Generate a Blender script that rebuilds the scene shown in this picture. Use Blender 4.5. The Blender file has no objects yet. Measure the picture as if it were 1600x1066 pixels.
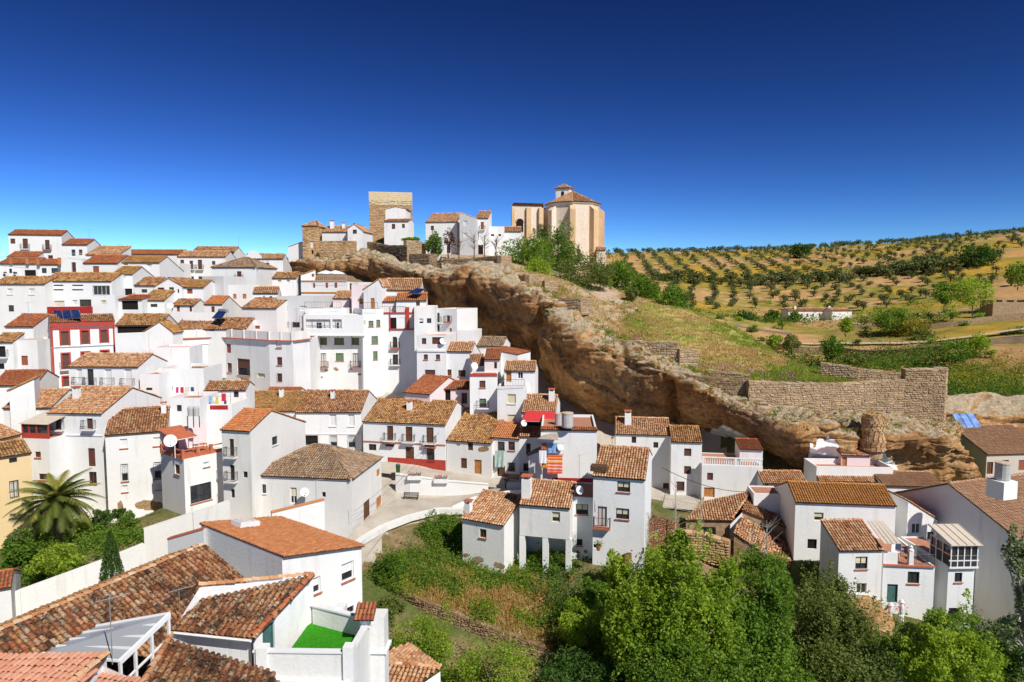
import bpy, math, random
import numpy as np
from mathutils import Vector, noise
sc = bpy.context.scene
COL = sc.collection
R = math.radians
random.seed(7)
rng = np.random.default_rng(7)
# ------------------------------------------------------------------ camera
F = 1600 * 24 / 36          # focal length in photo pixels
PT = R(4.5)                 # looking slightly down
CZ = 40.0                   # camera height above the gorge floor
cd = bpy.data.cameras.new('camera')
cam = bpy.data.objects.new('camera', cd)
COL.objects.link(cam)
cd.sensor_width = 36
cd.lens = 24
cd.clip_start = 0.5
cd.clip_end = 12000
cam.location = (0, 0, CZ)
cam.rotation_euler = (math.pi / 2 - PT, 0, 0)
sc.camera = cam
# ------------------------------------------------------------------ sky and sun
SUN_EL, SUN_AZ = R(46), R(38)     # azimuth: to the right of straight behind the camera
sdir = Vector((math.sin(SUN_AZ) * math.cos(SUN_EL), -math.cos(SUN_AZ) * math.cos(SUN_EL), math.sin(SUN_EL)))
world = bpy.data.worlds.new('World')
sc.world = world
world.use_nodes = True
wn = world.node_tree
bg = wn.nodes['Background']
sky = wn.nodes.new('ShaderNodeTexSky')
sky.sky_type = 'NISHITA'
sky.sun_disc = False
sky.sun_elevation = SUN_EL
sky.sun_rotation = math.pi - SUN_AZ   # sun direction in the sky: azimuth from +Y towards +X
sky.altitude = 3000
sky.air_density = 1.0
sky.dust_density = 0.0
sky.ozone_density = 6.0
gam = wn.nodes.new('ShaderNodeGamma')
gam.inputs[1].default_value = 2.25
mul = wn.nodes.new('ShaderNodeMix')
mul.data_type = 'RGBA'
mul.blend_type = 'MULTIPLY'
mul.inputs[0].default_value = 1.0
mul.inputs[7].default_value = (0.104, 0.091, 0.078, 1)
wn.links.new(sky.outputs[0], gam.inputs[0])
wn.links.new(gam.outputs[0], mul.inputs[6])
wn.links.new(mul.outputs[2], bg.inputs[0])
bg.inputs[1].default_value = 0.10
sl = bpy.data.lights.new('sun', 'SUN')
sl.energy = 4.2
sl.angle = R(0.5)
sl.color = (1.0, 0.955, 0.88)
so = bpy.data.objects.new('sun', sl)
COL.objects.link(so)
so.rotation_euler = (-sdir).to_track_quat('-Z', 'Y').to_euler()
so.location = (60, -40, 120)
vs = sc.view_settings
vs.view_transform = 'Standard'
vs.look = 'None'
vs.gamma = 1
vs.use_curve_mapping = False
vs.exposure = 0.38
sc.cycles.max_bounces = 8
sc.cycles.diffuse_bounces = 5
sc.cycles.transparent_max_bounces = 4
# ------------------------------------------------------------------ pixel <-> place
CAM = np.array([0.0, 0.0, CZ])
cp, sp = math.cos(PT), math.sin(PT)
def ray(px, py):
    u, v = (px - 800) / F, (533 - py) / F
    return np.array([u, cp + v * sp, -sp + v * cp])
def W(px, py, d):
    """the point seen at photo pixel (px, py), d metres ahead"""
    r = ray(px, py)
    return CAM + r * (d / r[1])
def proj(P):
    r = np.asarray(P, float) - CAM
    fw = r[1] * cp - r[2] * sp
    up = r[1] * sp + r[2] * cp
    return 800 + F * r[0] / fw, 533 - F * up / fw
def hit(px, py, o, n):
    r = ray(px, py)
    return CAM + r * (np.dot(o - CAM, n) / np.dot(r, n))
# ------------------------------------------------------------------ mesh builder
def top_loc(o):
    while o is not None and o.parent is not None:
        o = o.parent
    return np.array(o.location) if o is not None else np.zeros(3)
UP = np.array([0, 0, 1.0])
def unit(a):
    a = np.asarray(a, float)
    return a / (np.linalg.norm(a) + 1e-12)
class MB:
    def __init__(s):
        s.v, s.lv, s.lt, s.r, s.n = [], [], [], [], 0
    def add(s, V, Q, rnd=0.0):
        V = np.asarray(V, float).reshape(-1, 3)
        Q = np.asarray(Q, int)
        s.v.append(V)
        s.lv.append((Q + s.n).ravel())
        s.lt.append(np.full(len(Q), Q.shape[1], int))
        s.r.append(np.broadcast_to(np.asarray(rnd, float), (len(Q),)))
        s.n += len(V)
    def poly(s, pts, rnd=0.0):
        s.add(pts, [list(range(len(pts)))], rnd)
    def box(s, c, size, ux=(1, 0, 0), uy=None, uz=UP, rnd=0.0):
        ux = unit(ux); uz = unit(uz)
        uy = unit(np.cross(uz, ux)) if uy is None else unit(uy)
        c = np.asarray(c, float)
        h = np.asarray(size, float) / 2
        V = [c + ux * h[0] * i + uy * h[1] * j + uz * h[2] * k for k in (-1, 1) for j in (-1, 1) for i in (-1, 1)]
        s.add(V, [(0, 2, 3, 1), (4, 5, 7, 6), (0, 1, 5, 4), (1, 3, 7, 5), (3, 2, 6, 7), (2, 0, 4, 6)], rnd)
    def prism(s, pts, vec, rnd=0.0):
        n = len(pts)
        P = np.asarray(pts, float)
        s.poly(P[::-1], rnd)
        s.poly(P + vec, rnd)
        s.add(np.vstack([P, P + vec]), [(i, (i + 1) % n, (i + 1) % n + n, i + n) for i in range(n)], rnd)
    def tube(s, pts, rad, sides=5, rnd=0.0, cap=False):
        pts = np.asarray(pts, float)
        m = len(pts)
        rad = np.broadcast_to(np.asarray(rad, float), (m,))
        t = np.gradient(pts, axis=0) if m > 2 else np.repeat([pts[1] - pts[0]], 2, 0)
        t /= np.linalg.norm(t, axis=1)[:, None] + 1e-9
        ref = np.array([0, 0, 1.0]) if abs(t[0][2]) < .9 else np.array([1.0, 0, 0])
        V = []
        for i in range(m):
            a = unit(np.cross(t[i], ref)); b = np.cross(t[i], a)
            for k in range(sides):
                g = 2 * math.pi * k / sides
                V.append(pts[i] + rad[i] * (a * math.cos(g) + b * math.sin(g)))
        Q = [(i * sides + k, i * sides + (k + 1) % sides, (i + 1) * sides + (k + 1) % sides, (i + 1) * sides + k)
             for i in range(m - 1) for k in range(sides)]
        s.add(V, Q, rnd)
        if cap:
            s.poly(V[:sides][::-1], rnd); s.poly(V[-sides:], rnd)
    def lathe(s, c, prof, sides=12, rnd=0.0):
        c = np.asarray(c, float)
        V = [c + np.array([r * math.cos(2 * math.pi * k / sides), r * math.sin(2 * math.pi * k / sides), z])
             for r, z in prof for k in range(sides)]
        Q = [(i * sides + k, i * sides + (k + 1) % sides, (i + 1) * sides + (k + 1) % sides, (i + 1) * sides + k)
             for i in range(len(prof) - 1) for k in range(sides)]
        s.add(V, Q, rnd)
    def mesh(s, name, m, off=None, smooth=False):
        me = bpy.data.meshes.new(name)
        V = np.vstack(s.v)
        if off is not None:
            V = V - off
        lv = np.concatenate(s.lv); lt = np.concatenate(s.lt); rr = np.concatenate(s.r)
        me.vertices.add(len(V)); me.vertices.foreach_set('co', V.ravel())
        me.loops.add(len(lv)); me.loops.foreach_set('vertex_index', lv.astype(np.int32))
        me.polygons.add(len(lt))
        me.polygons.foreach_set('loop_start', np.concatenate([[0], np.cumsum(lt)[:-1]]).astype(np.int32))
        if smooth:
            me.polygons.foreach_set('use_smooth', np.ones(len(lt), bool))
        else:
            me.polygons.foreach_set('use_smooth', np.zeros(len(lt), bool))
        me.update(calc_edges=True)
        a = me.attributes.new('rnd', 'FLOAT', 'FACE')
        a.data.foreach_set('value', rr.astype(np.float32))
        me.materials.append(m)
        return me
    def build(s, name, m, parent=None, smooth=False, loc=None):
        """one object; top-level ones get their own origin"""
        if s.n == 0:
            return None
        if parent is not None:
            off = top_loc(parent)
        else:
            V = np.vstack(s.v)
            off = np.array(loc, float) if loc is not None else np.array([V[:, 0].mean(), V[:, 1].mean(), V[:, 2].min()])
        o = bpy.data.objects.new(name, s.mesh(name, m, off, smooth))
        COL.objects.link(o)
        if parent is not None:
            o.parent = parent
        else:
            o.location = off
        return o
def tag(o, label=None, cat=None, group=None, kind=None):
    if label: o['label'] = label
    if cat: o['category'] = cat
    if group: o['group'] = group
    if kind: o['kind'] = kind
    return o
def thing(name, label, cat, loc, group=None):
    o = bpy.data.objects.new(name, None)
    o.empty_display_size = 0.5
    COL.objects.link(o)
    o.location = loc
    return tag(o, label, cat, group)
def copy_tree(o, parent=None):
    c = o.copy()
    COL.objects.link(c)
    c.parent = parent
    for ch in list(o.children):
        copy_tree(ch, c)
    return c
# ------------------------------------------------------------------ materials
def nt(name, rough=0.9, spec=0.2):
    m = bpy.data.materials.new(name)
    m.use_nodes = True
    t = m.node_tree
    b = t.nodes['Principled BSDF']
    b.inputs['Roughness'].default_value = rough
    b.inputs['Specular IOR Level'].default_value = spec
    return m, t, b
def N(t, kind, **kw):
    n = t.nodes.new('ShaderNode' + kind)
    for k, v in kw.items():
        if k.startswith('i'):
            key = k[1:]
            n.inputs[int(key) if key.isdigit() else key].default_value = v
        else:
            setattr(n, k, v)
    return n
def ramp(t, fac, stops, interp='LINEAR'):
    r = t.nodes.new('ShaderNodeValToRGB')
    r.color_ramp.interpolation = interp
    e = r.color_ramp.elements
    while len(e) < len(stops):
        e.new(0.5)
    for i, (p, c) in enumerate(stops):
        e[i].position = p
        c = (c, c, c) if isinstance(c, (int, float)) else c
        e[i].color = (c[0], c[1], c[2], 1)
    t.links.new(fac, r.inputs[0])
    return r.outputs[0]
def noisef(t, scale, detail=4, rough=.55, coord=None, stretch=None, dist=0.0):
    """value noise in world space"""
    if coord is None:
        coord = t.nodes.new('ShaderNodeNewGeometry').outputs['Position']
    if stretch:
        mp = N(t, 'Mapping')
        mp.inputs['Scale'].default_value = stretch
        t.links.new(coord, mp.inputs[0]); coord = mp.outputs[0]
    n = N(t, 'TexNoise')
    n.inputs['Scale'].default_value = scale
    n.inputs['Detail'].default_value = detail
    n.inputs['Roughness'].default_value = rough
    n.inputs['Distortion'].default_value = dist
    t.links.new(coord, n.inputs['Vector'])
    return n.outputs[0]
def mix(t, fac, a, b, mode='MIX'):
    m = N(t, 'Mix', data_type='RGBA', blend_type=mode)
    for v, i in ((fac, 0), (a, 6), (b, 7)):
        if hasattr(v, 'is_linked') or hasattr(v, 'node'):
            t.links.new(v, m.inputs[i])
        else:
            m.inputs[i].default_value = v if i == 0 else (v[0], v[1], v[2], 1)
    return m.outputs[2]
def bump(t, b, h, strength, dist):
    n = N(t, 'Bump')
    n.inputs['Strength'].default_value = strength
    n.inputs['Distance'].default_value = dist
    t.links.new(h, n.inputs['Height'])
    t.links.new(n.outputs[0], b.inputs['Normal'])
def attr(t):
    """a random number per piece: face attribute, or per object for pieces that share a mesh"""
    a = N(t, 'Attribute', attribute_name='rnd')
    o = N(t, 'ObjectInfo')
    m = N(t, 'Math', operation='ADD')
    t.links.new(a.outputs['Fac'], m.inputs[0]); t.links.new(o.outputs['Random'], m.inputs[1])
    f = N(t, 'Math', operation='FRACT')
    t.links.new(m.outputs[0], f.inputs[0])
    return f.outputs[0]
M = {}
def plain(name, c, rough=.7, spec=.3, metal=0, var=.15, scale=3.0):
    m, t, b = nt(name, rough, spec)
    f = noisef(t, scale, 3)
    t.links.new(ramp(t, f, [(.3, [x * (1 - var) for x in c]), (.7, [min(1, x * (1 + var)) for x in c])]), b.inputs['Base Color'])
    b.inputs['Metallic'].default_value = metal
    M[name] = m
    return m
def plaster(name, c, dirt=(.45, .38, .30), amt=.25, rough_amt=.25):
    m, t, b = nt(name, .92, .1)
    base = ramp(t, noisef(t, .35, 5, .6), [(.3, [x * .93 for x in c]), (.65, c)])
    st = ramp(t, noisef(t, 1.0, 4, .6, stretch=(1.3, 1.3, .16)), [(.56, 0.0), (.78, 1.0)])
    col = mix(t, 1.0, base, base)
    mm = N(t, 'Math', operation='MULTIPLY'); mm.inputs[1].default_value = amt
    t.links.new(st, mm.inputs[0])
    col = mix(t, mm.outputs[0], base, dirt)
    sp_ = ramp(t, noisef(t, 2.6, 6, .7), [(.70, 0.0), (.76, 1.0)])
    m2 = N(t, 'Math', operation='MULTIPLY'); m2.inputs[1].default_value = amt * 1.3
    t.links.new(sp_, m2.inputs[0])
    col = mix(t, m2.outputs[0], col, [x * .75 for x in dirt])
    oi = N(t, 'ObjectInfo')
    col = mix(t, 1.0, col, ramp(t, oi.outputs['Random'], [(0, (.90, .885, .86)), (.4, (.97, .97, .96)), (1, (1, 1, 1))]), 'MULTIPLY')
    t.links.new(col, b.inputs['Base Color'])
    bump(t, b, noisef(t, 5, 5, .6), rough_amt, .06)
    M[name] = m
plaster('white', (.81, .81, .80), (.42, .38, .34), amt=.36, rough_amt=.35)
plaster('aged', (.79, .78, .75), (.36, .27, .18), amt=.34, rough_amt=.4)
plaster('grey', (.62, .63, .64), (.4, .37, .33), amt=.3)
plaster('pink', (.80, .69, .70), amt=.15)
plaster('cream', (.76, .57, .31), (.5, .33, .16), amt=.22)
plaster('beige', (.66, .58, .50), amt=.15)
plaster('chalk', (.86, .86, .84), (.25, .15, .10), amt=.45, rough_amt=.8)
def tiles(name, stops, dirt, damt, patch=.5):
    m, t, b = nt(name, .85, .15)
    a = attr(t)
    col = ramp(t, a, stops)
    d1 = ramp(t, noisef(t, patch, 5, .65), [(.42, 0.0), (.66, 1.0)])
    d2 = ramp(t, noisef(t, 7.0, 4, .7), [(.40, 0.0), (.72, 1.0)])
    mm = N(t, 'Math', operation='MULTIPLY_ADD'); mm.inputs[1].default_value = .55;
    t.links.new(d1, mm.inputs[0]); t.links.new(d2, mm.inputs[2])
    m2 = N(t, 'Math', operation='MULTIPLY'); m2.inputs[1].default_value = damt; m2.use_clamp = True
    t.links.new(mm.outputs[0], m2.inputs[0])
    col = mix(t, m2.outputs[0], col, dirt)
    t.links.new(col, b.inputs['Base Color'])
    bump(t, b, noisef(t, 18, 4, .7), .35, .03)
    M[name] = m
DK = (.045, .028, .02)
tiles('tile_fore', [(0, (.16, .06, .03)), (.16, (.40, .155, .065)), (.4, (.52, .25, .11)), (.6, (.60, .37, .20)), (.75, (.40, .12, .05)), (.88, (.64, .47, .30)), (1, (.07, .04, .03))], (.035, .022, .016), 1.1)
tiles('tile_old', [(0, (.24, .09, .035)), (.18, (.50, .20, .075)), (.4, (.60, .29, .12)), (.6, (.68, .42, .22)), (.75, (.46, .14, .055)), (.9, (.70, .50, .30)), (1, (.16, .08, .045))], DK, .55)
tiles('tile_brown', [(0, (.22, .10, .04)), (.2, (.46, .21, .075)), (.45, (.60, .32, .115)), (.68, (.66, .42, .18)), (.84, (.50, .17, .06)), (1, (.68, .50, .28))], DK, .50)
tiles('tile_ochre', [(0, (.30, .15, .05)), (.3, (.46, .26, .08)), (.55, (.55, .30, .10)), (.8, (.50, .20, .07)), (1, (.60, .42, .22))], (.10, .065, .03), .55)
tiles('tile_orange', [(0, (.50, .17, .06)), (.4, (.62, .24, .09)), (.7, (.66, .29, .12)), (1, (.56, .20, .07))], (.25, .09, .04), .30)
tiles('tile_grey', [(0, (.22, .14, .09)), (.3, (.33, .22, .14)), (.55, (.40, .29, .20)), (.75, (.42, .24, .10)), (1, (.45, .36, .27))], (.07, .055, .045), .45)
tiles('tile_red', [(0, (.38, .10, .045)), (.5, (.48, .15, .06)), (1, (.52, .22, .10))], (.14, .05, .03), .45)
tiles('tile_dry', [(0, (.44, .19, .085)), (.3, (.62, .32, .15)), (.55, (.72, .47, .27)), (.75, (.54, .20, .08)), (.9, (.76, .56, .37)), (1, (.30, .12, .06))], (.10, .06, .035), .36)
tiles('tile_flat', [(0, (.40, .15, .06)), (.5, (.46, .185, .075)), (1, (.52, .23, .10))], (.28, .10, .045), .35)
tiles('tile_salmon', [(0, (.60, .27, .17)), (.5, (.66, .32, .21)), (1, (.70, .37, .25))], (.42, .18, .11), .4)
tiles('tile_tan', [(0, (.42, .24, .14)), (.5, (.50, .30, .18)), (1, (.56, .35, .22))], (.26, .14, .085), .4)
tiles('tile_mustard', [(0, (.42, .18, .05)), (.5, (.48, .22, .065)), (1, (.53, .26, .085))], (.26, .10, .03), .35)
plain('mortar', (.11, .065, .04), .95, .05, var=.5, scale=6)
plain('terracotta', (.46, .14, .07), .75, .2)
plain('redpaint', (.42, .055, .035), .7, .25)
plain('redwall', (.36, .03, .025), .8, .2)
plain('wood', (.13, .055, .028), .6, .3, var=.3)
plain('oakwood', (.46, .20, .06), .55, .3, var=.2)
plain('blind_brown', (.12, .045, .03), .6, .3)
plain('blind_red', (.30, .08, .04), .6, .3)
plain('blind_white', (.70, .69, .66), .6, .3, var=.05)
plain('blind_cream', (.62, .55, .38), .6, .3, var=.06)
plain('blind_green', (.12, .20, .10), .6, .3)
plain('teal', (.06, .14, .13), .6, .3)
plain('whiteframe', (.75, .75, .75), .5, .4, var=.04)
plain('iron', (.035, .035, .038), .5, .4)
plain('greymetal', (.42, .43, .44), .45, .5, metal=.6)
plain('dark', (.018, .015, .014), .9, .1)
plain('curtain', (.55, .54, .50), .9, .1)
plain('redfabric', (.55, .045, .05), .85, .1, var=.1)
plain('beigepanel', (.58, .50, .40), .7, .2, var=.08)
plain('asbestos', (.38, .32, .25), .85, .1, var=.2)
plain('fibre', (.45, .44, .42), .8, .2, var=.1)
plain('floor_tile', (.42, .20, .13), .8, .2, var=.15)
plain('orange_paint', (.70, .27, .05), .7, .2)
plain('bluefabric', (.22, .38, .62), .9, .1)
plain('greenfabric', (.42, .56, .50), .9, .1)
plain('whitefabric', (.78, .78, .80), .9, .1, var=.04)
plain('magenta', (.60, .04, .22), .9, .1)
plain('yellowfabric', (.60, .52, .06), .9, .1)
plain('blackfabric', (.03, .03, .04), .9, .1)
plain('skin', (.50, .28, .19), .6, .3, var=.05)
plain('denim', (.05, .08, .16), .9, .1)
plain('hair', (.03, .018, .012), .7, .3)
plain('purple', (.42, .10, .36), .9, .1)
plain('poppy', (.62, .05, .02), .9, .1)
def glass(name, c):
    m, t, b = nt(name, .06, .7)
    t.links.new(ramp(t, noisef(t, 1.3, 2), [(.35, c), (.65, [x * 2.0 for x in c])]), b.inputs['Base Color'])
    M[name] = m
glass('glass', (.020, .022, .026))
glass('solar', (.010, .022, .075))
glass('solar_pale', (.13, .22, .46))
m, t, b = nt('canopy_glass', .22, .5)
b.inputs['Base Color'].default_value = (.30, .32, .34, 1)
M['canopy_glass'] = m
def stones(name, stops, dirt=(.07, .05, .035), damt=.4):
    m, t, b = nt(name, .95, .05)
    col = ramp(t, attr(t), stops)
    d = ramp(t, noisef(t, .5, 6, .7), [(.45, 0.0), (.7, 1.0)])
    mm = N(t, 'Math', operation='MULTIPLY'); mm.inputs[1].default_value = damt
    t.links.new(d, mm.inputs[0])
    t.links.new(mix(t, mm.outputs[0], col, dirt), b.inputs['Base Color'])
    bump(t, b, noisef(t, 6, 6, .7), .6, .08)
    M[name] = m
stones('stone', [(0, (.34, .23, .13)), (.4, (.46, .33, .20)), (.7, (.54, .41, .27)), (1, (.42, .29, .19))])
stones('stone_warm', [(0, (.42, .24, .11)), (.5, (.54, .34, .17)), (1, (.60, .43, .25))], (.16, .09, .05), .45)
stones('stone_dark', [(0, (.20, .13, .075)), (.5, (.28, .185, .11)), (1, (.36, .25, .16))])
stones('brick', [(0, (.34, .12, .06)), (.5, (.45, .19, .09)), (1, (.52, .26, .14))])
plain('stonebase', (.34, .24, .145), .95, .05, var=.3, scale=2)
def churchstone(name, a, b_, c):
    m, t, b = nt(name, .93, .08)
    f = noisef(t, .22, 6, .65, stretch=(1, 1, .45))
    col = ramp(t, f, [(.30, a), (.5, b_), (.72, c)])
    br = N(t, 'TexBrick')
    mp = N(t, 'TexCoord')
    g = ramp(t, noisef(t, 1.6, 5, .7), [(.5, 0.0), (.8, .5)])
    t.links.new(mix(t, g, col, [x * .62 for x in a]), b.inputs['Base Color'])
    t.nodes.remove(br); t.nodes.remove(mp)
    bump(t, b, noisef(t, 2.2, 6, .7), .5, .1)
    M[name] = m
churchstone('church_wall', (.62, .50, .39), (.71, .60, .48), (.76, .66, .55))
churchstone('church_orange', (.58, .36, .18), (.66, .46, .27), (.72, .57, .41))
churchstone('tower_new', (.60, .47, .28), (.66, .53, .33), (.70, .58, .38))
m, t, b = nt('rock', .95, .05)
f1 = noisef(t, .12, 9, .68, dist=.5)
col = ramp(t, f1, [(.30, (.16, .075, .032)), (.42, (.40, .20, .08)), (.54, (.60, .33, .135)), (.68, (.70, .43, .20))])
gw = ramp(t, noisef(t, .07, 6, .65), [(.52, 0.0), (.70, .7)])
col = mix(t, gw, col, (.36, .27, .19))
streak = ramp(t, noisef(t, .30, 6, .72, stretch=(1, 1, .14)), [(.52, 0.0), (.68, .8)])
col = mix(t, streak, col, (.10, .065, .045))
og = ramp(t, noisef(t, .16, 5, .6, stretch=(1, 1, .4)), [(.56, 0.0), (.70, .7)])
col = mix(t, og, col, (.62, .33, .12))
g = t.nodes.new('ShaderNodeNewGeometry')
sx = N(t, 'SeparateXYZ'); t.links.new(g.outputs['Normal'], sx.inputs[0])
addn = N(t, 'Math', operation='MULTIPLY_ADD'); addn.inputs[1].default_value = .6
t.links.new(noisef(t, .7, 6, .7), addn.inputs[0]); t.links.new(sx.outputs[2], addn.inputs[2])
top = ramp(t, addn.outputs[0], [(.75, 0.0), (1.05, .9)])
col = mix(t, top, col, (.56, .46, .32))
grit = ramp(t, noisef(t, 1.5, 9, .78), [(.32, .38), (.60, 1.1)])
col = mix(t, 1.0, col, grit, 'MULTIPLY')
t.links.new(col, b.inputs['Base Color'])
bump(t, b, noisef(t, .9, 10, .74, stretch=(.7, .7, 1.5)), 1.0, .8)
M['rock'] = m
m, t, b = nt('rock_sandy', .95, .05)
col = ramp(t, noisef(t, .16, 8, .65, dist=.5), [(.28, (.24, .12, .05)), (.45, (.44, .25, .11)), (.6, (.56, .36, .18)), (.75, (.50, .38, .25))])
grit = ramp(t, noisef(t, 1.2, 8, .75), [(.3, .5), (.6, 1.1)])
t.links.new(mix(t, 1.0, col, grit, 'MULTIPLY'), b.inputs['Base Color'])
bump(t, b, noisef(t, 1.0, 9, .7), .9, .5)
M['rock_sandy'] = m
def soil(name, stops, scale=.12, fine=1.8):
    m, t, b = nt(name, .97, .03)
    col = ramp(t, noisef(t, scale, 7, .62), stops)
    gr = ramp(t, noisef(t, fine, 7, .75), [(.3, .55), (.65, 1.15)])
    t.links.new(mix(t, 1.0, col, gr, 'MULTIPLY'), b.inputs['Base Color'])
    bump(t, b, noisef(t, fine, 6, .7), .6, .2)
    M[name] = m
soil('ground', [(.3, (.14, .13, .05)), (.45, (.10, .13, .035)), (.6, (.28, .19, .11)), (.75, (.12, .14, .04))])
soil('garden_soil', [(.3, (.34, .19, .09)), (.48, (.42, .26, .13)), (.6, (.16, .17, .05)), (.75, (.09, .13, .03))], .22)
soil('grassy', [(.28, (.46, .29, .11)), (.40, (.50, .38, .15)), (.50, (.32, .34, .08)), (.68, (.24, .32, .05)), (.8, (.52, .40, .17))], .10)
soil('stony', [(.3, (.40, .28, .18)), (.45, (.52, .40, .29)), (.6, (.38, .25, .13)), (.72, (.22, .22, .08))], .2)
soil('lawn_green', [(.3, (.03, .08, .015)), (.6, (.06, .13, .025))], .6)
m, t, b = nt('hill_earth', .97, .03)
col = ramp(t, noisef(t, .016, 7, .66), [(.28, (.50, .27, .05)), (.40, (.44, .28, .05)), (.48, (.24, .22, .045)), (.56, (.50, .30, .14)), (.66, (.50, .28, .09)), (.78, (.24, .23, .05))])
gr = ramp(t, noisef(t, .15, 8, .7), [(.3, .65), (.65, 1.12)])
col = mix(t, 1.0, col, gr, 'MULTIPLY')
ps = t.nodes.new('ShaderNodeNewGeometry')
sx = N(t, 'SeparateXYZ'); t.links.new(ps.outputs['Position'], sx.inputs[0])
mr = N(t, 'MapRange'); mr.inputs[1].default_value = 150; mr.inputs[2].default_value = 200
t.links.new(sx.outputs[1], mr.inputs[0])
near = ramp(t, noisef(t, .13, 7, .62), [(.3, (.17, .115, .065)), (.5, (.25, .17, .095)), (.7, (.11, .12, .04))])
col = mix(t, mr.outputs[0], near, col)
t.links.new(col, b.inputs['Base Color'])
bump(t, b, noisef(t, .5, 6, .7), .5, .3)
M['hill_earth'] = m
m, t, b = nt('concrete', .9, .15)
col = ramp(t, noisef(t, .5, 6, .6), [(.3, (.40, .35, .29)), (.6, (.50, .45, .38))])
t.links.new(mix(t, 1.0, col, ramp(t, noisef(t, 6, 5, .7), [(.3, .8), (.7, 1.06)]), 'MULTIPLY'), b.inputs['Base Color'])
bump(t, b, noisef(t, 8, 4), .2, .02)
M['concrete'] = m
plain('artificial_grass', (.035, .22, .012), .95, .05, var=.25, scale=9)
def leaf(name, stops, trans=.35):
    m, t, b = nt(name, .6, .25)
    col = ramp(t, attr(t), stops)
    t.links.new(col, b.inputs['Base Color'])
    tr = N(t, 'BsdfTranslucent')
    mx = N(t, 'MixShader'); mx.inputs[0].default_value = trans
    t.links.new(mix(t, 1.0, col, (1.25, 1.35, .7), 'MULTIPLY'), tr.inputs[0])
    t.links.new(b.outputs[0], mx.inputs[1]); t.links.new(tr.outputs[0], mx.inputs[2])
    t.links.new(mx.outputs[0], t.nodes['Material Output'].inputs[0])
    M[name] = m
leaf('leaf_bright', [(0, (.16, .25, .02)), (.5, (.28, .39, .035)), (1, (.40, .49, .06))], .5)
leaf('leaf_mid', [(0, (.075, .15, .016)), (.5, (.14, .245, .027)), (1, (.23, .34, .042))], .48)
leaf('leaf_dark', [(0, (.035, .08, .014)), (.5, (.06, .13, .02)), (1, (.11, .19, .032))], .4)
leaf('leaf_olive', [(0, (.10, .14, .028)), (.5, (.165, .21, .045)), (1, (.25, .28, .08))], .45)
leaf('leaf_grove', [(0, (.08, .10, .030)), (.5, (.115, .14, .042)), (1, (.17, .19, .07))], .3)
leaf('leaf_yellow', [(0, (.15, .16, .02)), (.5, (.26, .24, .03)), (1, (.40, .32, .04))])
leaf('leaf_pale', [(0, (.16, .20, .09)), (.5, (.26, .31, .15)), (1, (.36, .40, .24))])
leaf('leaf_red', [(0, (.10, .03, .02)), (.5, (.16, .06, .035)), (1, (.20, .10, .05))])
leaf('grass_dry', [(0, (.40, .27, .09)), (.35, (.52, .37, .14)), (.6, (.46, .25, .09)), (1, (.60, .47, .22))], .3)
leaf('grass_green', [(0, (.20, .26, .03)), (.5, (.32, .37, .05)), (1, (.46, .45, .11))], .4)
leaf('frond', [(0, (.07, .10, .018)), (.5, (.14, .17, .03)), (1, (.30, .26, .05))], .3)
leaf('weed_mix', [(0, (.34, .18, .05)), (.3, (.46, .29, .09)), (.5, (.22, .29, .03)), (.75, (.14, .24, .025)), (1, (.38, .36, .08))], .4)
plain('bark', (.17, .12, .085), .95, .05, var=.35, scale=8)
plain('bark_pale', (.38, .34, .29), .95, .05, var=.25, scale=8)
def stripes(name):
    m, t, b = nt(name, .9, .1)
    tc = N(t, 'TexCoord')
    sx_ = N(t, 'SeparateXYZ'); t.links.new(tc.outputs['Object'], sx_.inputs[0])
    mm = N(t, 'Math', operation='MULTIPLY'); mm.inputs[1].default_value = .55; t.links.new(sx_.outputs[2], mm.inputs[0])
    fr = N(t, 'Math', operation='FRACT'); t.links.new(mm.outputs[0], fr.inputs[0])
    st = [(0, (.75, .10, .03)), (.10, (.80, .30, .08)), (.18, (.60, .04, .25)), (.26, (.85, .50, .30)), (.36, (.75, .12, .03)), (.46, (.80, .55, .40)), (.55, (.65, .05, .20)), (.64, (.85, .35, .08)), (.74, (.80, .60, .45)), (.82, (.75, .10, .03)), (.92, (.85, .40, .12))]
    t.links.new(ramp(t, fr.outputs[0], st, 'CONSTANT'), b.inputs['Base Color'])
    M[name] = m
stripes('striped_towel')
plain('rustpatch', (.30, .20, .11), .95, .05, var=.4, scale=4)
plain('stone_pale', (.52, .42, .31), .95, .05, var=.25, scale=3)
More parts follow.
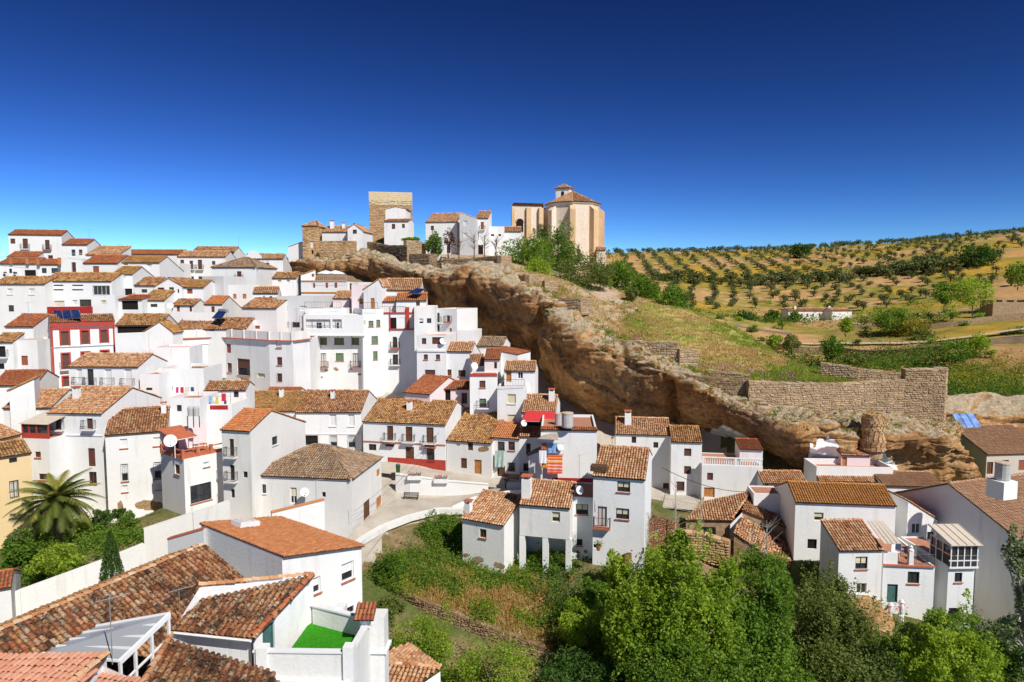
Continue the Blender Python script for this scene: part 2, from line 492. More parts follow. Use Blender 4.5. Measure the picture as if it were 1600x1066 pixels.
# ------------------------------------------------------------------ house kit
GPTS = []        # ground heights gathered from house bases
def facade(mb, o, u, nout, prof, z0, ops=(), rec=.16):
    """a wall with real openings: prof = [(u, ztop)...], ops = (u0, u1, z0, z1)"""
    us = sorted({round(p[0], 4) for p in prof} | {round(x, 4) for q in ops for x in q[:2] if prof[0][0] < x < prof[-1][0]})
    pu, pz = [p[0] for p in prof], [p[1] for p in prof]
    P = lambda a, z, k=0.0: np.array([o[0] + u[0] * a - nout[0] * k, o[1] + u[1] * a - nout[1] * k, z])
    for a, b in zip(us[:-1], us[1:]):
        if b - a < 1e-4:
            continue
        ta, tb = np.interp(a, pu, pz), np.interp(b, pu, pz)
        cur = z0
        for q in sorted((q for q in ops if q[0] < (a + b) / 2 < q[1]), key=lambda q: q[2]):
            if q[2] > cur + 1e-4:
                mb.poly([P(a, cur), P(b, cur), P(b, q[2]), P(a, q[2])])
            cur = max(cur, q[3])
        if min(ta, tb) > cur - .02:
            mb.poly([P(a, cur), P(b, cur), P(b, max(tb, cur)), P(a, max(ta, cur))])
    for q in ops:
        a, b, c, d = q[:4]
        for e, f in (((a, c), (b, c)), ((b, c), (b, d)), ((b, d), (a, d)), ((a, d), (a, c))):
            mb.poly([P(*e), P(*f), P(f[0], f[1], rec), P(e[0], e[1], rec)])
STY = {  # frame, infill
    'w': ('wood', 'glass'), 'g': ('iron', 'glass'), 'i': ('whiteframe', 'glass'), 'b': ('wood', 'blind_brown'),
    'r': ('blind_red', 'blind_red'), 'p': ('whiteframe', 'blind_white'), 'y': ('blind_cream', 'blind_cream'),
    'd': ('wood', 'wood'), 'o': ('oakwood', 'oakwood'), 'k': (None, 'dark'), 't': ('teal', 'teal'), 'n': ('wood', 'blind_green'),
    'c': ('wood', 'curtain'), 'm': ('beigepanel', 'beigepanel')}
def railing(name, pts, h, parent, m='iron', step=.13, posts=True):
    mb = MB()
    for a, b in zip(pts[:-1], pts[1:]):
        a, b = np.array(a), np.array(b)
        n = max(2, int(np.linalg.norm(b - a) / step))
        for z in (h, .08):
            mb.tube([a + UP * z, b + UP * z], .022, 4)
        for i in range(n + 1):
            p = a + (b - a) * i / n
            mb.tube([p + UP * .08, p + UP * h], .011 if 0 < i < n else .025, 3 if 0 < i < n else 4)
    return mb.build(name, M[m], parent)
def opening(parent, o, u, nout, q, sty, rec=.16):
    a, b, c, d = q
    w, h = b - a, d - c
    o3 = np.array([o[0], o[1], 0.0]); u3 = np.array(u); n3 = np.array(nout)
    P = lambda x, z, k: o3 + u3 * x + n3 * k + UP * z
    fr, pn = STY[sty[0]]
    door = sty[0] in 'do'
    nm = 'door' if door else 'window'
    f = .07 if w < 1.6 else .08
    mb = MB()
    if fr and not door:
        for x, z, sx_, sz in ((a + f / 2, (c + d) / 2, f, h), (b - f / 2, (c + d) / 2, f, h), ((a + b) / 2, c + f / 2, w - 2 * f, f), ((a + b) / 2, d - f / 2, w - 2 * f, f)):
            mb.box(P(x, z, -rec + .035), (sx_, .07, sz), u3, n3)
        if w > .65 and sty[0] in 'wgic':
            k = 1 if w < 1.7 else int(w / .75)
            for i in range(1, k + 1):
                mb.box(P(a + w * i / (k + 1), (c + d) / 2, -rec + .03), (.06, .05, h - 2 * f), u3, n3)
        if h > 1.3 and sty[0] in 'wg':
            mb.box(P((a + b) / 2, c + h * .36, -rec + .026), (w - 2 * f, .045, .05), u3, n3)
        win = mb.build(nm, M[fr], parent)
    elif door:
        ff = .06
        for x, z, sx_, sz in ((a + ff / 2, (c + d) / 2, ff, h), (b - ff / 2, (c + d) / 2, ff, h), ((a + b) / 2, d - ff / 2, w - 2 * ff, ff)):
            mb.box(P(x, z, -rec + .04), (sx_, .08, sz), u3, n3)
        for i in (0, 1):
            lw = (w - 2 * ff) / 2
            x = a + ff + lw * (i + .5)
            mb.box(P(x, (c + d - ff) / 2, -rec - .01), (lw - .02, .05, h - ff), u3, n3)
            for k in range(3):
                mb.box(P(x, c + (h - ff) * (k + .5) / 3, -rec + .025), (lw * .55, .03, (h - ff) / 3 * .6), u3, n3)
        win = mb.build(nm, M[fr], parent)
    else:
        mb.poly([P(a, c, -rec), P(b, c, -rec), P(b, d, -rec), P(a, d, -rec)])  # flat dark sheet: the shade inside open recesses put into colour
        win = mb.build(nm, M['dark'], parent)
    if not door and fr:
        mb = MB()
        split = c + h * (.5 if 'H' in sty else 1.0)
        if sty[0] in 'brpyn' or 'H' in sty:      # slatted roller blind
            lo = c + f if 'H' not in sty else c + h * .45
            n = max(3, min(14, int((d - f - lo) / .11)))
            zs = np.linspace(lo, d - f, n + 1)
            for z0, z1 in zip(zs[:-1], zs[1:]):
                mb.poly([P(a + f, z0, -rec + .03), P(b - f, z0, -rec + .03), P(b - f, z1, -rec + .005), P(a + f, z1, -rec + .005)])
            mb.build('blind', M[pn if sty[0] in 'brpyn' else 'blind_cream'], win)
        if sty[0] not in 'brpyn':
            mb = MB()
            mb.poly([P(a, c, -rec + .008), P(b, c, -rec + .008), P(b, d, -rec + .008), P(a, d, -rec + .008)])
            mb.build('pane', M[pn], win)
        elif 'H' in sty:
            mb = MB()
            mb.poly([P(a, c, -rec + .004), P(b, c, -rec + .004), P(b, d, -rec + .004), P(a, d, -rec + .004)])
            mb.build('pane', M['glass'], win)
    if 's' in sty or 'S' in sty:
        mb = MB()
        mb.box(P((a + b) / 2, c - .045, .02), (w + .14, .18 + 2 * .0, .08), u3, n3)
        mb.build('sill', M['terracotta' if 'S' in sty else 'whiteframe'], win)
    if 'G' in sty:
        mb = MB()
        n = max(3, int(w / .16))
        for i in range(n + 1):
            x = a + w * i / n
            mb.tube([P(x, c - .05, .08), P(x, d + .03, .08)], .012, 3)
        for z in (c + .05, (c + d) / 2, d - .05):
            mb.tube([P(a, z, .08), P(b, z, .08)], .014, 3)
            for x in (a, b):
                mb.tube([P(x, z, .08), P(x, z, -.02)], .014, 3)
        mb.build('window_grille', M['iron'], win)
    if 'B' in sty or 'R' in sty:
        mb = MB()
        dp = .55
        mb.box(P((a + b) / 2, c - .07, dp / 2), (w + .7, dp, .14), u3, n3)
        bal = mb.build('balcony', M['terracotta' if 'R' in sty else 'aged'], parent)
        e = [P(a - .32, c, .02), P(a - .32, c, dp - .04), P(b + .32, c, dp - .04), P(b + .32, c, .02)]
        railing('railing', e, .95, bal)
    if 'T' in sty:
        mb = MB()
        t_ = .2
        for x, z, sx_, sz in ((a - t_ / 2, (c + d) / 2, t_, h), (b + t_ / 2, (c + d) / 2, t_, h), ((a + b) / 2, d + t_ / 2, w + 2 * t_, t_)):
            mb.box(P(x, z, .012), (sx_, .05, sz), u3, n3)
        mb.build('window_surround', M['redpaint'], win)
    if 'O' in sty:    # little tiled canopy
        tile_plane(win, [P(a - .25, d + .12, .5), P(b + .25, d + .12, .5), P(b + .25, d + .42, .02), P(a - .25, d + .42, .02)], 'tile_red', s=.2, over=(0, 0), nm='canopy')
    return win
def tile_geo(n, L, s, seg, U, V, jit, o, u, v, nrm):
    """barrel tiles: arch cross-section, wider and lifted at the lower end"""
    ang = np.linspace(0, math.pi, seg + 1)
    r0, r1 = s * .41, s * .34
    ru = jit.normal(0, s * .035, n); rl = jit.normal(0, .012, n); sk = jit.normal(0, .03, n)
    verts = np.empty((n, 2 * (seg + 1), 3))
    for e, (rr, lift, vv) in enumerate(((r0, .045, -L * .58), (r1, .0, L * .58))):
        for i, g in enumerate(ang):
            uu = U + ru + rr * math.cos(g) + sk * vv
            hh = rr * .95 * math.sin(g) + lift + rl - .01
            P = o + uu[:, None] * u + (V + vv)[:, None] * v + hh[:, None] * nrm
            verts[:, e * (seg + 1) + i] = P
    k = seg + 1
    q = np.array([(i + 1, i, i + k, i + 1 + k) for i in range(seg)])
    Q = (q[None] + (np.arange(n) * 2 * k)[:, None, None]).reshape(-1, 4)
    return verts.reshape(-1, 3), Q
def clip_v(poly, x):
    lo, hi = 1e9, -1e9
    n = len(poly)
    for i in range(n):
        (x0, y0), (x1, y1) = poly[i], poly[(i + 1) % n]
        if (x0 - x) * (x1 - x) <= 0 and abs(x1 - x0) > 1e-9:
            y = y0 + (y1 - y0) * (x - x0) / (x1 - x0)
            lo, hi = min(lo, y), max(hi, y)
    return lo, hi
SEED = [11]
def tile_plane(parent, pts, m, s=.25, L=.36, seg=4, over=(.22, .05), single=0, slab='mortar', nm='roof', holes=None, ridge=None):
    """one roof slope. pts: eave-left, eave-right, then up and round. Returns the roof part."""
    SEED[0] += 1
    jit = np.random.default_rng(SEED[0])
    pts = [np.array(p, float) for p in pts]
    a, b = pts[0], pts[1]
    u = unit(b - a)
    nrm = unit(np.cross(u, pts[2] - a))
    if nrm[2] < 0: nrm = -nrm
    v = np.cross(nrm, u)
    if v[2] < 0: v = -v
    uv = np.array([(np.dot(p - a, u), np.dot(p - a, v)) for p in pts])
    uv2 = uv.copy()
    eo, so_ = over
    c = uv[:, 0].mean()
    for i in range(len(uv)):
        if i < 2: uv2[i, 1] -= eo
        uv2[i, 0] += so_ if uv[i, 0] > c else -so_
    X = lambda x, y, h=0.0: a + u * x + v * y + nrm * h
    mb = MB()
    P = [X(x, y) for x, y in uv2]
    mb.prism([p - nrm * .09 for p in P], nrm * .085)
    roof = mb.build(nm, M[slab], parent)
    Us, Vs = [], []
    umin, umax = uv2[:, 0].min(), uv2[:, 0].max()
    ncol = max(1, int(round((umax - umin) / s)))
    st = (umax - umin) / ncol
    for i in range(ncol):
        x = umin + st * (i + .5)
        lo, hi = clip_v(uv2, x)
        if hi - lo < .15: continue
        k = max(1, int(round((hi - lo) / L)))
        stp = (hi - lo) / k
        Vs.append(lo + stp * (np.arange(k) + .5)); Us.append(np.full(k, x))
    if not Us: return roof
    U, V = np.concatenate(Us), np.concatenate(Vs)
    n = len(U)
    rn = jit.random(n)
    if single:      # the nearest tiles one by one, the rest joined
        order = np.argsort([np.linalg.norm(X(x, y) - CAM) for x, y in zip(U, V)])
        me0 = []
        for k in range(6):
            mb = MB()
            vv, Q = tile_geo(1, L, st, 5, np.zeros(1), np.zeros(1), jit, np.zeros(3), np.array([1.0, 0, 0]), np.array([0, 1.0, 0]), UP)
            inner = vv - np.array([0, 0, .018])
            mb.add(vv, Q); mb.add(inner, Q[:, ::-1])
            mb.add(np.vstack([vv[:6], inner[:6]]), [(i, i + 1, i + 7, i + 6) for i in range(5)])
            me0.append(mb.mesh('tile', M[m]))
        from mathutils import Matrix
        base = top_loc(parent)
        rot = Matrix((u, v, nrm)).transposed().to_4x4()
        for i in order[:single]:
            o = bpy.data.objects.new('tile', me0[int(jit.integers(6))])
            COL.objects.link(o)
            o.parent = roof
            mt = rot.copy(); mt.translation = Vector(X(U[i], V[i]) - base)
            o.matrix_local = mt
        keep = order[single:]
        U, V, rn = U[keep], V[keep], rn[keep]
        n = len(U)
    if n:
        mb = MB()
        vv, Q = tile_geo(n, L, st, seg, U, V, jit, a, u, v, nrm)
        mb.add(vv, Q, np.repeat(rn, seg))
        t = mb.build('roof_tiles', M[m], roof)
        t['kind'] = 'stuff'
    return roof
def cap_row(roof, p, q, m, s=.3, L=.42):
    """ridge or verge tiles laid end to end"""
    SEED[0] += 1
    jit = np.random.default_rng(SEED[0])
    p, q = np.array(p, float), np.array(q, float)
    v = unit(q - p); u = unit(np.cross(v, UP)); nrm = np.cross(u, v)
    n = max(1, int(np.linalg.norm(q - p) / L))
    V = (np.arange(n) + .5) * np.linalg.norm(q - p) / n
    vv, Q = tile_geo(n, L, s * 1.15, 4, np.zeros(n), V, jit, p + UP * .03, u, v, nrm)
    mb = MB(); mb.add(vv, Q, np.repeat(jit.random(n), 4))
    o = mb.build('ridge_tiles', M[m], roof)
    o['kind'] = 'stuff'
class House: pass
def house(label, x0, y0, x1, d, yaw=0.0, y1=None, h=6.0, by=None, roof='gable', ry=None, D=None, pitch=.38, rise=None,
          wall='white', tile='tile_old', win=(), rwin=(), lwin=(), name='house', cat='house', par=.25, single=0, s=None,
          over=(.22, .05), gp=True, apex=None, group=None, loc=None, rtop=None, seg=None, ridgecap=True, slope=0.0, floor='floor_tile'):
    H = House()
    E0 = W(x0, y0, d)
    if y1 is not None:      # level eave seen to end at (x1, y1)
        r = ray(x1, y1)
        t = (E0[2] - CZ) / r[2]
        E1 = CAM + r * t
        ud = unit(E1 - E0); wd = np.linalg.norm(E1 - E0)
    else:
        ud = np.array([math.cos(R(yaw)), math.sin(R(yaw)), 0])
        r = ray(x1, y0)      # plane through E0 along ud
        A = np.array([[ud[0], -r[0]], [ud[1], -r[1]]])
        wd = np.linalg.solve(A, CAM[:2] - E0[:2])[0]
        E1 = E0 + ud * wd
    nb = np.array([-ud[1], ud[0], 0]); nf = -nb
    ze = E0[2]
    run = D / 2 if (D and roof == 'gable') else (D or 5.0)
    if ry is not None:      # how far back the ridge lies, from where it shows
        lo, hi = .3, 14.0
        mid = (E0 + E1) / 2
        f = lambda q: proj(mid + nb * q + UP * q * pitch)[1]
        tgt = ry
        for _ in range(40):
            m_ = (lo + hi) / 2
            if f(m_) > tgt: lo = m_
            else: hi = m_
        run = (lo + hi) / 2
    ri = run * pitch
    dep = D if D else (2 * run if roof in ('gable', 'hip') else run)
    if by is not None:
        zb = hit(x0, by, E0, nf)[2]
    else:
        zb = ze - h
    H.E0, H.E1, H.u, H.nf, H.nb, H.w, H.ze, H.zb, H.dep, H.run, H.ri = E0, E1, ud, nf, nb, wd, ze, zb, dep, run, ri
    if gp:
        for k in (0, .5, 1):
            p = E0 + ud * wd * k + nf * .3
            GPTS.append((p[0], p[1], zb))
        for k in (0, 1):
            p = E0 + ud * wd * k + nb * dep
            GPTS.append((p[0], p[1], zb + .5))
    zf = zb - 2.5
    c = E0 + ud * wd / 2 + nb * dep / 2
    root = thing(name, label, cat, (c[0], c[1], zb), group)
    H.root = root
    H.planes = {}
    flat = roof == 'flat'
    if roof == 'gable': side = [(0, ze), (run, ze + ri)] + ([(dep, ze + ri - (dep - run) * pitch)] if dep > run + .05 else [])
    elif roof == 'shed': side = [(0, ze), (dep, ze + dep * pitch)]
    else: side = [(0, ze), (dep, ze)]
    fr = [(0, ze), (wd, ze)]
    bk = [(0, side[-1][1]), (wd, side[-1][1])]
    if roof == 'gablef':
        au = wd / 2
        if apex is not None:
            P = hit(apex[0], apex[1], E0, nf); au = np.dot(P - E0, ud); az = P[2]
        else: az = ze + (rise or wd / 2 * pitch)
        fr = [(0, ze), (au, az), (wd, ze if rtop is None else hit(x1, rtop, E0, nf)[2])]
        bk = [(wd - x, z) for x, z in fr[::-1]]
        H.az, H.au = az, au
    if roof == 'shedx':
        zr = hit(x1, rtop, E0, nf)[2]
        fr = [(0, ze), (wd, zr)]
        bk = [(0, zr), (wd, ze)]
    mb = MB()
    sides = {'f': (E0, ud, nf, fr, win), 'r': (E1, nb, ud, [(x, z) for x, z in side], rwin),
             'b': (E1 + nb * dep, -ud, nb, bk, ()), 'l': (E0 + nb * dep, nf, -ud, [(dep - x, z) for x, z in side[::-1]], lwin)}
    if roof in ('gablef', 'shedx'):
        sides['r'] = (E1, nb, ud, [(0, fr[-1][1]), (dep, fr[-1][1])], rwin)
    todo = []
    for k, (o, u, n_, prof, wl) in sides.items():
        ops = []
        for q in wl:
            A_, B_ = hit(q[0], q[1], o, n_), hit(q[2], q[3], o, n_)
            C_, D_ = hit(q[2], q[1], o, n_), hit(q[0], q[3], o, n_)
            ua, ub = sorted((np.dot(A_ - o, u), np.dot(B_ - o, u)))
            zl, zh = (B_[2] + D_[2]) / 2, (A_[2] + C_[2]) / 2
            ua, ub = max(ua, .08), min(ub, prof[-1][0] - .08)
            if ub - ua < .15 or zh - zl < .1: continue
            zh = min(zh, min(np.interp([ua, ub], [p[0] for p in prof], [p[1] for p in prof])) - .06)
            if zh - zl < .1: continue
            ops.append((ua, ub, zl, zh)); todo.append((o, u, n_, (ua, ub, zl, zh), q[4]))
        if flat: # parapet wall has a thickness
            facade(mb, o, u, n_, prof, zf, ops)
        else:
            facade(mb, o, u, n_, prof, zf, ops)
    H.sides = sides
    if flat:
        ph = par
        t = .18
        B = [E0, E1, E1 + nb * dep, E0 + nb * dep]
        I = [E0 + ud * t + nb * t, E1 - ud * t + nb * t, E1 - ud * t + nb * (dep - t), E0 + ud * t + nb * (dep - t)]
        for i in range(4):
            j = (i + 1) % 4
            mb.poly([B[i], B[j], I[j], I[i]])
            mb.poly([I[i], I[j], I[j] - UP * ph, I[i] - UP * ph])
    mb.build('wall', M[wall], root)
    if flat:
        mb = MB(); mb.poly([p - UP * ph for p in I]); mb.build('roof_terrace', M[floor], root)
    for a in todo:
        opening(root, *a)
    dist = d
    ss = s or (.25 if dist < 95 else .32)
    sg = seg or (4 if dist < 95 else 3)
    kw = dict(s=ss, L=ss * 1.45, seg=sg, over=over, single=single)
    r1 = None
    if roof in ('gable', 'shed'):
        T0, T1 = E0 + nb * run + UP * ri, E1 + nb * run + UP * ri
        if roof == 'shed': T0, T1 = E0 + nb * dep + UP * dep * pitch, E1 + nb * dep + UP * dep * pitch
        r1 = tile_plane(root, [E0, E1, T1, T0], tile, **kw)
        H.planes['f'] = (E0, unit(np.cross(ud, T0 - E0)))
        if roof == 'gable' and dep > run + .3:
            zb_ = side[-1][1]
            G0, G1 = E0 + nb * dep, E1 + nb * dep
            G0 = np.array([G0[0], G0[1], zb_]); G1 = np.array([G1[0], G1[1], zb_])
            kw2 = dict(kw); kw2['single'] = 0
            tile_plane(root, [G1, G0, T0, T1], tile, **kw2)
        if ridgecap: cap_row(r1, T0, T1, tile, s=ss * 1.1)
        H.T0, H.T1 = T0, T1
    elif roof == 'hip':
        ins = min(run, wd * .45) if apex is None else apex
        T0, T1 = E0 + nb * run + ud * ins + UP * ri, E1 + nb * run - ud * ins + UP * ri
        B0, B1 = E0 + nb * dep, E1 + nb * dep
        r1 = tile_plane(root, [E0, E1, T1, T0], tile, **kw)
        kw['single'] = 0
        tile_plane(root, [E1, B1, T1 + (T1 - T1), T1 + ud * .001], tile, **kw)
        tile_plane(root, [B0, E0, T0, T0 + nf * .001], tile, **kw)
        tile_plane(root, [B1, B0, T0, T1], tile, **kw)
        for p, q in ((E0, T0), (E1, T1), (T0, T1)):
            cap_row(r1, p, q, tile, s=ss)
        H.planes['f'] = (E0, unit(np.cross(ud, T0 - E0)))
        H.T0, H.T1 = T0, T1
    elif roof == 'gablef':
        A0 = E0 + ud * H.au; A0 = np.array([A0[0], A0[1], H.az])
        A1 = A0 + nb * dep
        E1z = np.array([E1[0], E1[1], fr[-1][1]])
        r1 = tile_plane(root, [E0 + nb * dep, E0, A0, A1], tile, **kw)
        kw['single'] = 0
        tile_plane(root, [E1z, E1z + nb * dep, A1, A0], tile, **kw)
        cap_row(r1, A0, A1, tile, s=ss)
    elif roof == 'shedx':
        E1z = np.array([E1[0], E1[1], fr[-1][1]])
        if fr[-1][1] < ze:
            r1 = tile_plane(root, [E1z, E1z + nb * dep, E0 + nb * dep, E0], tile, **kw)
        else:
            r1 = tile_plane(root, [E0 + nb * dep, E0, E1z, E1z + nb * dep], tile, **kw)
    H.roof = r1
    return H
def band(H, y0, y1, m='whiteframe', proud=.06, side='f', nm='cornice', xa=None, xb=None):
    """a moulding across a facade between two photo rows (read at its left end)"""
    o, u, n_, prof, _ = H.sides[side]
    x, _y = proj(o)
    za, zb = hit(x, y0, o, n_)[2], hit(x, y1, o, n_)[2]
    u0, u1 = 0, prof[-1][0]
    if xa is not None: u0 = np.dot(hit(xa, y0, o, n_) - o, u)
    if xb is not None: u1 = np.dot(hit(xb, y0, o, n_) - o, u)
    mb = MB()
    c = np.array([o[0], o[1], 0]) + u * (u0 + u1) / 2 + n_ * (proud / 2 - .01) + UP * (za + zb) / 2
    mb.box(c, (u1 - u0, proud + .02, abs(za - zb)), u, n_)
    return mb.build(nm, M[m], H.root)
def onroof(H, px, py):
    o, n_ = H.planes['f']
    return hit(px, py, o, n_)
def chimney(H, px, py, w=.7, h=1.2, m='white', cap='terracotta', pot=False):
    p = onroof(H, px, py) if 'f' in H.planes else H.E0
    mb = MB()
    mb.box(p + UP * (h / 2 - .3), (w, w, h + .6), H.u, H.nb)
    for i in (-1, 1):
        for j in (-1, 1):
            mb.box(p + UP * (h + .12) + H.u * i * w * .38 + H.nb * j * w * .38, (.12, .12, .25), H.u, H.nb)
    c = mb.build('chimney', M[m], H.roof or H.root)
    mb = MB(); mb.box(p + UP * (h + .29), (w + .16, w + .16, .09), H.u, H.nb)
    mb.build('chimney_cap', M[cap], H.root)
    return c
def polyhouse(label, pts, y0, d_list=None, h=8, by=None, wall='white', wins=(), name='house', cat='house', tops=None, par=.8, back=6, floor='floor_tile', gp=True, cap=None):
    """a building with a bent front: pts = [(px, d)...] along the wall top, left to right"""
    E = [W(pts[0][0], y0, pts[0][1])]
    for px, dd in pts[1:]:
        r = ray(px, y0); q = CAM + r * (dd / r[1]); q[2] = E[0][2]
        E.append(q)
    ze = E[0][2]; zb = ze - h
    H = House(); H.E = E; H.ze = ze
    bc = np.mean(E, axis=0)
    root = thing(name, label, cat, (bc[0], bc[1] + back / 2, zb)); H.root = root
    bd = unit(np.array([bc[0] * .15, bc[1], 0]))
    ring = E + [E[-1] + bd * back, E[0] + bd * back]
    mb = MB(); H.sides = {}
    todo = []
    for i in range(len(ring)):
        a, b = ring[i], ring[(i + 1) % len(ring)]
        u = unit(b - a); n_ = np.array([u[1], -u[0], 0])
        wd = np.linalg.norm(b - a)
        ops = []
        for q in (wins[i] if i < len(wins) else ()):
            A_, B_ = hit(q[0], q[1], a, n_), hit(q[2], q[3], a, n_)
            ua, ub = sorted((np.dot(A_ - a, u), np.dot(B_ - a, u)))
            ua, ub = max(ua, .08), min(ub, wd - .08)
            if ub - ua < .15: continue
            ops.append((ua, ub, B_[2], A_[2])); todo.append((a, u, n_, ops[-1], q[4]))
        facade(mb, a, u, n_, [(0, ze), (wd, ze)], zb - 2.5, ops)
        H.sides[i] = (a, u, n_, [(0, ze), (wd, ze)], ())
        if gp:
            GPTS.append((a[0] + n_[0] * .3, a[1] + n_[1] * .3, zb))
    c = np.mean(ring, axis=0)
    inn = [p + unit(c - p) * .25 for p in ring]
    for i in range(len(ring)):
        j = (i + 1) % len(ring)
        mb.poly([ring[i], ring[j], inn[j], inn[i]])
        mb.poly([inn[i], inn[j], inn[j] - UP * par, inn[i] - UP * par])
    mb.build('wall', M[wall], root)
    mb = MB(); mb.poly([p - UP * par for p in inn]); mb.build('roof_terrace', M[floor], root)
    if cap:
        mb = MB()
        for i in range(len(E) - 1):
            a, b = E[i], E[i + 1]
            u = unit(b - a); mb.box((a + b) / 2 + UP * .04 + np.array([-u[1], u[0], 0]) * .1, (np.linalg.norm(b - a), .34, .07), u)
        mb.build('coping', M[cap], root)
    for a in todo: opening(root, *a)
    H.roof = None; H.planes = {}
    return H
def wallstrip(name, label, cat, pts, m='white', th=.3, h=None, cap=None, caph=.1, kind=None):
    """a free-standing wall through [(px, py_top, d, height)...]"""
    mb = MB(); mc = MB()
    for (a, b) in zip(pts[:-1], pts[1:]):
        A, B = W(*a[:3]), W(*b[:3])
        u = unit((B - A) * np.array([1, 1, 0])); n_ = np.array([u[1], -u[0], 0])
        ha, hb = a[3], b[3]
        q = [A, B, B - UP * hb, A - UP * ha]
        mb.prism([p + n_ * th / 2 for p in q][::-1], -n_ * th)
        if cap:
            q = [A + UP * caph, B + UP * caph, B + UP * .003, A + UP * .003]
            mc.prism([p + n_ * (th / 2 + .06) for p in q][::-1], -n_ * (th + .12))
    V = np.vstack(mb.v)
    root = thing(name, label, cat, (V[:, 0].mean(), V[:, 1].mean(), V[:, 2].min()))
    if kind: root['kind'] = kind
    mb.build('wall', M[m], root)
    if cap: mc.build('coping', M[cap], root)
    return root
# ------------------------------------------------------------------ upper town, left
OLD, BRN, GRY, ORG, RED, OCH, DRY = 'tile_old', 'tile_brown', 'tile_grey', 'tile_orange', 'tile_red', 'tile_ochre', 'tile_dry'
house('white two storey house with a red tiled roof, topmost at the far left', 13, 366, 96, 140, yaw=12, h=8, ry=360, tile=RED, D=7,
      win=[(16, 373, 24, 381, 'b'), (35, 373, 44, 389, 'bB'), (70, 375, 78, 390, 'bR'), (58, 399, 65, 409, 'w'), (75, 399, 83, 409, 'w')])
house('low red tiled lean-to with a railed terrace below the topmost house', 11, 401, 57, 133, yaw=8, h=5, roof='shed', ry=394, tile=RED, win=[(36, 406, 45, 414, 'w')])
H = house('white house with two brick-posted roof terraces under the topmost red roofed house', -4, 412, 56, 127, yaw=4, h=5, roof='shed', D=3, ry=408, tile=RED,
      win=[(5, 425, 11, 433, 'g'), (14, 420, 19, 427, 'g'), (20, 425, 27, 433, 'g'), (38, 422, 62, 432, 'k')])
H = house('white block with an orange posted terrace above two small windows, under the topmost house', 58, 413, 95, 128, yaw=6, h=6, roof='shed', D=2.6, ry=408, tile=RED,
      win=[(65, 419, 73, 427, 'g'), (80, 419, 90, 427, 'g')])
house('white house with a dark red roof and tall side gable, right of the topmost house', 97, 382, 136, 136, yaw=8, h=8, ry=374, tile=RED, D=9,
      win=[(111.5, 390, 118, 400, 'g'), (123, 390, 129, 399, 'b')], rwin=[])
house('plain white annex with a flat terrace and one grilled door below the dark red roof', 94, 404, 130, 128, yaw=4, h=6.5, roof='flat', D=6, par=.9,
      win=[(112, 410, 119, 425, 'bG')])
house('long white attic with three lavender framed windows under a thin tiled strip', 134, 398, 186, 134, yaw=4, h=4, roof='shed', D=5, ry=393, tile=DRY,
      win=[(145, 400, 153, 404.5, 'g'), (160, 400, 167, 404.5, 'g'), (174, 400, 183, 405, 'g')])
house('white house with a single red shuttered window under a ribbon of tiles', 130, 411, 184, 126, yaw=4, h=5, roof='shed', D=4, ry=405, tile=RED,
      win=[(145, 416, 155, 426, 'r')])
house('white house with an ochre lichen covered roof and wide blank gable near the skyline', 187, 410, 249, 128, yaw=2, h=6.5, ry=401, tile=OCH, D=10,
      win=[(229, 411.5, 237, 419, 'p'), (193, 412, 200, 414, 'k')])
house('long skyline house whose mixed brown and red roof shows behind the ochre roof', 190, 397, 284, 150, yaw=3, h=6, ry=391, tile=RED, D=8,
      win=[(230, 400, 234, 404, 'g'), (238, 400, 249, 404, 'g'), (255, 400, 260, 405, 'g')])
H = house('narrow white tower house with a small brown roof above the red walled terrace', 175, 428, 207, 118, yaw=3, h=7.5, ry=417, tile=OCH, D=8,
      win=[(187.5, 432, 196.5, 439, 'p'), (183, 451, 207, 463, 'k')])
house('long white house at the left edge with a brown tiled roof and two white blinds', -12, 443.5, 70, 112, yaw=0, h=9, ry=433, tile=BRN, D=9,
      win=[(11, 451, 20, 460, 'ps'), (45, 451, 54, 460, 'ps'), (13, 477, 22, 487, 'g')])
house('long white house with paired slit vents and a large grid window under a brown roof', 66, 439, 174, 114, yaw=1, h=9, ry=427, tile=BRN, D=9,
      win=[(80, 445, 99, 447, 'k'), (80, 452, 99, 454, 'k'), (112, 445, 130, 447, 'k'), (112, 452, 130, 454, 'k'), (145, 446.5, 172, 461, 'iG'), (81, 470, 101, 479, 'm'), (113, 469, 121, 477, 'p'), (124, 468, 143, 479, 'w')])
house('white cube with one small shuttered window between the grid window and the porch', 145, 462, 180, 109, yaw=1, h=6, roof='flat', D=4, par=.3, win=[(158, 469.5, 166, 476, 'y')])
tt = wallstrip('terrace_wall', 'bright red terrace parapet in front of the white house with slit vents', 'wall', [(74, 479.5, 108, 1.2), (144, 479, 108, 1.2)], 'redwall', th=.25)
house('white house with a dark covered porch behind white posts, right of the red parapet', 182, 468, 222, 110, yaw=2, h=4.5, roof='shed', D=4, ry=466, tile=RED, pitch=.15,
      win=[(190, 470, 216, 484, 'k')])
house('small white house with one square window left of the curved parapet house', 210, 446, 243, 117, yaw=2, h=6, ry=434, tile=OLD, D=8, win=[(221, 452, 230, 457.5, 'g')])
house('low white house with a short tiled lean-to and a double window beside the dark porch', 221, 469, 257, 112, yaw=2, h=5, roof='shed', D=4, ry=460, tile=BRN, win=[(235, 475, 246, 480, 'g')])
house('white house with a curved gable parapet, brown shutters and glass door below the ochre roof', 243, 447, 284, 116, yaw=0, h=7, roof='gablef', rise=1.3, D=8, tile=OLD,
      win=[(246, 449.5, 257, 458, 'b'), (264, 449, 272, 461, 'g'), (277, 452, 280, 458, 'k')])
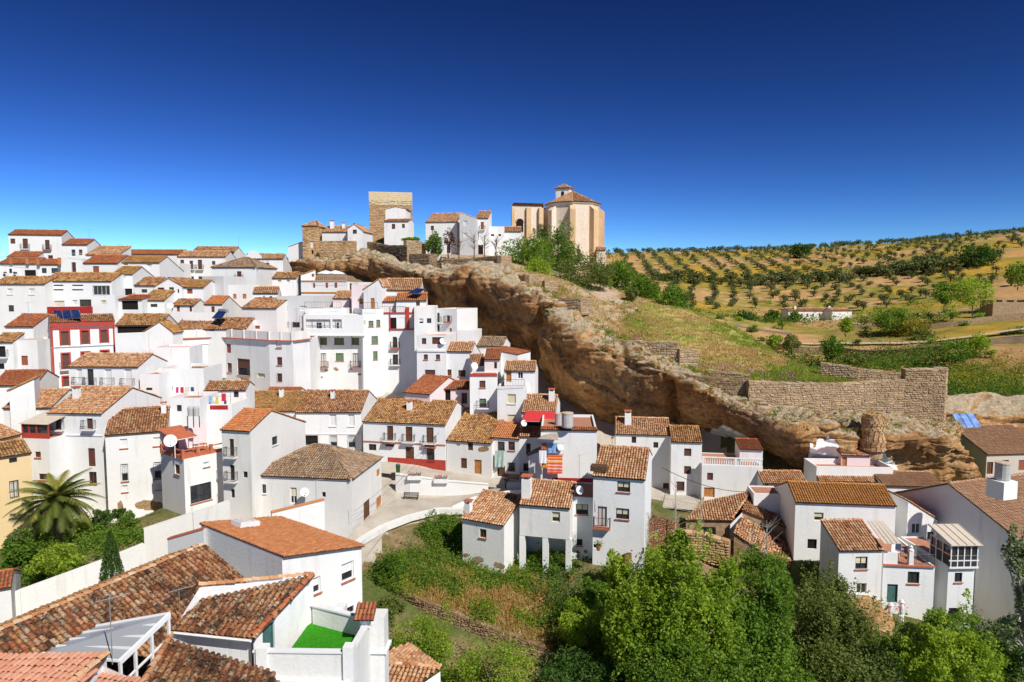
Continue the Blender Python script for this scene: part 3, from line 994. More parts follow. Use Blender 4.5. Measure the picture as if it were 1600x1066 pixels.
house('white house with orange painted window surround under a brown tiled roof', 283, 449, 318, 117, yaw=0, h=6, ry=438, tile=OCH, D=8, win=[(292, 451.5, 301, 459, 'r')])
H = house('long white town house with three tall balcony doors left of the hipped roof', 277, 401, 352, 146, yaw=4, h=9, ry=393, tile=DRY, D=9, s=.36,
      win=[(281.5, 406, 288, 421, 'bB'), (296, 407.5, 302, 421, 'dB'), (309, 406, 316, 421, 'dB'), (331, 408, 336.5, 414, 'b'), (282, 432, 289, 437, 'g'), (296, 432, 303, 437, 'g'), (310, 432, 316, 437, 'g')])
house('small white house with a dark terrace hatch wedged left of the long balcony house', 262, 411, 280, 140, yaw=4, h=6, roof='flat', D=6, win=[(266, 414, 276, 416, 'r')])
house('farthest skyline house with a long brown roof and white side gable behind the town hall', 300, 393, 366, 165, yaw=4, h=6, ry=386, tile=BRN, D=10, s=.36,
      win=[(341, 394, 350, 397, 'g'), (361, 394.5, 366, 397, 'g')])
H = house('white town hall with a curved pediment, tall balcony doors and flags', 381, 404, 442, 142, yaw=8, h=9.5, ry=397, tile=DRY, D=10, s=.36, name='town_hall', cat='town hall',
      win=[(401.5, 411, 408, 424, 'wB'), (414, 411, 421, 424, 'wB'), (387, 411, 391, 414, 'g'), (402, 431, 421, 446, 'k')])
town = H
mb = MB()
pp = []
for x, y in ((381, 404.5), (381.5, 400), (386, 399), (389, 395), (393, 392), (397, 391.5), (401, 393), (404, 397), (408, 400), (409, 404.5)):
    pp.append(hit(x, y, H.E0 + H.nf * .12, H.nf))
mb.prism(pp[::-1], H.nb * .5); mb.build('pediment', M['white'], H.root)
house('white house with a grey brown hipped roof and tall shuttered door below the town hall', 331, 417.5, 400, 134, yaw=-4, h=7, roof='hip', ry=402.5, tile=GRY, s=.36, name='house',
      win=[(370, 424, 377.5, 437.5, 'bB'), (341, 437, 347, 444, 'g'), (369, 441, 378, 444, 'k')])
house('white terrace block with two red shutters below the grey hipped roof', 349, 445, 408, 122, yaw=0, h=7, roof='flat', D=8, par=1.0,
      win=[(364, 459.5, 369.5, 467, 'o'), (379, 459.5, 385, 467, 'o'), (397, 462, 402, 467, 'g')])
house('tall blank wall house in shade grey left of the white terrace with red shutters', 316, 432, 349, 122, yaw=-16, h=8, roof='flat', D=6, par=.4, wall='grey', win=[])  # grey plaster puts the shade of this side into its colour
house('small white house with two cream blinds under a brown roof beside the stone tower', 425, 434.5, 463, 128, yaw=3, h=6, ry=426, tile=BRN, D=8, win=[(434, 437, 439.5, 442, 'y'), (448, 437, 453, 442, 'y')])
house('white house with a broad right gable and dry tiled roof above the grey block', 395, 458, 434, 116, yaw=14, h=6, roof='gable', ry=448.5, D=9, tile=DRY, win=[(411, 463, 414, 468, 'k'), (421, 463, 425.5, 470, 'w')])
house('low house with a smooth orange shed roof and grey side gable', 319, 475, 347, 112, yaw=2, h=5.5, roof='gable', ry=463, D=9, tile=ORG, win=[(330, 479, 335.5, 488, 'b')])
house('small white house with a short brown roof, awning and pink doorway', 268, 477, 303, 111, yaw=0, h=5, ry=468, D=7, tile=OLD, win=[(276, 479, 281, 487, 'r'), (296, 479, 300, 487, 'w')])
wallstrip('terrace_wall', 'plain white terrace parapet in front of the orange shed roof', 'wall', [(286, 489, 106, 2.2), (337, 488, 106, 2.2)], 'white', th=.3)
M4 = house('white house with a grey gable and tufted brown roof left of the rendered grey block', 378, 480.5, 432, 108, yaw=-12, h=8, ry=466.5, D=11, tile=OLD, lwin=[(369, 489, 374, 497, 'k')],
      win=[(397, 509, 406, 514, 'r')])
house('grey rendered block of flats with four blind covered windows', 432, 463, 488, 110, yaw=-6, h=8, roof='flat', D=9, par=.5, wall='grey',
      win=[(440, 478.5, 450, 487, 'p'), (468.5, 478, 479, 486, 'p'), (440, 503.5, 451.5, 511.5, 'pG'), (457, 503.5, 468.5, 511.5, 'gG')])
M5 = house('long low house with a brown tiled roof and dark solar heater behind the bent parapet', 270, 514, 384, 103, yaw=2, h=5, ry=497.5, D=9, tile=OLD,
      win=[(280, 515.5, 289, 522, 'g'), (299, 515, 308, 522, 'g'), (327, 514, 335, 517, 'g'), (352, 512, 360, 515, 'g'), (367, 510.5, 375, 518, 'g')])
big = polyhouse('big white building with a long bent front and a panelled roof terrace parapet', [(250, 105), (271, 101), (343, 104), (420, 98), (457, 97), (484, 101)], 526, h=14, wall='white', par=1.0,
     wins=[(), (), [(353.5, 537, 361, 552, 'r'), (355, 567, 362.5, 582, 'bHS'), (370.5, 560, 391, 588, 'bHS'), (375, 589, 389, 596, 'y'), (402, 583, 414, 591, 'y')],
           [(431, 531, 440, 544, 'bHS'), (432.5, 558, 441, 571, 'bS'), (433, 583.5, 441, 597, 'bG')], ()], back=8)
# ------------------------------------------------------------------ red trimmed house and its row
R1 = house('white three storey house with vivid red window surrounds, corner bands and cornice', 78, 503.5, 179, 92, yaw=36, h=9.6, ry=492, D=9, tile=OLD,
      win=[(95, 518, 108, 540, 'bT'), (127, 517, 139, 538, 'bT'), (157, 516, 168.5, 536, 'bT'), (97, 553, 109, 577, 'bTB'), (128, 551, 140, 574, 'bT'), (158, 548.5, 170, 572, 'bT'), (98.5, 589, 109, 604, 'bT')])
band(R1, 503.5, 511, 'redpaint', .18); band(R1, 513, 515.5, 'redpaint', .10, nm='string_course'); band(R1, 543, 544.5, 'greymetal', .06, nm='string_course')
for xa, xb in ((78.2, 82), (176, 178.8)):
    band(R1, 512, 600, 'redpaint', .05, nm='corner_band', xa=xa, xb=xb)
mb = MB(); pp = [hit(x, y, R1.E0 + R1.nf * .2, R1.nf) for x, y in ((123, 503.6), (132, 498.5), (141, 502.6))]
mb.prism(pp[::-1], R1.nb * .4); mb.build('pediment', M['redpaint'], R1.root)
house('long brown roofed veranda house with grey corrugated awning right of the red trimmed house', 180, 508, 252, 98, yaw=10, h=5, roof='gable', ry=491.5, D=8, tile=BRN, wall='pink',
      win=[(183, 510, 235, 521, 'k')])
wallstrip('terrace_wall', 'white balcony wall under the corrugated veranda awning', 'wall', [(180, 521, 95, 3.5), (232, 519, 95.5, 3.5)], 'white', th=.3)
house('white house with a pale stepped gable facing right of the red trimmed house', 206, 530, 270, 97, yaw=0, h=5, roof='gablef', apex=(249, 503), rtop=519, D=3, tile=OCH)
house('tall plain white wall house below the stepped gable', 216, 549, 281, 93, yaw=4, h=5.5, roof='flat', D=5, par=.3, win=[])
house('white house at the left edge with one orange framed window and a flat roof terrace', 20, 532, 58, 90, yaw=6, h=8, roof='flat', D=7, par=.7, win=[(33, 556, 44, 571, 'r')])
house('white house cut by the left edge with a brown roof and dark balcony opening', -14, 534, 20, 89, yaw=4, h=8, roof='shed', ry=521, tile=BRN, win=[(-6, 541, 9, 558, 'kB'), (-8, 568, 7, 577, 'k')])
house('small white house with a slanting tiled lean-to and a chimney pipe, upper left', 8, 510, 52, 97, yaw=5, h=6, roof='shed', ry=503, D=4, tile=RED, wall='white', win=[(2, 520, 10, 522, 'k')])
HB0 = house('white house with four balcony windows in the shade under a wide golden brown roof', 107, 572, 216, 84, y1=572.5, h=7, ry=553, tile=DRY,
      win=[(119, 577, 129, 601, 'pB'), (136, 577, 147, 602, 'gB'), (163, 577.5, 175, 602, 'pB'), (194, 577.5, 206.5, 603, 'pB')])
house('white terrace house with a small balustrade right of the four balcony windows', 218, 585, 248, 83, yaw=0, h=5, roof='flat', D=4, par=.2, win=[(228, 606, 238, 610, 'g')])
house('tall white blank house with one narrow window behind the small balustrade', 240, 543, 296, 91, yaw=6, h=7, roof='flat', D=5, par=.3, win=[(246, 569, 257, 584, 'gs')])
house('white house with a dipping red brown roof at the left edge above the golden roof', -12, 602, 56, 80, y1=600, h=5, ry=579, tile=RED, win=[])
house('white lean-to with a slanting ochre tile coping at the left', 14, 610, 54, 76, yaw=25, h=4, roof='shedx', rtop=592, D=3, tile=OCH)
house('white house with an older golden tiled roof and small brown window above the glazed balcony', 5, 637, 80, 77, y1=636, h=5, ry=609, tile=DRY, win=[(22, 639, 30, 650, 'b')])
HB = house('tall white house with brown shutters and a golden tiled roof behind the palm', 75, 644, 159, 73, y1=645.5, by=800, ry=605, tile=DRY,
      win=[(86, 654.5, 96, 671, 'wB'), (135, 654, 145.5, 670, 'bB'), (87, 700.5, 99, 728, 'b'), (137, 700.5, 149.5, 729, 'b'), (89, 737, 101.5, 756, 'w'), (138.5, 737.5, 151.5, 756, 'wS')])
band(HB, 678.5, 680, 'whiteframe', .08)
G1 = house('narrow white wing with a red glazed balcony beside the yellow house', 33, 685, 76, 71, y1=686.5, by=790, roof='flat', D=4, par=.1,
      win=[(54.5, 706, 64, 715, 'bS'), (60.5, 740.5, 74.5, 750, 'wS')])
HC = house('grey white house with a dark brown roof and a bare mortar patch near its foot', 164, 679, 261, 71, y1=672, by=815, ry=638, tile='tile_old', wall='aged',
      win=[(187, 686, 199.5, 700.5, 'pS'), (239, 683.5, 251, 697, 'pS'), (188.5, 725, 201, 752.5, 'pHSG'), (240, 722, 253, 748.5, 'pHSG'), (190, 758.5, 200, 769, 'pS'), (243, 755, 253.5, 765.5, 'pS')])
HY = house('yellow ochre house with a barred window at the left edge', -30, 718, 48, 60, y1=706, by=860, ry=692, tile=BRN, wall='cream', win=[(14, 751, 30, 778, 'cG'), (14, 716, 27, 723, 'g')], D=9)
house('low house at the left edge with a tiled roof carrying a white chimney', -30, 692, 32, 66, y1=677, h=4, ry=640, tile=DRY, wall='cream', D=9)
HT = house('white corner house with a red railed roof terrace and a large dark grid window', 287, 718, 353, 66, y1=704.5, by=800, roof='flat', D=4.6, par=.05, wall='aged', floor='terracotta',
      win=[(297, 756, 331, 784, 'gS'), (317.5, 722, 327, 729.5, 'pS')], lwin=[(273, 726, 281, 741, 'bS')])
HO = house('white house with a bright orange two part roof and a shaded front', 346, 670, 391, 67, yaw=-14, by=800, roof='gable', ry=640, tile=ORG, D=10, wall='aged',
      win=[(358, 686, 366, 713, 'wB'), (359, 727, 367, 751, 'wB'), (361, 764.5, 367, 778, 'g'), (380, 737, 387, 746.5, 'g')], rwin=[(425, 682, 434, 695, 'gs')])
house('white house behind with a washing terrace under a short brown tiled roof', 319, 609.5, 384, 84, y1=608.5, h=6, ry=596, tile=OLD, win=[(365, 611.5, 373, 621, 'g')])
house('tiny white house with a grey corrugated roof beside the washing', 281, 598, 322, 87, yaw=3, h=4, roof='shed', ry=586, tile=GRY, D=4, win=[(303, 601, 311, 611, 'k')])
HD = house('white terraced house with a mossy brown roof, left of three along the street', 363, 640.5, 461, 88, y1=641.5, by=700, ry=612, tile=OCH)
house('small white house whose red tiled roof peeks over the mossy brown roof', 412, 620, 464, 93, yaw=0, h=4, ry=606, tile=RED)
HE = house('white two storey terraced house with arched white niches and four grey shuttered windows', 462, 643.5, 564, 87, y1=643.5, by=703, ry=610.5, tile=OLD,
      win=[(514.5, 648, 525.5, 666, 'ps'), (543.5, 648, 554, 666, 'ps'), (477, 680.5, 497, 695.5, 'kG'), (515.5, 680.5, 527, 700, 'pHG'), (543.5, 680.5, 555.5, 700, 'pHG')])
band(HE, 677.5, 679, 'white', .07, nm='string_course')
HF = house('white street house with a red painted base and three brown balcony doors', 567, 657.5, 696, 85, y1=663, by=722, ry=625.5, tile=BRN,
      win=[(604.5, 665.5, 614.5, 688, 'dB'), (633.5, 667, 644.5, 690, 'dB'), (666, 668, 677.5, 692, 'dB'), (633.5, 698.5, 647, 727, 'd'), (667, 701, 679, 723, 'wGO'), (576, 694, 588, 704, 'w'), (602, 694, 616, 698, 'wO')])
band(HF, 688.5, 690, 'terracotta', .09, nm='string_course'); band(HF, 712.5, 731, 'redpaint', .04, nm='painted_base', xa=606)
HG = house('white corner house with a hipped grey brown roof beside the plaza', 389, 741, 549, 68, y1=747.5, by=830, roof='hip', ry=695, tile=GRY, apex=4.6,
      win=[(409, 757, 416, 771, 'gs'), (396.5, 761.5, 401, 768, 'k'), (453, 762, 464, 787, 'iH'), (503, 769, 509, 777, 'k')], rwin=[(588.5, 733, 594, 745, 'o'), (606.5, 764, 612, 775.5, 'o'), (568, 782, 578.5, 815, 'd'), (588, 775, 597.5, 798.5, 'o')], D=9)
house('plain white block with a low parapet behind the washing terrace', 247, 576, 318, 86, yaw=2, h=6, roof='flat', D=6, par=.9, win=[(262, 603, 270, 611, 'k')])
WT = house('white washing terrace with two red panels in its parapet', 309, 632, 362, 80, yaw=0, by=690, roof='flat', D=5, par=1.0, win=[])
band(WT, 633.5, 640, 'redwall', .03, nm='red_panel', xa=311, xb=323); band(WT, 633.5, 640, 'redwall', .03, nm='red_panel', xa=328, xb=356)
house('white wall house filling the corner behind the dark brown roof', 262, 622, 312, 78, yaw=0, h=7, roof='flat', D=5, par=.5, win=[(276, 633, 284, 643, 'g')])
for i in range(1, 5):
    a, b_ = big.E[i], big.E[i + 1]
    u = unit(b_ - a); n_ = np.array([u[1], -u[0], 0]); L_ = np.linalg.norm(b_ - a)
    mb = MB(); mb.box((a + b_) / 2 - n_ * .14 + UP * .62, (L_ - .04, .14, 1.2), u); mb.build('parapet', M['aged'], big.root)
    mb = MB(); mb.box((a + b_) / 2 + n_ * .1 - UP * .05, (L_, .42, .14), u); mb.build('cornice', M['mortar' if False else 'terracotta'], big.root)
    mb = MB(); k = max(2, int(L_ / 2.4))
    for j in range(k + 1):
        mb.box(a + u * (L_ * j / k) - n_ * .1 + UP * .66, (.22, .26, 1.32), u)
    o = mb.build('parapet_pier', M['grey' if i == 1 else 'white'], big.root); o['kind'] = 'stuff'  # left-facing piers grey: their shade is put into the colour
# ------------------------------------------------------------------ middle block under the castle
B1 = house('tall white block of flats with an overhanging glazed gallery on struts', 484, 524, 570, 108, yaw=-4, h=12, roof='flat', D=10, par=.1, wall='aged',
      win=[(499, 528, 511, 538.5, 'nS'), (522, 528, 537.5, 538.5, 'nS'), (549, 528, 561, 538.5, 'nS'), (501, 552, 510, 573.5, 'cRS'), (524.5, 552, 537, 564, 'nS'), (551, 552, 560, 573.5, 'cRS')])
def upper_box(parent, label, x0, y0, x1, d, yaw, h, D, wins, wall='white', par=.0):
    return house(label, x0, y0, x1, d, yaw=yaw, h=h, roof='flat', D=D, par=par or .9, wall=wall, win=wins, gp=False)
gy0, gy1 = 492, 524
Gx = W(474, gy0, 106.5); Gr = W(568, gy0, 106.0)
mb = MB(); ud = unit((Gr - Gx) * np.array([1, 1, 0])); nf_ = np.array([ud[1], -ud[0], 0]); wdt = np.linalg.norm((Gr - Gx)[:2])
Gr = Gx + ud * wdt; zb_ = hit(474, gy1, Gx, nf_)[2]
ops = []
todo = []
for q in ((477.5, 499, 516.5, 513.5, 'p'), (519, 499, 534, 513.5, 'p')):
    a, b_ = hit(q[0], q[1], Gx, nf_), hit(q[2], q[3], Gx, nf_)
    o_ = (np.dot(a - Gx, ud), np.dot(b_ - Gx, ud), b_[2], a[2]); ops.append(o_); todo.append((o_, q[4]))
facade(mb, Gx, ud, nf_, [(0, Gx[2]), (wdt, Gx[2])], zb_, ops, rec=.3)
facade(mb, Gr, -nf_, ud, [(0, Gx[2]), (5, Gx[2])], zb_); facade(mb, Gx - nf_ * 5, nf_, -ud, [(0, Gx[2]), (5, Gx[2])], zb_)
A_, B_ = Gx.copy(), Gr.copy(); A_[2] = B_[2] = zb_
mb.poly([A_, A_ - nf_ * 5, B_ - nf_ * 5, B_]); mb.poly([Gx, Gr, Gr - nf_ * 5, Gx - nf_ * 5])
gal = mb.build('gallery', M['white'], B1.root)
for o_, s_ in todo:
    mb = MB()
    n = max(3, int((o_[1] - o_[0]) / .8))
    P = lambda x, z, k: np.array([Gx[0], Gx[1], 0]) + ud * x - nf_ * k + UP * z
    mb.poly([P(o_[0], o_[2], .3), P(o_[1], o_[2], .3), P(o_[1], o_[3], .3), P(o_[0], o_[3], .3)])
    mb.build('blind', M['blind_white'], gal)
    mb = MB()
    for i in range(n + 1):
        x = o_[0] + (o_[1] - o_[0]) * i / n
        mb.box(P(x, (o_[2] + o_[3]) / 2, .2), (.06, .06, o_[3] - o_[2]), ud, nf_)
    mb.box(P((o_[0] + o_[1]) / 2, o_[2] + .45, .12), (o_[1] - o_[0], .05, .08), ud, nf_)
    mb.build('window_frame', M['greymetal'], gal)
    mb = MB(); x = o_[0] + (o_[1] - o_[0]) * .52
    mb.box(P(x, (o_[2] + o_[3]) / 2 - .25, .28), ((o_[1] - o_[0]) * .2, .02, (o_[3] - o_[2]) * .62), ud, nf_); mb.build('pane', M['glass'], gal)
mb = MB()
for k in (.1, .32, .55, .78):
    p = A_ + ud * wdt * k
    mb.tube([p - nf_ * .2, p - nf_ * 1.9 - UP * 1.3], .05, 4)
mb.build('strut', M['blind_red'], B1.root)
mb = MB(); mb.box((A_ + B_) / 2 + nf_ * .05 - UP * .02, (wdt + .2, .3, .14), ud); mb.build('cornice', M['aged'], B1.root)
upper_box(B1, 'white roof storey with a laundry terrace on top of the gallery block', 476, 482, 533, 108.5, -3, 2, 6, [])
B2 = house('slim bright white tower house with six windows turned to the right of the gallery block', 566, 483, 599, 106, yaw=24, h=13, roof='flat', D=7, par=.8,
      win=[(576, 501.5, 583.5, 510.5, 'nS'), (588, 500, 594, 510, 'nS'), (580.5, 525.5, 590.5, 537, 'nS'), (583, 549, 590, 562, 'nS'), (568, 501, 571, 508, 'y')])
B3 = house('white house with a red framed loggia, red corner post and a red edged balcony', 592, 489, 648, 109, yaw=0, h=13, roof='flat', D=7, par=.6, wall='white', floor='terracotta',
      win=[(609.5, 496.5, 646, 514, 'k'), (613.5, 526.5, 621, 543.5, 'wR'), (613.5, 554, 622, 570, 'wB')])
band(B3, 488, 490.5, 'redpaint', .12, nm='coping'); band(B3, 513.5, 516, 'redpaint', .12, nm='sill_band', xa=608, xb=648)
o, u, n_, prof, _ = B3.sides['f']
mb = MB()
for x, w_ in ((637, .5), (609.5, .12), (647, .12)):
    a = hit(x, 480, o + n_ * .1, n_); b_ = hit(x, 516, o + n_ * .1, n_)
    mb.box((a + b_) / 2, (w_, .3, abs(a[2] - b_[2])), u, n_)
mb.build('post', M['redpaint'], B3.root)
railing('railing', [hit(592, 489, o, n_), hit(634, 489, o, n_)], 1.0, B3.root, 'iron', .3)
B4 = house('square white tower house with two high windows against the overhanging rock', 647, 479, 679, 105, yaw=2, h=12, roof='flat', D=7, par=.2, win=[(654.5, 498, 661.5, 506, 'pH'), (667, 497.5, 674, 505, 'g')])
B5 = house('white house with a broad dry tiled roof directly under the castle rock', 597, 453, 657, 112, yaw=4, h=8, ry=436, D=9, tile=DRY, win=[])
house('white gabled wing with a tall orange door left of the broad dry roof', 568, 452, 597, 110.5, yaw=-10, h=8, roof='gablef', apex=(592, 436), rtop=446, D=3.5, tile=DRY, win=[(579, 466, 585.5, 483, 'o')])
house('narrow pinkish wall house with a small orange door behind the laundry terrace', 549, 445, 569, 112, yaw=-5, h=8, roof='flat', D=4, par=.2, wall='pink', win=[(561.5, 466.5, 567.5, 475.5, 'o')])
house('low white hut with a small orange tile roof on the roof terrace', 598, 471, 620, 110, yaw=3, h=3, roof='shed', D=2.5, ry=465, tile=ORG, gp=False)
house('white rooftop room with an orange roof and solar panels beside the rock', 619, 469.5, 666, 109, yaw=3, h=3.5, roof='shed', D=3, ry=461, tile=ORG, win=[(650, 469.5, 656, 478, 'w')], gp=False)
B7 = house('white restaurant with a brown striped cornice and red shutters below the castle rock', 470, 440, 541, 126, yaw=3, h=6, roof='flat', D=9, par=.9,
      win=[(489, 442.5, 492.5, 450, 'r'), (508.5, 442, 512.5, 450, 'r'), (522.5, 442, 527, 450, 'r')])
band(B7, 438.3, 440.3, 'oakwood', .1); band(B7, 456.3, 458.3, 'oakwood', .1, nm='string_course')
house('small white rooftop hut with a slanting brown roof beside the umbrellas', 470, 429.5, 493, 128, yaw=18, h=3.5, roof='shedx', rtop=422, D=4, tile=BRN, win=[(487, 428, 491, 433, 'r')], gp=False)
house('white house with a tiny terrace roof between the restaurant and the gallery block', 520, 466, 545, 115, yaw=0, h=5, roof='shed', D=3, ry=461, tile=DRY, wall='pink')
house('narrow shaded white house under the castle rock, right of the restaurant', 541, 441, 560, 128, yaw=-20, h=6, roof='flat', D=6, wall='white', win=[(546, 443, 550, 456, 'w')])
house('shaded white cave house with a small red balcony deep under the overhang', 679, 482, 714, 111, yaw=-30, h=7, roof='flat', D=6, par=.2, wall='white', win=[(682, 489, 687, 504, 'wB'), (698, 493, 703, 503, 'wR'), (682, 508, 687, 520, 'w'), (702, 513, 706, 526, 'o')])
house('shaded cave house with a white balustrade behind the lower tiled roof', 714, 516, 742, 107, yaw=-10, h=5, roof='flat', D=5, par=.9, wall='white', win=[])
C1 = house('white house with a stepped parapet top and five dark windows above the porch roofs', 651, 524, 697, 98, yaw=-6, by=598, roof='flat', D=8, par=.4,
      win=[(659, 528.5, 666, 538, 'b'), (675, 527, 694, 538, 'b'), (662, 554, 668.5, 562, 'bS'), (681, 554, 687.5, 562, 'bS'), (664, 578, 680, 586.5, 'b')])
band(C1, 547, 549.5, 'white', .12)
C2 = house('white house with a low golden roof and two lower windows beside the stepped parapet house', 697, 548.5, 737, 98, yaw=-6, by=598, ry=535, tile=DRY, D=8,
      win=[(699, 577.5, 705.5, 587, 'bS'), (716, 578.5, 727.5, 588, 'bS')])
house('dark roofed cave house in the shade directly under the rock', 745, 540, 785, 106, yaw=-12, h=4, ry=527, tile=GRY, D=6)
C3 = house('pink walled porch house with two bent red brown roofs', 632, 612, 672, 90, yaw=-28, h=4.2, roof='gable', ry=588, tile=RED, wall='pink', D=6.5)
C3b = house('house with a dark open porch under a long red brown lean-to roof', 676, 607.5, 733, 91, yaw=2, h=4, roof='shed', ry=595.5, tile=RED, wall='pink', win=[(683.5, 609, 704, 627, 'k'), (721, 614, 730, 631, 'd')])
C4 = house('white tower house with a red rimmed terrace, a brown window and green shutters', 734, 587, 777, 88, yaw=0, by=650, roof='flat', D=4, par=.1, floor='terracotta',
      win=[(749, 595, 758.5, 606, 'bS'), (749, 623, 759.5, 637, 'nHB')])
band(C4, 584, 588, 'redpaint', .1, nm='coping')
house('white rooftop hut with a small red roof on the red rimmed terrace', 757, 561, 781, 92, yaw=-4, h=5, roof='shed', D=3, ry=554, tile=RED, win=[(772, 566, 776.5, 576, 'w')], gp=False)
house('white block with a sloping tile topped parapet pushed against the dark rock', 766, 546, 809, 95, yaw=-22, h=9, roof='shedx', rtop=554, D=5, tile=RED, over=(.05, .05))
house('white hut with a short golden roof behind the red rimmed terrace', 738, 570, 760, 94, yaw=10, h=4, roof='shed', ry=561, D=3, tile=DRY, gp=False)
C5 = house('white tower house with a covered top terrace and two cream shutters', 777, 604, 822, 86, yaw=-6, by=668, roof='flat', D=8, par=.9,
      win=[(793, 616, 806, 631, 'ys'), (793, 648, 806, 662, 'y')])
C5b = house('covered roof terrace room with an orange door and a golden roof', 788, 578.5, 836, 88, yaw=-6, h=4.5, ry=564.5, tile=DRY, D=6, wall='white', gp=False, win=[(791, 580, 799, 597, 'o'), (809, 581, 817, 592, 'i')])
C6 = house('white house with a red fabric awning over its dark terrace', 815, 643.5, 868, 83, yaw=-8, by=690, ry=617, tile=DRY, D=8, win=[(822, 655, 847, 673, 'k')])
C7 = house('white street house with a weathered brown roof, flaking front and orange brown door', 698, 687, 768, 83, y1=692, by=742, ry=644, tile=BRN, wall='aged', D=9,
      win=[(731, 691.5, 739, 704, 'b'), (720, 716, 729.5, 732, 'b'), (741, 718.5, 752.5, 741, 'o')])
house('low roof fragment lying in the shade above the weathered brown roof', 724, 645, 777, 90, yaw=4, h=5, ry=634, tile=DRY, D=6)
C8 = house('narrow white street house with an orange roof and a hanging green curtain', 768, 682, 812, 82, y1=685, by=750, ry=660.5, tile=ORG, D=7,
      win=[(777.5, 690, 788.5, 705, 'w'), (794, 690.5, 804.5, 704, 'bHS'), (794, 723, 804.5, 735.5, 'wGS'), (777, 728, 789, 745, 'd')])
band(C8, 738, 746, 'stonebase', .05, nm='stone_base', xa=789, xb=811)
C9 = house('white street house with a black grilled window and a tiled terrace edge', 812, 681, 862, 81, y1=681.5, by=745, roof='shed', D=2.5, ry=672, tile=DRY,
      win=[(822, 693, 829, 711, 'g'), (818, 724, 828, 736, 'gG')])
band(C9, 738, 746, 'stonebase', .05, nm='stone_base', xa=812.5, xb=827)
C10 = house('big blank white house with a tiled parapet and striped laundry on its wall', 845, 671, 933, 73, yaw=-4, by=755, roof='flat', D=9, par=.3, wall='white')
house('small grey shed with a black roof beside the washing', 826, 711, 846, 74, yaw=-20, h=4.5, roof='shedx', rtop=703, D=3, tile=GRY, wall='white')
# ------------------------------------------------------------------ houses above the gorge
P1 = house('small grey walled house with one window and a partly shaded brown roof above the garden', 722.5, 808, 787.5, 64, yaw=-27, by=880, ry=771, tile=DRY, wall='aged', D=8.6,
      win=[(749.5, 827, 760, 840.5, 'wS')])
chimney(P1, 732, 799, .6, .8, 'aged')
P2 = house('white house standing on three tall square pillars above the garden', 812, 786.5, 890.6, 63, yaw=-14, h=3.1, ry=752, tile=DRY, D=5.6, gp=False,
      win=[(862, 800, 875, 816, 'yH')])
w_ = [o for o in P2.root.children if o.name.startswith('wall')][0]
for vtx in w_.data.vertices:
    if vtx.co.z < -1.0: vtx.co.z = .0
zfoot = W(850, 905, 61.5)[2]
for px in (815.7, 852, 888.5):
    a = hit(px, 800, P2.E0, P2.nf)
    mb = MB(); z1 = P2.zb + .05
    c = np.array([a[0], a[1], (z1 + zfoot - 1.5) / 2]) + P2.nb * .28
    mb.box(c, (.52, .52, z1 - zfoot + 1.5), P2.u, P2.nb); mb.build('pillar', M['white'], P2.root)
mb = MB(); c = P2.E0 + P2.u * P2.w / 2 + P2.nb * P2.dep / 2; c[2] = P2.zb + .06
mb.box(c, (P2.w - .05, P2.dep - .05, .1), P2.u, P2.nb); mb.build('floor_slab', M['white'], P2.root)
mb = MB(); b0 = P2.E0 + P2.nb * 3.6; b0[2] = 0
facade(mb, b0, P2.u, P2.nf, [(0, P2.zb + .03), (P2.w, P2.zb + .03)], zfoot - 1, [])
facade(mb, b0 + P2.u * P2.w, P2.nb, P2.u, [(0, P2.zb + .03), (2, P2.zb + .03)], zfoot - 1)
mb.build('lower_wall', M['white'], P2.root)
chimney(P2, 823, 775, .85, 1.7)
P3 = house('white link block with a small railed terrace between the pillar house and the tall house', 890, 776, 931, 63.8, yaw=-10, by=868, roof='flat', D=5, par=.15,
      win=[(900, 788, 919, 804, 'gHS'), (901, 842.5, 910, 853, 'wS')])
P4 = house('tall white house with wide terracotta silled windows and a striped brown roof', 927, 742, 1008, 62, y1=748, by=868, ry=699, tile=DRY, D=8.5,
      win=[(964.5, 752.5, 984.5, 769, 'gHS'), (962.5, 794.5, 983, 811.5, 'gHS'), (934, 791.5, 948, 823, 'cR'), (926.5, 850.5, 936, 857, 'k')], rwin=[(1027.5, 728, 1034, 757, 'oR')])
mb = MB(); p = onroof(P4, 936, 736); mb.box(p + UP * .3, (1.5, 1.0, .5), P4.u, P4.nb); mb.build('chimney', M['mortar'], P4.roof)
Q1 = house('white cave house with a half shaded brown roof tucked under the rock', 962, 677, 1048, 85, yaw=-8, by=752, ry=653, tile=DRY, wall='aged', D=8,
      win=[(987, 682.5, 994, 692.5, 'w'), (1021, 691, 1028.5, 700, 'w'), (1036, 755, 1050, 772, 'b')])
Q2 = house('white cave house with a black shaded roof and four brown shuttered windows', 1049, 689, 1097, 82, yaw=-8, by=775, ry=666, tile=BRN, D=6,
      win=[(1069, 701, 1080, 713, 'b'), (1069, 728.5, 1079.5, 741, 'b'), (1057.5, 752.5, 1069, 767, 'bG')])
Q3 = house('white terrace house with a long white balustrade in front of the painted cave', 1097, 727, 1192, 80, yaw=-9, by=790, roof='flat', D=6.5, par=.05,
      win=[(1105, 739, 1114, 750.5, 'b'), (1100, 762, 1116.5, 777, 'o')])
o, u, n_, prof, _ = Q3.sides['f']
mb = MB()
L_ = Q3.w; base = Q3.E0 + Q3.nb * .18
mb.box(base + u * L_ / 2 + UP * .95, (L_, .22, .12), u); mb.box(base + u * L_ / 2 + UP * .08, (L_, .22, .12), u)
k = int(L_ / .26)
for i in range(k):
    p = base + u * (L_ * (i + .5) / k)
    if i % 14 == 0: mb.box(p + UP * .5, (.3, .26, 1.0), u)
    else: mb.lathe(p + UP * .14, [(.05, 0), (.085, .2), (.05, .5), (.07, .75)], 6)
mb.build('balustrade', M['white'], Q3.root)
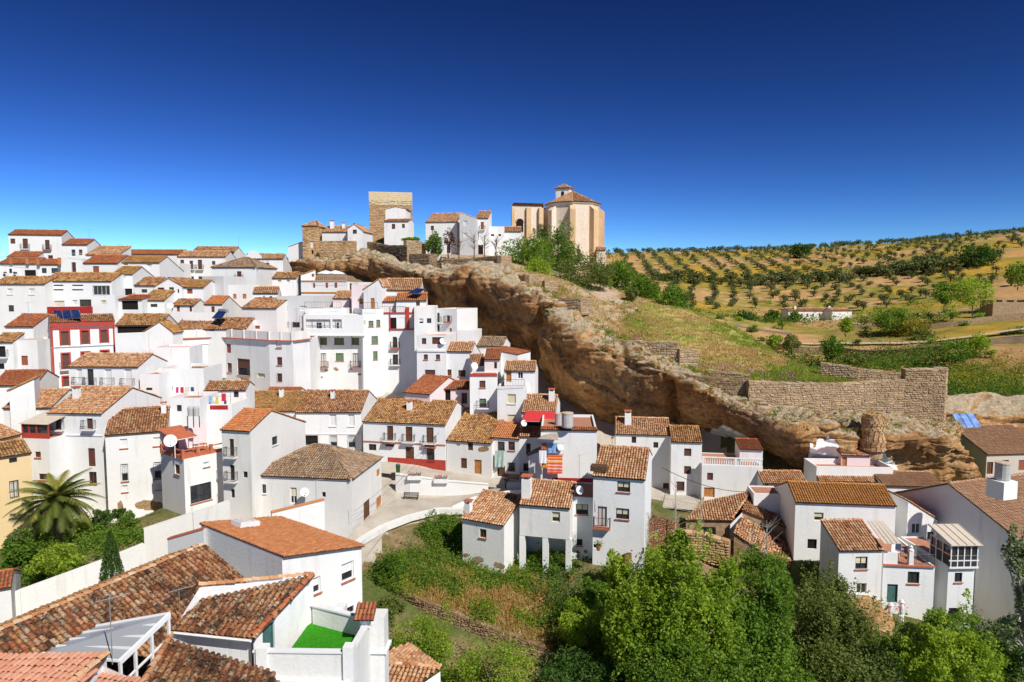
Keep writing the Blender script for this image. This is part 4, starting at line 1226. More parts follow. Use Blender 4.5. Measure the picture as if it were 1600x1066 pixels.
Q4 = house('small white hut with a junk covered roof at the end of the balustrade', 1156, 701, 1192, 82, yaw=-9, h=3.2, roof='shed', D=3.5, pitch=.12, tile=RED, gp=False)
Q5 = house('low white house with a lichen spotted strip of roof at the foot of the rock', 1192, 754, 1262, 77, yaw=-2, by=790, ry=736, tile=DRY, D=6, win=[(1196, 757, 1201, 763, 'k')])
house('plain white garden wall house below the lichen spotted roof', 1178, 771, 1242, 72, yaw=-6, by=800, roof='flat', D=3, par=.1)
S1 = house('small white rock house with an orange door and a striped roof below the stone buttress', 1315, 710.5, 1360, 83, yaw=-4, h=4.5, ry=686, D=7, tile=DRY, wall='pink', win=[(1315.8, 714, 1323, 731, 'o')])
S1b = house('white terrace parapet house with a strip of tiles under the rock house', 1276, 729, 1396, 80, yaw=-3, h=5, roof='flat', D=4, par=.7)
tile_plane(S1b.root, [S1b.E0 + S1b.nf * .9 - UP * 1.5, S1b.E1 + S1b.nf * .9 - UP * 1.5, S1b.E1 + S1b.nf * .02 - UP * 1.1, S1b.E0 + S1b.nf * .02 - UP * 1.1], DRY, over=(.1, .0), nm='lower_roof')
S2 = house('white house with a long mustard brown corrugated roof above the gorge trees', 1243, 783, 1400, 66, y1=789, by=880, ry=755.5, tile='tile_mustard', D=8,
      win=[(1272, 801, 1286.5, 814, 'yH'), (1262, 842.5, 1276, 858, 'k')])
S3 = house('lower white annex with a striped roof and two windows before the mustard roof', 1311, 858.5, 1379, 58, yaw=2, by=935, roof='shed', ry=813, tile=DRY, pitch=.42,
      win=[(1337, 870, 1355, 889.5, 'gHS'), (1338.5, 911.5, 1353.5, 928, 'is')])
S4 = house('white lower house with a chair filled roof terrace and a dark green door', 1380, 882, 1461, 58.5, yaw=-6, by=950, roof='flat', D=7, par=.1, floor='floor_tile',
      win=[(1418.6, 893.5, 1436, 912, 'gS'), (1386.5, 913, 1402, 942, 't')])
S6 = house('white house with a dark sloping roof and a doorway above the chair filled terrace', 1419, 782, 1466, 66, yaw=4, h=6, roof='shedx', rtop=811, D=7, tile=OLD,
      win=[(1425, 818, 1438, 834, 'i'), (1449, 831, 1458, 862, 'w')])
S5 = house('tall narrow white bay tower with a glazed top storey at the right', 1482, 884, 1523, 58, yaw=2, by=975, roof='flat', D=7, par=.1, wall='white',
      win=[(1492, 895, 1503, 910, 'gS'), (1482.5, 950, 1498, 974, 'k')])
S7 = house('huge house with a blank white gable and tan roof at the right edge', 1600, 848, 1790, 59, yaw=18, h=13, roof='gable', D=14.8, pitch=.45, tile='tile_tan', over=(.15, .2))
S8 = house('white house with a wide tan roof and blue solar panels at the far right', 1542, 709.5, 1640, 92, yaw=6, by=760, ry=665, tile='tile_tan', wall='beige', D=16, win=[(1542.5, 722, 1551, 741, 'd'), (1567, 719, 1576, 724, 'b'), (1592, 719, 1604, 735, 'r')])
house('low building with a flat brown roof strip between the rock and the blank gable', 1382, 758, 1476, 77, yaw=-5, h=4, roof='shed', D=3.5, ry=746, tile='tile_tan', pitch=.2)
# ------------------------------------------------------------------ castle quarter
house('white house with a slanting top directly left of the old stone tower', 450, 386, 473, 158, yaw=0, h=14, roof='shedx', rtop=378, D=6, tile=RED, over=(0, 0), win=[(462, 414, 468.5, 421, 'g')])
T6 = house('old square stone tower with a low hipped roof and a tall white window', 472, 353, 497, 156, yaw=-4, h=9.5, roof='hip', ry=345.5, tile=DRY, wall='stone_warm', s=.4, name='stone_tower', cat='tower',
     win=[(485, 377, 490, 387, 'p'), (486.5, 391, 490, 397, 'k')], D=6)
T7 = house('long low white house with a brown roof and two chimneys right of the stone tower', 503, 362.5, 545, 156, yaw=-2, h=4.5, ry=354, tile=DRY, s=.4, D=7)
for px, w_, h_ in ((519, .8, 1.5), (537, .6, 1.0)):
    chimney(T7, px, 357, w_, h_)
house('white gabled house with one square window at the end of the long low house', 543, 357, 567, 154, yaw=-6, h=6, roof='gablef', apex=(553, 350.5), rtop=361, D=7, tile=DRY, s=.4, win=[(551, 359, 557.5, 365.5, 'w')])
T10 = house('white three storey house under the big castle tower', 600, 346, 638, 172, yaw=-3, h=7, ry=343, tile=DRY, s=.4, D=7, pitch=.2, win=[(612, 350, 617.5, 358, 'b'), (628, 350, 632.5, 356.5, 'b')])
house('white penthouse with a small terrace right below the castle tower face', 602, 327, 634, 178, yaw=-3, h=5, roof='gablef', apex=(618, 323), rtop=326.5, D=6, tile=DRY, s=.4)
T11 = house('white house with a grey gable and a wide dry roof right of the castle tower', 665, 347, 714, 172, yaw=-8, h=9.5, ry=334, tile=DRY, s=.4, D=12, win=[(673, 353, 678, 360, 'b'), (698, 356, 704, 362, 'p'), (698, 384, 704, 396, 'w')])
T12 = house('tall grey sided house with a brick red ground floor near the church', 743, 341, 763, 170, yaw=-6, h=11, roof='shed', D=6, ry=336, tile=DRY, s=.4, win=[(751, 347, 756, 359, 'rB'), (745, 363, 748, 374, 'b'), (745, 383, 755, 399, 'k')])
house('grey rendered wall house left of the brick red ground floor', 718, 332, 743, 168, yaw=-10, h=12, roof='shedx', rtop=341, D=5, tile=DRY, s=.4, over=(0, 0), wall='grey', win=[(724, 345, 730, 353, 'p'), (724, 364, 730, 371, 'p')])  # grey plaster stands for the shaded side of the next house
house('white house with small windows between the bare trees and the church', 763, 354, 788, 172, yaw=0, h=9, roof='flat', D=6, par=.2, win=[(767, 366, 772, 369, 'k'), (779, 366, 783, 369, 'k')])
house('white house with a dry tiled roof directly left of the church', 787, 362, 814, 174, yaw=-2, h=8, ry=355, tile=DRY, s=.4, D=8)
house('white house wedged behind the gabled castle house with a pale roof', 705, 340, 722, 182, yaw=0, h=7, ry=334, tile=DRY, s=.4, D=8)
def block(label, name, cat, x0, y0, x1, d, yaw, h, D, mat, extra=None):
    E0 = W(x0, y0, d); ud = np.array([math.cos(R(yaw)), math.sin(R(yaw)), 0]); r = ray(x1, y0)
    wd = np.linalg.solve(np.array([[ud[0], -r[0]], [ud[1], -r[1]]]), CAM[:2] - E0[:2])[0]
    nb = np.array([-ud[1], ud[0], 0])
    root = thing(name, label, cat, tuple((E0 + ud * wd / 2 + nb * D / 2 - UP * h)))
    return root, E0, ud, nb, wd
kp, E0, ud, nb, wd = block('big square castle keep, pale restored stone on top and rough brown stone below', 'castle_keep', 'castle', 576, 299.5, 644, 190, 9, 17, 11, 'stone')
mb = MB(); jit = np.random.default_rng(3)
hn = 3.2
c0 = E0 + ud * wd / 2 + nb * 5.5
mb.box(c0 - UP * 1.1, (wd, 11, 2.2), ud, nb);
for i in range(14):
    a = E0 + ud * wd * (i + .5) / 14
mb.build('upper_wall', M['tower_new'], kp)
mb = MB(); mb.box(c0 - UP * 9.7, (wd - .12, 10.9, 15), ud, nb); mb.build('lower_wall', M['stonebase'], kp)
def stone_face(parent, o, u, n_, w, h, m, sz=.5, seed=1, prof=None, kind_obj=True, deep=.10, nm='stone'):
    """coursed rubble: every stone a block of its own, joined"""
    jit = np.random.default_rng(seed); mb = MB(); z = 0
    while z < h:
        ch = sz * jit.uniform(.55, 1.0) * .8; x = -jit.uniform(0, sz)
        while x < w:
            cw = sz * jit.uniform(.7, 1.7)
            a, b_ = max(x, 0), min(x + cw, w)
            top = np.interp((a + b_) / 2, prof[0], prof[1]) if prof is not None else h
            z_ = z + jit.uniform(-.14, .14) * ch; zt = min(z_ + ch * jit.uniform(.8, 1.15), top)
            if b_ - a > .08 and zt - z_ > .05:
                g = .035; dp = deep * jit.uniform(.3, 1.1); q = .05
                j = lambda: jit.uniform(-.03, .03)
                F_ = [(a + g + j(), z_ + g + j()), (b_ - g + j(), z_ + g + j()), (b_ - g + j(), zt - g + j()), (a + g + j(), zt - g + j())]
                G_ = [(F_[0][0] + q, F_[0][1] + q), (F_[1][0] - q, F_[1][1] + q), (F_[2][0] - q, F_[2][1] - q), (F_[3][0] + q, F_[3][1] - q)]
                V = [o + u * p[0] + UP * p[1] - n_ * .02 for p in F_] + [o + u * p[0] + UP * p[1] + n_ * dp for p in G_]
                mb.add(V, [(0, 1, 5, 4), (1, 2, 6, 5), (2, 3, 7, 6), (3, 0, 4, 7), (4, 5, 6, 7)], jit.random())
            x += cw
        z += ch
    o_ = mb.build(nm, M[m], parent); o_['kind'] = 'stuff'
    return o_
nf = -nb
stone_face(kp, E0 - UP * 17 + nf * .0 + nb * .06, ud, nf, wd, 14.8, 'stone_warm', .75, 5, prof=([0, wd * .45, wd * .5, wd * .9, wd], [14.2, 13.2, 12.2, 12.0, 10]))
stone_face(kp, E0 + ud * (wd - .06) - UP * 17, nb, ud, 11, 14.6, 'stone_warm', .75, 6)
stone_face(kp, E0 - UP * 3.6 + nb * .0, ud, nf, wd, 3.6, 'tower_new', .9, 7, deep=.04, nm='ashlar')
def stonewall(label, pts, m='stone', sz=.6, th=.9, seed=1, name='stone_wall', base='stonebase', cat='wall'):
    P3 = [(W(a, b, d_), h_) for a, b, d_, h_ in pts]
    V = np.array([p for p, _ in P3])
    root = thing(name, label, cat, (V[:, 0].mean(), V[:, 1].mean(), V[:, 2].mean() - np.mean([h for _, h in P3])))
    mb = MB(); mt = MB(); jit = np.random.default_rng(seed)
    for k, ((A, ha), (B, hb)) in enumerate(zip(P3[:-1], P3[1:])):
        u = unit((B - A) * np.array([1, 1, 0])); n_ = np.array([u[1], -u[0], 0])
        w_ = np.linalg.norm((B - A)[:2])
        q = [A, B, B - UP * hb, A - UP * ha]
        mb.prism([p for p in q][::-1], -n_ * th)
        z0 = min(A[2] - ha, B[2] - hb)
        o = np.array([A[0], A[1], z0])
        stone_face(root, o, u, n_, w_, max(A[2], B[2]) - z0, m, sz, seed + k, prof=([0, w_], [A[2] - z0, B[2] - z0]))
        n = max(1, int(w_ / .8))
        for i in range(n):       # uneven cap stones
            x = (i + .5) / n
            mt.box(A + (B - A) * x - n_ * th / 2 + UP * jit.uniform(-.05, .07), (w_ / n * .95, th * jit.uniform(.9, 1.15), .16), B - A, None, np.cross(unit(B - A), -n_) if False else UP, jit.random())
    mb.build('core', M[base], root)
    t_ = mt.build('cap_stone', M[m], root); t_['kind'] = 'stuff'
    return root
for k_, sd in enumerate('fr'):
    o_, u_, n_, pr_, _ = T6.sides[sd]
    w_ = pr_[-1][0]
    stone_face(T6.root, np.array([o_[0], o_[1], T6.zb - 1]), u_, n_, w_ * (.42 if sd == 'f' else 1), T6.ze - T6.zb + .9, 'stone_warm', .7, 60 + k_)
    if sd == 'f':
        stone_face(T6.root, np.array([o_[0], o_[1], T6.zb - 1]) + u_ * w_ * .72, u_, n_, w_ * .28, T6.ze - T6.zb + .9, 'stone_warm', .7, 65)
        z1 = hit(487, 391, o_, n_)[2]; z2 = hit(487, 377, o_, n_)[2]
        stone_face(T6.root, np.array([o_[0], o_[1], z2]) + u_ * w_ * .42, u_, n_, w_ * .3, T6.ze - z2 - .1, 'stone_warm', .7, 66)
stonewall('pale rough stone wall below the long low castle house', [(500, 377, 153, 4), (556, 377, 153, 4.5)], 'stone_warm', .55, seed=20)
stonewall('tall shaded castle curtain wall left of its corner', [(566, 377, 158, 6), (607, 384, 150, 5)], 'stone_dark', .6, seed=21)  # darker stone puts the shade of this face into its colour
stonewall('shaded castle curtain wall between the corner and the bright pier', [(607, 384, 150, 6.5), (636, 384, 145, 6)], 'stone_dark', .6, seed=22)  # same darker stone, shade painted into the wall colour
stonewall('bright stone pier at the end of the curtain wall', [(635, 376, 146, 7), (659, 377, 150, 4)], 'stone', .6, seed=23)
stonewall('low shade darkened terrace wall under the green castle tree', [(639, 397, 143, 3.5), (671, 398, 140, 3.5), (683, 397, 142, 3.5)], 'stone_dark', .6, seed=24)  # dark stone colour stands for the shade on this wall
stonewall('long shaded parapet wall along the castle terrace', [(683, 407, 140, 2.8), (740, 404, 134, 3), (783, 400, 128, 4.2), (799, 401, 131, 3.8)], 'stone', .55, seed=25)
stonewall('short stone pier below the end of the castle parapet', [(799, 430, 121, 3.4), (827, 430, 117, 3.8), (842, 429, 120, 3)], 'stone', .5, seed=26)
stonewall('small stone terrace box on the rocky slope', [(851, 440, 115, 2.8), (871, 440, 116, 2.8)], 'stone', .5, seed=27)
stonewall('low masonry box wall on the ledge above the cliff', [(872, 466, 110, 2.6), (908, 467, 108, 2.6), (924, 466, 111, 2.6)], 'stone', .5, seed=28)
stonewall('pale plastered ledge wall above the overhang', [(955, 532, 101, 1.6), (1000, 534, 98.5, 3), (1059, 536, 96.5, 4)], 'stone', .5, seed=29)
stonewall('short upright garden wall beside the ledge wall', [(1062, 546, 96, 3.2), (1091, 547, 97, 3.4)], 'stone', .5, seed=30)
stonewall('low terrace kerb among the pink flowers', [(1105, 579, 95, 1), (1172, 586, 93, 1.0)], 'stone', .4, th=.6, seed=31)
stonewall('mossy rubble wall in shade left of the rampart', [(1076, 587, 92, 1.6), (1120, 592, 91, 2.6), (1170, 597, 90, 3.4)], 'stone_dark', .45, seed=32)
stonewall('long curved stone rampart above the cave houses', [(1170, 596, 89, 4.4), (1230, 599, 89, 4.4), (1300, 600, 90, 4.3), (1370, 597, 91, 4.6), (1417, 593, 91, 5)], 'stone', .42, seed=33)
stonewall('square stone bastion at the right end of the rampart', [(1415, 578, 91, 6.2), (1479, 579, 90, 7.2), (1481, 575, 95, 7)], 'stone', .42, th=1.6, seed=34)
stonewall('low upper rampart wall running back behind the bastion', [(1282, 567, 98, 1.4), (1340, 576, 96, 1.4), (1420, 586, 95, 1.4)], 'stone', .42, th=.8, seed=35)
# ------------------------------------------------------------------ church
ch = thing('church', 'tall pale stone church with buttresses and a square lantern on its tiled roof', 'church', tuple(W(870, 405, 188)))
dC = 185
cc = W(895, 330, 193)          # centre of the apse
zt = W(895, 314, 185)[2]; zb = W(895, 408, 185)[2] - 3
rad = (W(934, 330, 193) - W(853, 330, 193))[0] / 2 * 1.02
angs = [R(a) for a in (-185, -140, -95, -50, -5, 40, 85, 130)]
V2 = [np.array([cc[0] + rad * math.cos(a), cc[1] + rad * math.sin(a), 0]) for a in angs]
mb = MB()
for i in range(8):
    a, b_ = V2[i], V2[(i + 1) % 8]
    mb.poly([a + UP * zb, b_ + UP * zb, b_ + UP * zt, a + UP * zt])
mb.build('apse_wall', M['church_wall'], ch)
mb = MB()
for i in range(8):
    a, b_ = V2[i] * 1, V2[(i + 1) % 8] * 1
    o_ = lambda p, k: np.array([cc[0] + (p[0] - cc[0]) * k, cc[1] + (p[1] - cc[1]) * k, 0])
    for k0, k1, z0, z1 in ((1.0, 1.05, zt - .8, zt - .4), (1.05, 1.05, zt - .4, zt)):
        mb.poly([o_(a, k0) + UP * z0, o_(b_, k0) + UP * z0, o_(b_, k1) + UP * z1, o_(a, k1) + UP * z1])
mb.build('cornice', M['church_wall'], ch)
for i in (0, 1, 2, 3, 4):      # buttresses on the corners of the apse
    d_ = unit(V2[i] - np.array([cc[0], cc[1], 0])); t_ = np.array([-d_[1], d_[0], 0])
    mb = MB()
    zz = zt - 1.0
    prof = [(0, zb), (2.0, zb), (2.0, zb + 4), (1.7, zb + 4.3), (1.7, zz - 1.2), (.2, zz), (0, zz)]
    pts = [V2[i] - d_ * .3 + d_ * x + t_ * .75 + UP * z for x, z in prof]
    mb.prism(pts, -t_ * 1.5); mb.build('buttress', M['church_orange' if i % 2 == 0 or i == 3 else 'church_wall'], ch)
apx = cc + UP * 0; apx[2] = zt + 3.6
rf = None
for i in range(8):
    a, b_ = V2[i], V2[(i + 1) % 8]
    k = 1.07
    A_ = np.array([cc[0] + (a[0] - cc[0]) * k, cc[1] + (a[1] - cc[1]) * k, zt]); B_ = np.array([cc[0] + (b_[0] - cc[0]) * k, cc[1] + (b_[1] - cc[1]) * k, zt])
    rf = tile_plane(ch, [A_, B_, apx, apx + (A_ - apx) * .001], DRY, s=.45, seg=3, over=(.1, 0))
n0 = W(845, 322, 190); zn = W(845, 322, 186)[2]
def quad_block(parent, corners, z0, z1, mat, nm):
    mb = MB()
    for i in range(4):
        a, b_ = corners[i], corners[(i + 1) % 4]
        mb.poly([a * [1, 1, 0] + UP * z0, b_ * [1, 1, 0] + UP * z0, b_ * [1, 1, 0] + UP * z1, a * [1, 1, 0] + UP * z1])
    mb.poly([c * [1, 1, 0] + UP * z1 for c in corners])
    return mb.build(nm, M[mat], parent)
tr = [W(800, 335, 187), W(846, 335, 189), W(850, 335, 205), W(806, 335, 203)]
ztr = W(822, 322, 189)[2]
quad_block(ch, tr, zb, ztr, 'church_wall', 'transept_wall')
u_ = unit((tr[1] - tr[0]) * [1, 1, 0]); n_ = np.array([u_[1], -u_[0], 0])
mb = MB()
for px, w_, pr, mm in ((801, .8, .7, 0), (825, 1.3, .9, 1), (844, 1.2, 1.1, 1)):
    p = hit(px, 360, tr[0], n_)
    mb.box(np.array([p[0], p[1], (zb + ztr - .6) / 2]) + n_ * pr / 2, (w_, pr, ztr - .6 - zb), u_, n_)
mb.build('buttress', M['church_orange'], ch)
mb = MB()      # arched window as a flat panel, its inner shade put into colour
a0 = hit(812, 352, tr[0], n_)
ar = [(-1.0, 0), (1.0, 0), (1.0, 2.6)] + [(math.cos(R(g)) * 1.0, 2.6 + math.sin(R(g)) * 1.0) for g in range(20, 180, 20)] + [(-1.0, 2.6)]
mb.poly([a0 + u_ * x + UP * (z - 1.8) + n_ * .06 for x, z in ar]); mb.build('arched_window', M['dark'], ch)
mb = MB()
for (x0_, z0_), (x1_, z1_) in zip(ar[2:-1], ar[3:]):
    mb.tube([a0 + u_ * x0_ * 1.1 + UP * (z0_ - 1.8) + n_ * .1, a0 + u_ * x1_ * 1.1 + UP * (z1_ - 1.8) + n_ * .1], .16, 4)
mb.build('arch_moulding', M['church_orange'], ch)
tt_ = [np.array([c[0], c[1], ztr]) for c in tr]
mid0 = (tt_[0] + tt_[3]) / 2 + UP * 1.5; mid1 = (tt_[1] + tt_[2]) / 2 + UP * 1.5
tile_plane(ch, [tt_[0], tt_[1], mid1, mid0], DRY, s=.45, seg=3); tile_plane(ch, [tt_[2], tt_[3], mid0, mid1], DRY, s=.45, seg=3)
nv = [W(835, 320, 200), W(900, 320, 200), W(890, 320, 235), W(830, 320, 235)]
quad_block(ch, nv, zb, zt - .2, 'church_wall', 'nave_wall')
lc = W(882, 307, 196); lz = W(882, 296.5, 196)[2]
hw = (W(896, 300, 196) - W(869, 300, 196))[0] / 2 * .82
ca, sa = math.cos(R(-20)), math.sin(R(-20))
lu, lv = np.array([ca, sa, 0]), np.array([-sa, ca, 0])
mb = MB(); mb.box(np.array([lc[0], lc[1], lz - 2.2]), (hw * 2, hw * 2, 4.4), lu, lv); mb.build('lantern', M['white'], ch)
mb = MB(); mb.box(np.array([lc[0], lc[1], lz + .1]), (hw * 2.25, hw * 2.25, .3), lu, lv); mb.build('lantern_cornice', M['church_orange'], ch)
for du, dv in ((lu, lv), (-lv, lu)):
    mb = MB(); q = np.array([lc[0], lc[1], lz - 1.3]) - dv * (hw + .02)
    mb.poly([q - du * .45 - UP * .8, q + du * .45 - UP * .8, q + du * .45 + UP * .3, q + du * .25 + UP * .6, q - du * .25 + UP * .6, q - du * .45 + UP * .3]); mb.build('lantern_window', M['dark'], ch)
lap = np.array([lc[0], lc[1], lz + 1.6])
Cn = [np.array([lc[0], lc[1], lz + .25]) + lu * hw * 1.15 * i + lv * hw * 1.15 * j for i, j in ((-1, -1), (1, -1), (1, 1), (-1, 1))]
for i in range(4):
    tile_plane(ch, [Cn[i], Cn[(i + 1) % 4], lap, lap + (Cn[i] - lap) * .001], DRY, s=.45, seg=3, over=(.1, 0))
house('small stone annex with a tiled roof at the right foot of the church', 932, 391, 946, 184, yaw=-10, h=6, ry=386.5, tile=DRY, s=.45, wall='church_wall', D=6)
house('low white sacristy house with a tiled roof half hidden by the church trees', 826, 372, 850, 183, yaw=0, h=6, roof='shedx', rtop=364, D=4, tile=DRY, s=.45, wall='church_wall', over=(0, 0))
# ------------------------------------------------------------------ foreground roofs, bottom left
def level(px, py, z):
    r = ray(px, py)
    return CAM + r * ((z - CZ) / r[2])
def walls_under(root, pts, zb, m='white'):
    mb = MB()
    for a, b_ in zip(pts[:-1], pts[1:]):
        mb.poly([a * [1, 1, 0] + UP * zb, b_ * [1, 1, 0] + UP * zb, b_ - UP * .12, a - UP * .12])
    return mb.build('wall', M[m], root)
B = W(318, 851, 41.0)
A = level(-60, 1010, B[2])
dirr = unit((B - A) * [1, 1, 0]); out = np.array([dirr[1], -dirr[0], 0])
F1 = thing('house', 'long old house with a patchy weathered tile roof filling the bottom left', 'house', tuple((A + B) / 2 + out * 3 - UP * 8))
ln, pt = 7.5, .50
Ea, Eb = A + out * ln - UP * ln * pt, B + out * ln - UP * ln * pt
rf = tile_plane(F1, [Ea, Eb, B, A], 'tile_fore', s=.29, L=.42, seg=5, single=300, over=(.2, .1))
cap_row(rf, A, B, DRY, s=.3)
bk = -out * 3.0 - UP * 1.2
tile_plane(F1, [B + bk, A + bk, A, B], BRN, s=.29, L=.42)
walls_under(F1, [Ea, Eb, B, B + bk, A + bk], 8)
PL1 = (B, unit(np.cross(B - A, Eb - B)))
F2 = thing('house', 'white house with a weathered tile roof beside the artificial grass terrace', 'house', tuple(W(380, 1000, 33) - UP * 6))
e0, e1 = W(270, 982.5, 32.3), W(395, 996, 31.5)
e1[2] = e0[2]
zr = W(489, 898, 35.4)[2]
t1, t0 = level(489, 898, zr), level(312, 915, zr)
rf = tile_plane(F2, [e0, e1, t1, t0], 'tile_fore', s=.29, L=.42, seg=5, single=300, over=(.12, .1))
cap_row(rf, t0, t1, DRY, s=.3); cap_row(rf, e1, t1, 'tile_red', s=.3)
ua = unit((t1 - e1) * [1, 1, 0]); na = np.array([ua[1], -ua[0], 0]); La = np.linalg.norm((t1 - e1)[:2])
P_, Q_ = hit(411, 979, e1, na), hit(431, 1016, e1, na)
ops = [(np.dot(P_ - e1, ua), np.dot(Q_ - e1, ua), Q_[2], P_[2] - .1)]
zfl = W(470, 1015, 33.5)[2]
mb = MB()
facade(mb, e1 - na * .05, ua, na, [(0, e1[2] - .1), (La, t1[2] - .1)], 8, ops)
ub = unit((e1 - e0) * [1, 1, 0]); nb_ = np.array([ub[1], -ub[0], 0])
facade(mb, e0 + (-nb_) * .25, ub, nb_, [(0, e0[2] - .1), (np.linalg.norm(e1 - e0), e0[2] - .1)], 8)
for a, b_ in ((t1, t0), (t0, e0)):
    mb.poly([a * [1, 1, 0] + UP * 8, b_ * [1, 1, 0] + UP * 8, b_ - UP * .1, a - UP * .1])
mb.build('wall', M['white'], F2)
opening(F2, e1 - na * .05, ua, na, ops[0], 't')
mb = MB(); mb.tube([e0 + nb_ * .15 - UP * .12, e1 + nb_ * .15 - UP * .12], .07, 6); mb.build('gutter', M['whiteframe'], F2)
mb = MB(); q = e1 + nb_ * .05 - ua * .0 - UP * .2; mb.tube([q, q - UP * 4], .05, 6); mb.build('downpipe', M['iron'], F2)
zf = W(500, 990, 34.2)[2]
fl = [level(453, 1016, zf), level(546, 1017, zf), level(569, 986.5, zf), level(490, 965, zf)]
zp = zf + 1.0
TR = thing('roof_terrace', 'white walled roof terrace covered with bright artificial grass', 'terrace', tuple(np.mean(fl, axis=0) - UP * 6))
mb = MB(); mb.poly([p + UP * .02 for p in fl]); mb.build('artificial_grass', M['artificial_grass'], TR)
def wl(mb, a, b_, zt, th=.22, zb=None):
    u = unit((b_ - a) * [1, 1, 0]); L = np.linalg.norm((b_ - a)[:2])
    c = (a + b_) / 2 * [1, 1, 0]; z0 = zb if zb is not None else 6
    mb.box(c + UP * (zt + z0) / 2, (L, th, zt - z0), u)
c0 = level(398, 1017, zp); c1 = level(548, 1019, zp); c2 = level(577, 968, zp); c3 = level(490, 946, zp)
mb = MB()
for a, b_ in ((c0, c1), (c1, c2), (c2, c3)):
    wl(mb, a, b_, zp)
mb.build('parapet', M['white'], TR)
mb = MB()
for a, b_ in ((c0, c1), (c1, c2), (c2, c3)):
    u = unit((b_ - a) * [1, 1, 0]); L = np.linalg.norm((b_ - a)[:2])
    mb.box((a + b_) / 2 * [1, 1, 0] + UP * (zp + .03), (L + .1, .34, .08), u)
mb.build('coping', M['whiteframe'], TR)
mb = MB(); u = unit((c1 - c0) * [1, 1, 0]); nn = np.array([u[1], -u[0], 0])
mb.box((c0 + c1) / 2 * [1, 1, 0] + nn * .18 + UP * (zf - .35), (np.linalg.norm((c1 - c0)[:2]) + .1, .25, .14), u); mb.build('string_course', M['whiteframe'], TR)
for px, py, hh, w_ in ((533, 950, .15, .5), (411, 1017, .25, .5), (546, 1019, .35, .5)):
    p = level(px, py, zp); mb = MB(); mb.box(p * [1, 1, 0] + UP * (zp + hh / 2 - 6 + .0), (w_, w_, hh + 12), u); mb.build('pillar', M['white'], TR)
p = level(589, 964, zp);
mb = MB(); mb.box(p * [1, 1, 0] + UP * (zp - 7.5), (.95, 1.0, 15.4), u); mb.build('pillar', M['white'], TR)
mb = MB(); mb.box(p * [1, 1, 0] + UP * (zp - 1.6) , (1.25, 1.2, .14), u); mb.build('string_course', M['whiteframe'], TR)
q = level(572, 975, zp)
ck = thing('chimney', 'small white chimney stub capped with red tiles on the terrace wall', 'chimney', tuple(q))
mb = MB(); mb.box(q + UP * .2, (.5, .5, .6), u); mb.build('stack', M['white'], ck)
nn3 = np.array([-u[1], u[0], 0])
tile_plane(ck, [q - nn3 * .5 - u * .5 + UP * .5, q - nn3 * .5 + u * .5 + UP * .5, q + nn3 * .3 + u * .5 + UP * .95, q + nn3 * .3 - u * .5 + UP * .95], 'tile_red', s=.2, over=(.05, .0))
mb = MB()
for a, b_ in ((c0, c1),):
    pass
F3 = house('white house with a smooth brown orange roof, a skylight and red silled windows', 440.6, 868.5, 565, 40, yaw=53, h=10, roof='shedx', rtop=852, D=9.3, tile='tile_flat', s=.24, seg=3, over=(.12, .2),
     win=[(488, 902, 501, 927, 'pHS'), (533.5, 879, 553, 907, 'pHS'), (541, 948, 553, 958, 'gs')])
E1z = F3.E1.copy(); E1z[2] = F3.sides['f'][3][1][1]
nrm3 = unit(np.cross(E1z - F3.E0, F3.nb)); nrm3 = nrm3 if nrm3[2] > 0 else -nrm3
pc = hit(383, 822, F3.E0, nrm3); uu = F3.nb; vv_ = np.cross(nrm3, uu)
mb = MB(); mb.box(pc + nrm3 * .2, (1.2, 1.5, .4), uu, vv_, nrm3); sk = mb.build('skylight', M['whiteframe'], F3.root)
mb = MB(); mb.box(pc + nrm3 * .42, (1.0, 1.3, .04), uu, vv_, nrm3); mb.build('pane', M['beigepanel'], sk)
mb = MB()
for k in (-.4, 0, .4): mb.box(pc + nrm3 * .46 + vv_ * k, (1.1, .06, .06), uu, vv_, nrm3)
mb.build('skylight_frame', M['whiteframe'], sk)
wallstrip('garden_wall', 'short grey wall with a red tile coping between the old roof and the orange roofed house', 'wall', [(264, 842, 45.5, 4), (320, 826, 45.0, 4)], 'grey', th=.3, cap='terracotta')
def slope_house(label, e0, e1, t1, t0, tile, s, zb=8, single=0, seg=4, L=None, over=(.15, .1)):
    root = thing('house', label, 'house', tuple(np.mean([e0, e1, t0, t1], axis=0) * [1, 1, 0] + UP * zb))
    rf = tile_plane(root, [e0, e1, t1, t0], tile, s=s, L=L or s * 1.45, seg=seg, single=single, over=over)
    walls_under(root, [e0, e1, t1, t0, e0], zb)
    return root, rf
F5, r5 = slope_house('low house at the bottom edge with a smooth salmon flat tile roof', W(-40, 1090, 24.5), W(100, 1110, 23.5), W(166, 1020, 26.5), W(5, 1050, 27), 'tile_salmon', .26, seg=3)
F5b, r5b = slope_house('low house at the bottom edge with salmon tiles facing right, below the glass canopy', W(95, 1115, 23.6), W(245, 1110, 23.2), W(222, 1062, 25.4), W(158, 1035, 26.2), 'tile_salmon', .26, seg=3)
cap_row(r5b, W(100, 1075, 24.6), W(170, 1020, 26.4), DRY, s=.3)
zt6 = W(268, 992, 29.5)[2]
F6, r6 = slope_house('low house at the bottom edge whose mixed tile roof falls to the right', W(205, 1110, 24.6), W(450, 1100, 25.6), W(422, 1050, 27.6), W(268, 992, 29.5), 'tile_fore', .28, single=300, seg=5)
cap_row(r6, W(205, 1100, 24.9), W(268, 992, 29.5), DRY, s=.3)
F8 = thing('house', 'low house with a red brown hipped roof right of the grass terrace wall', 'house', tuple(W(640, 1066, 41) - UP * 4))
h1, h2, h3, h4 = W(600, 1002, 43.5), W(688, 1043, 40.5), W(596, 1036, 41.0), W(592, 1085, 39.2)
h5 = W(642, 1075, 38.8)
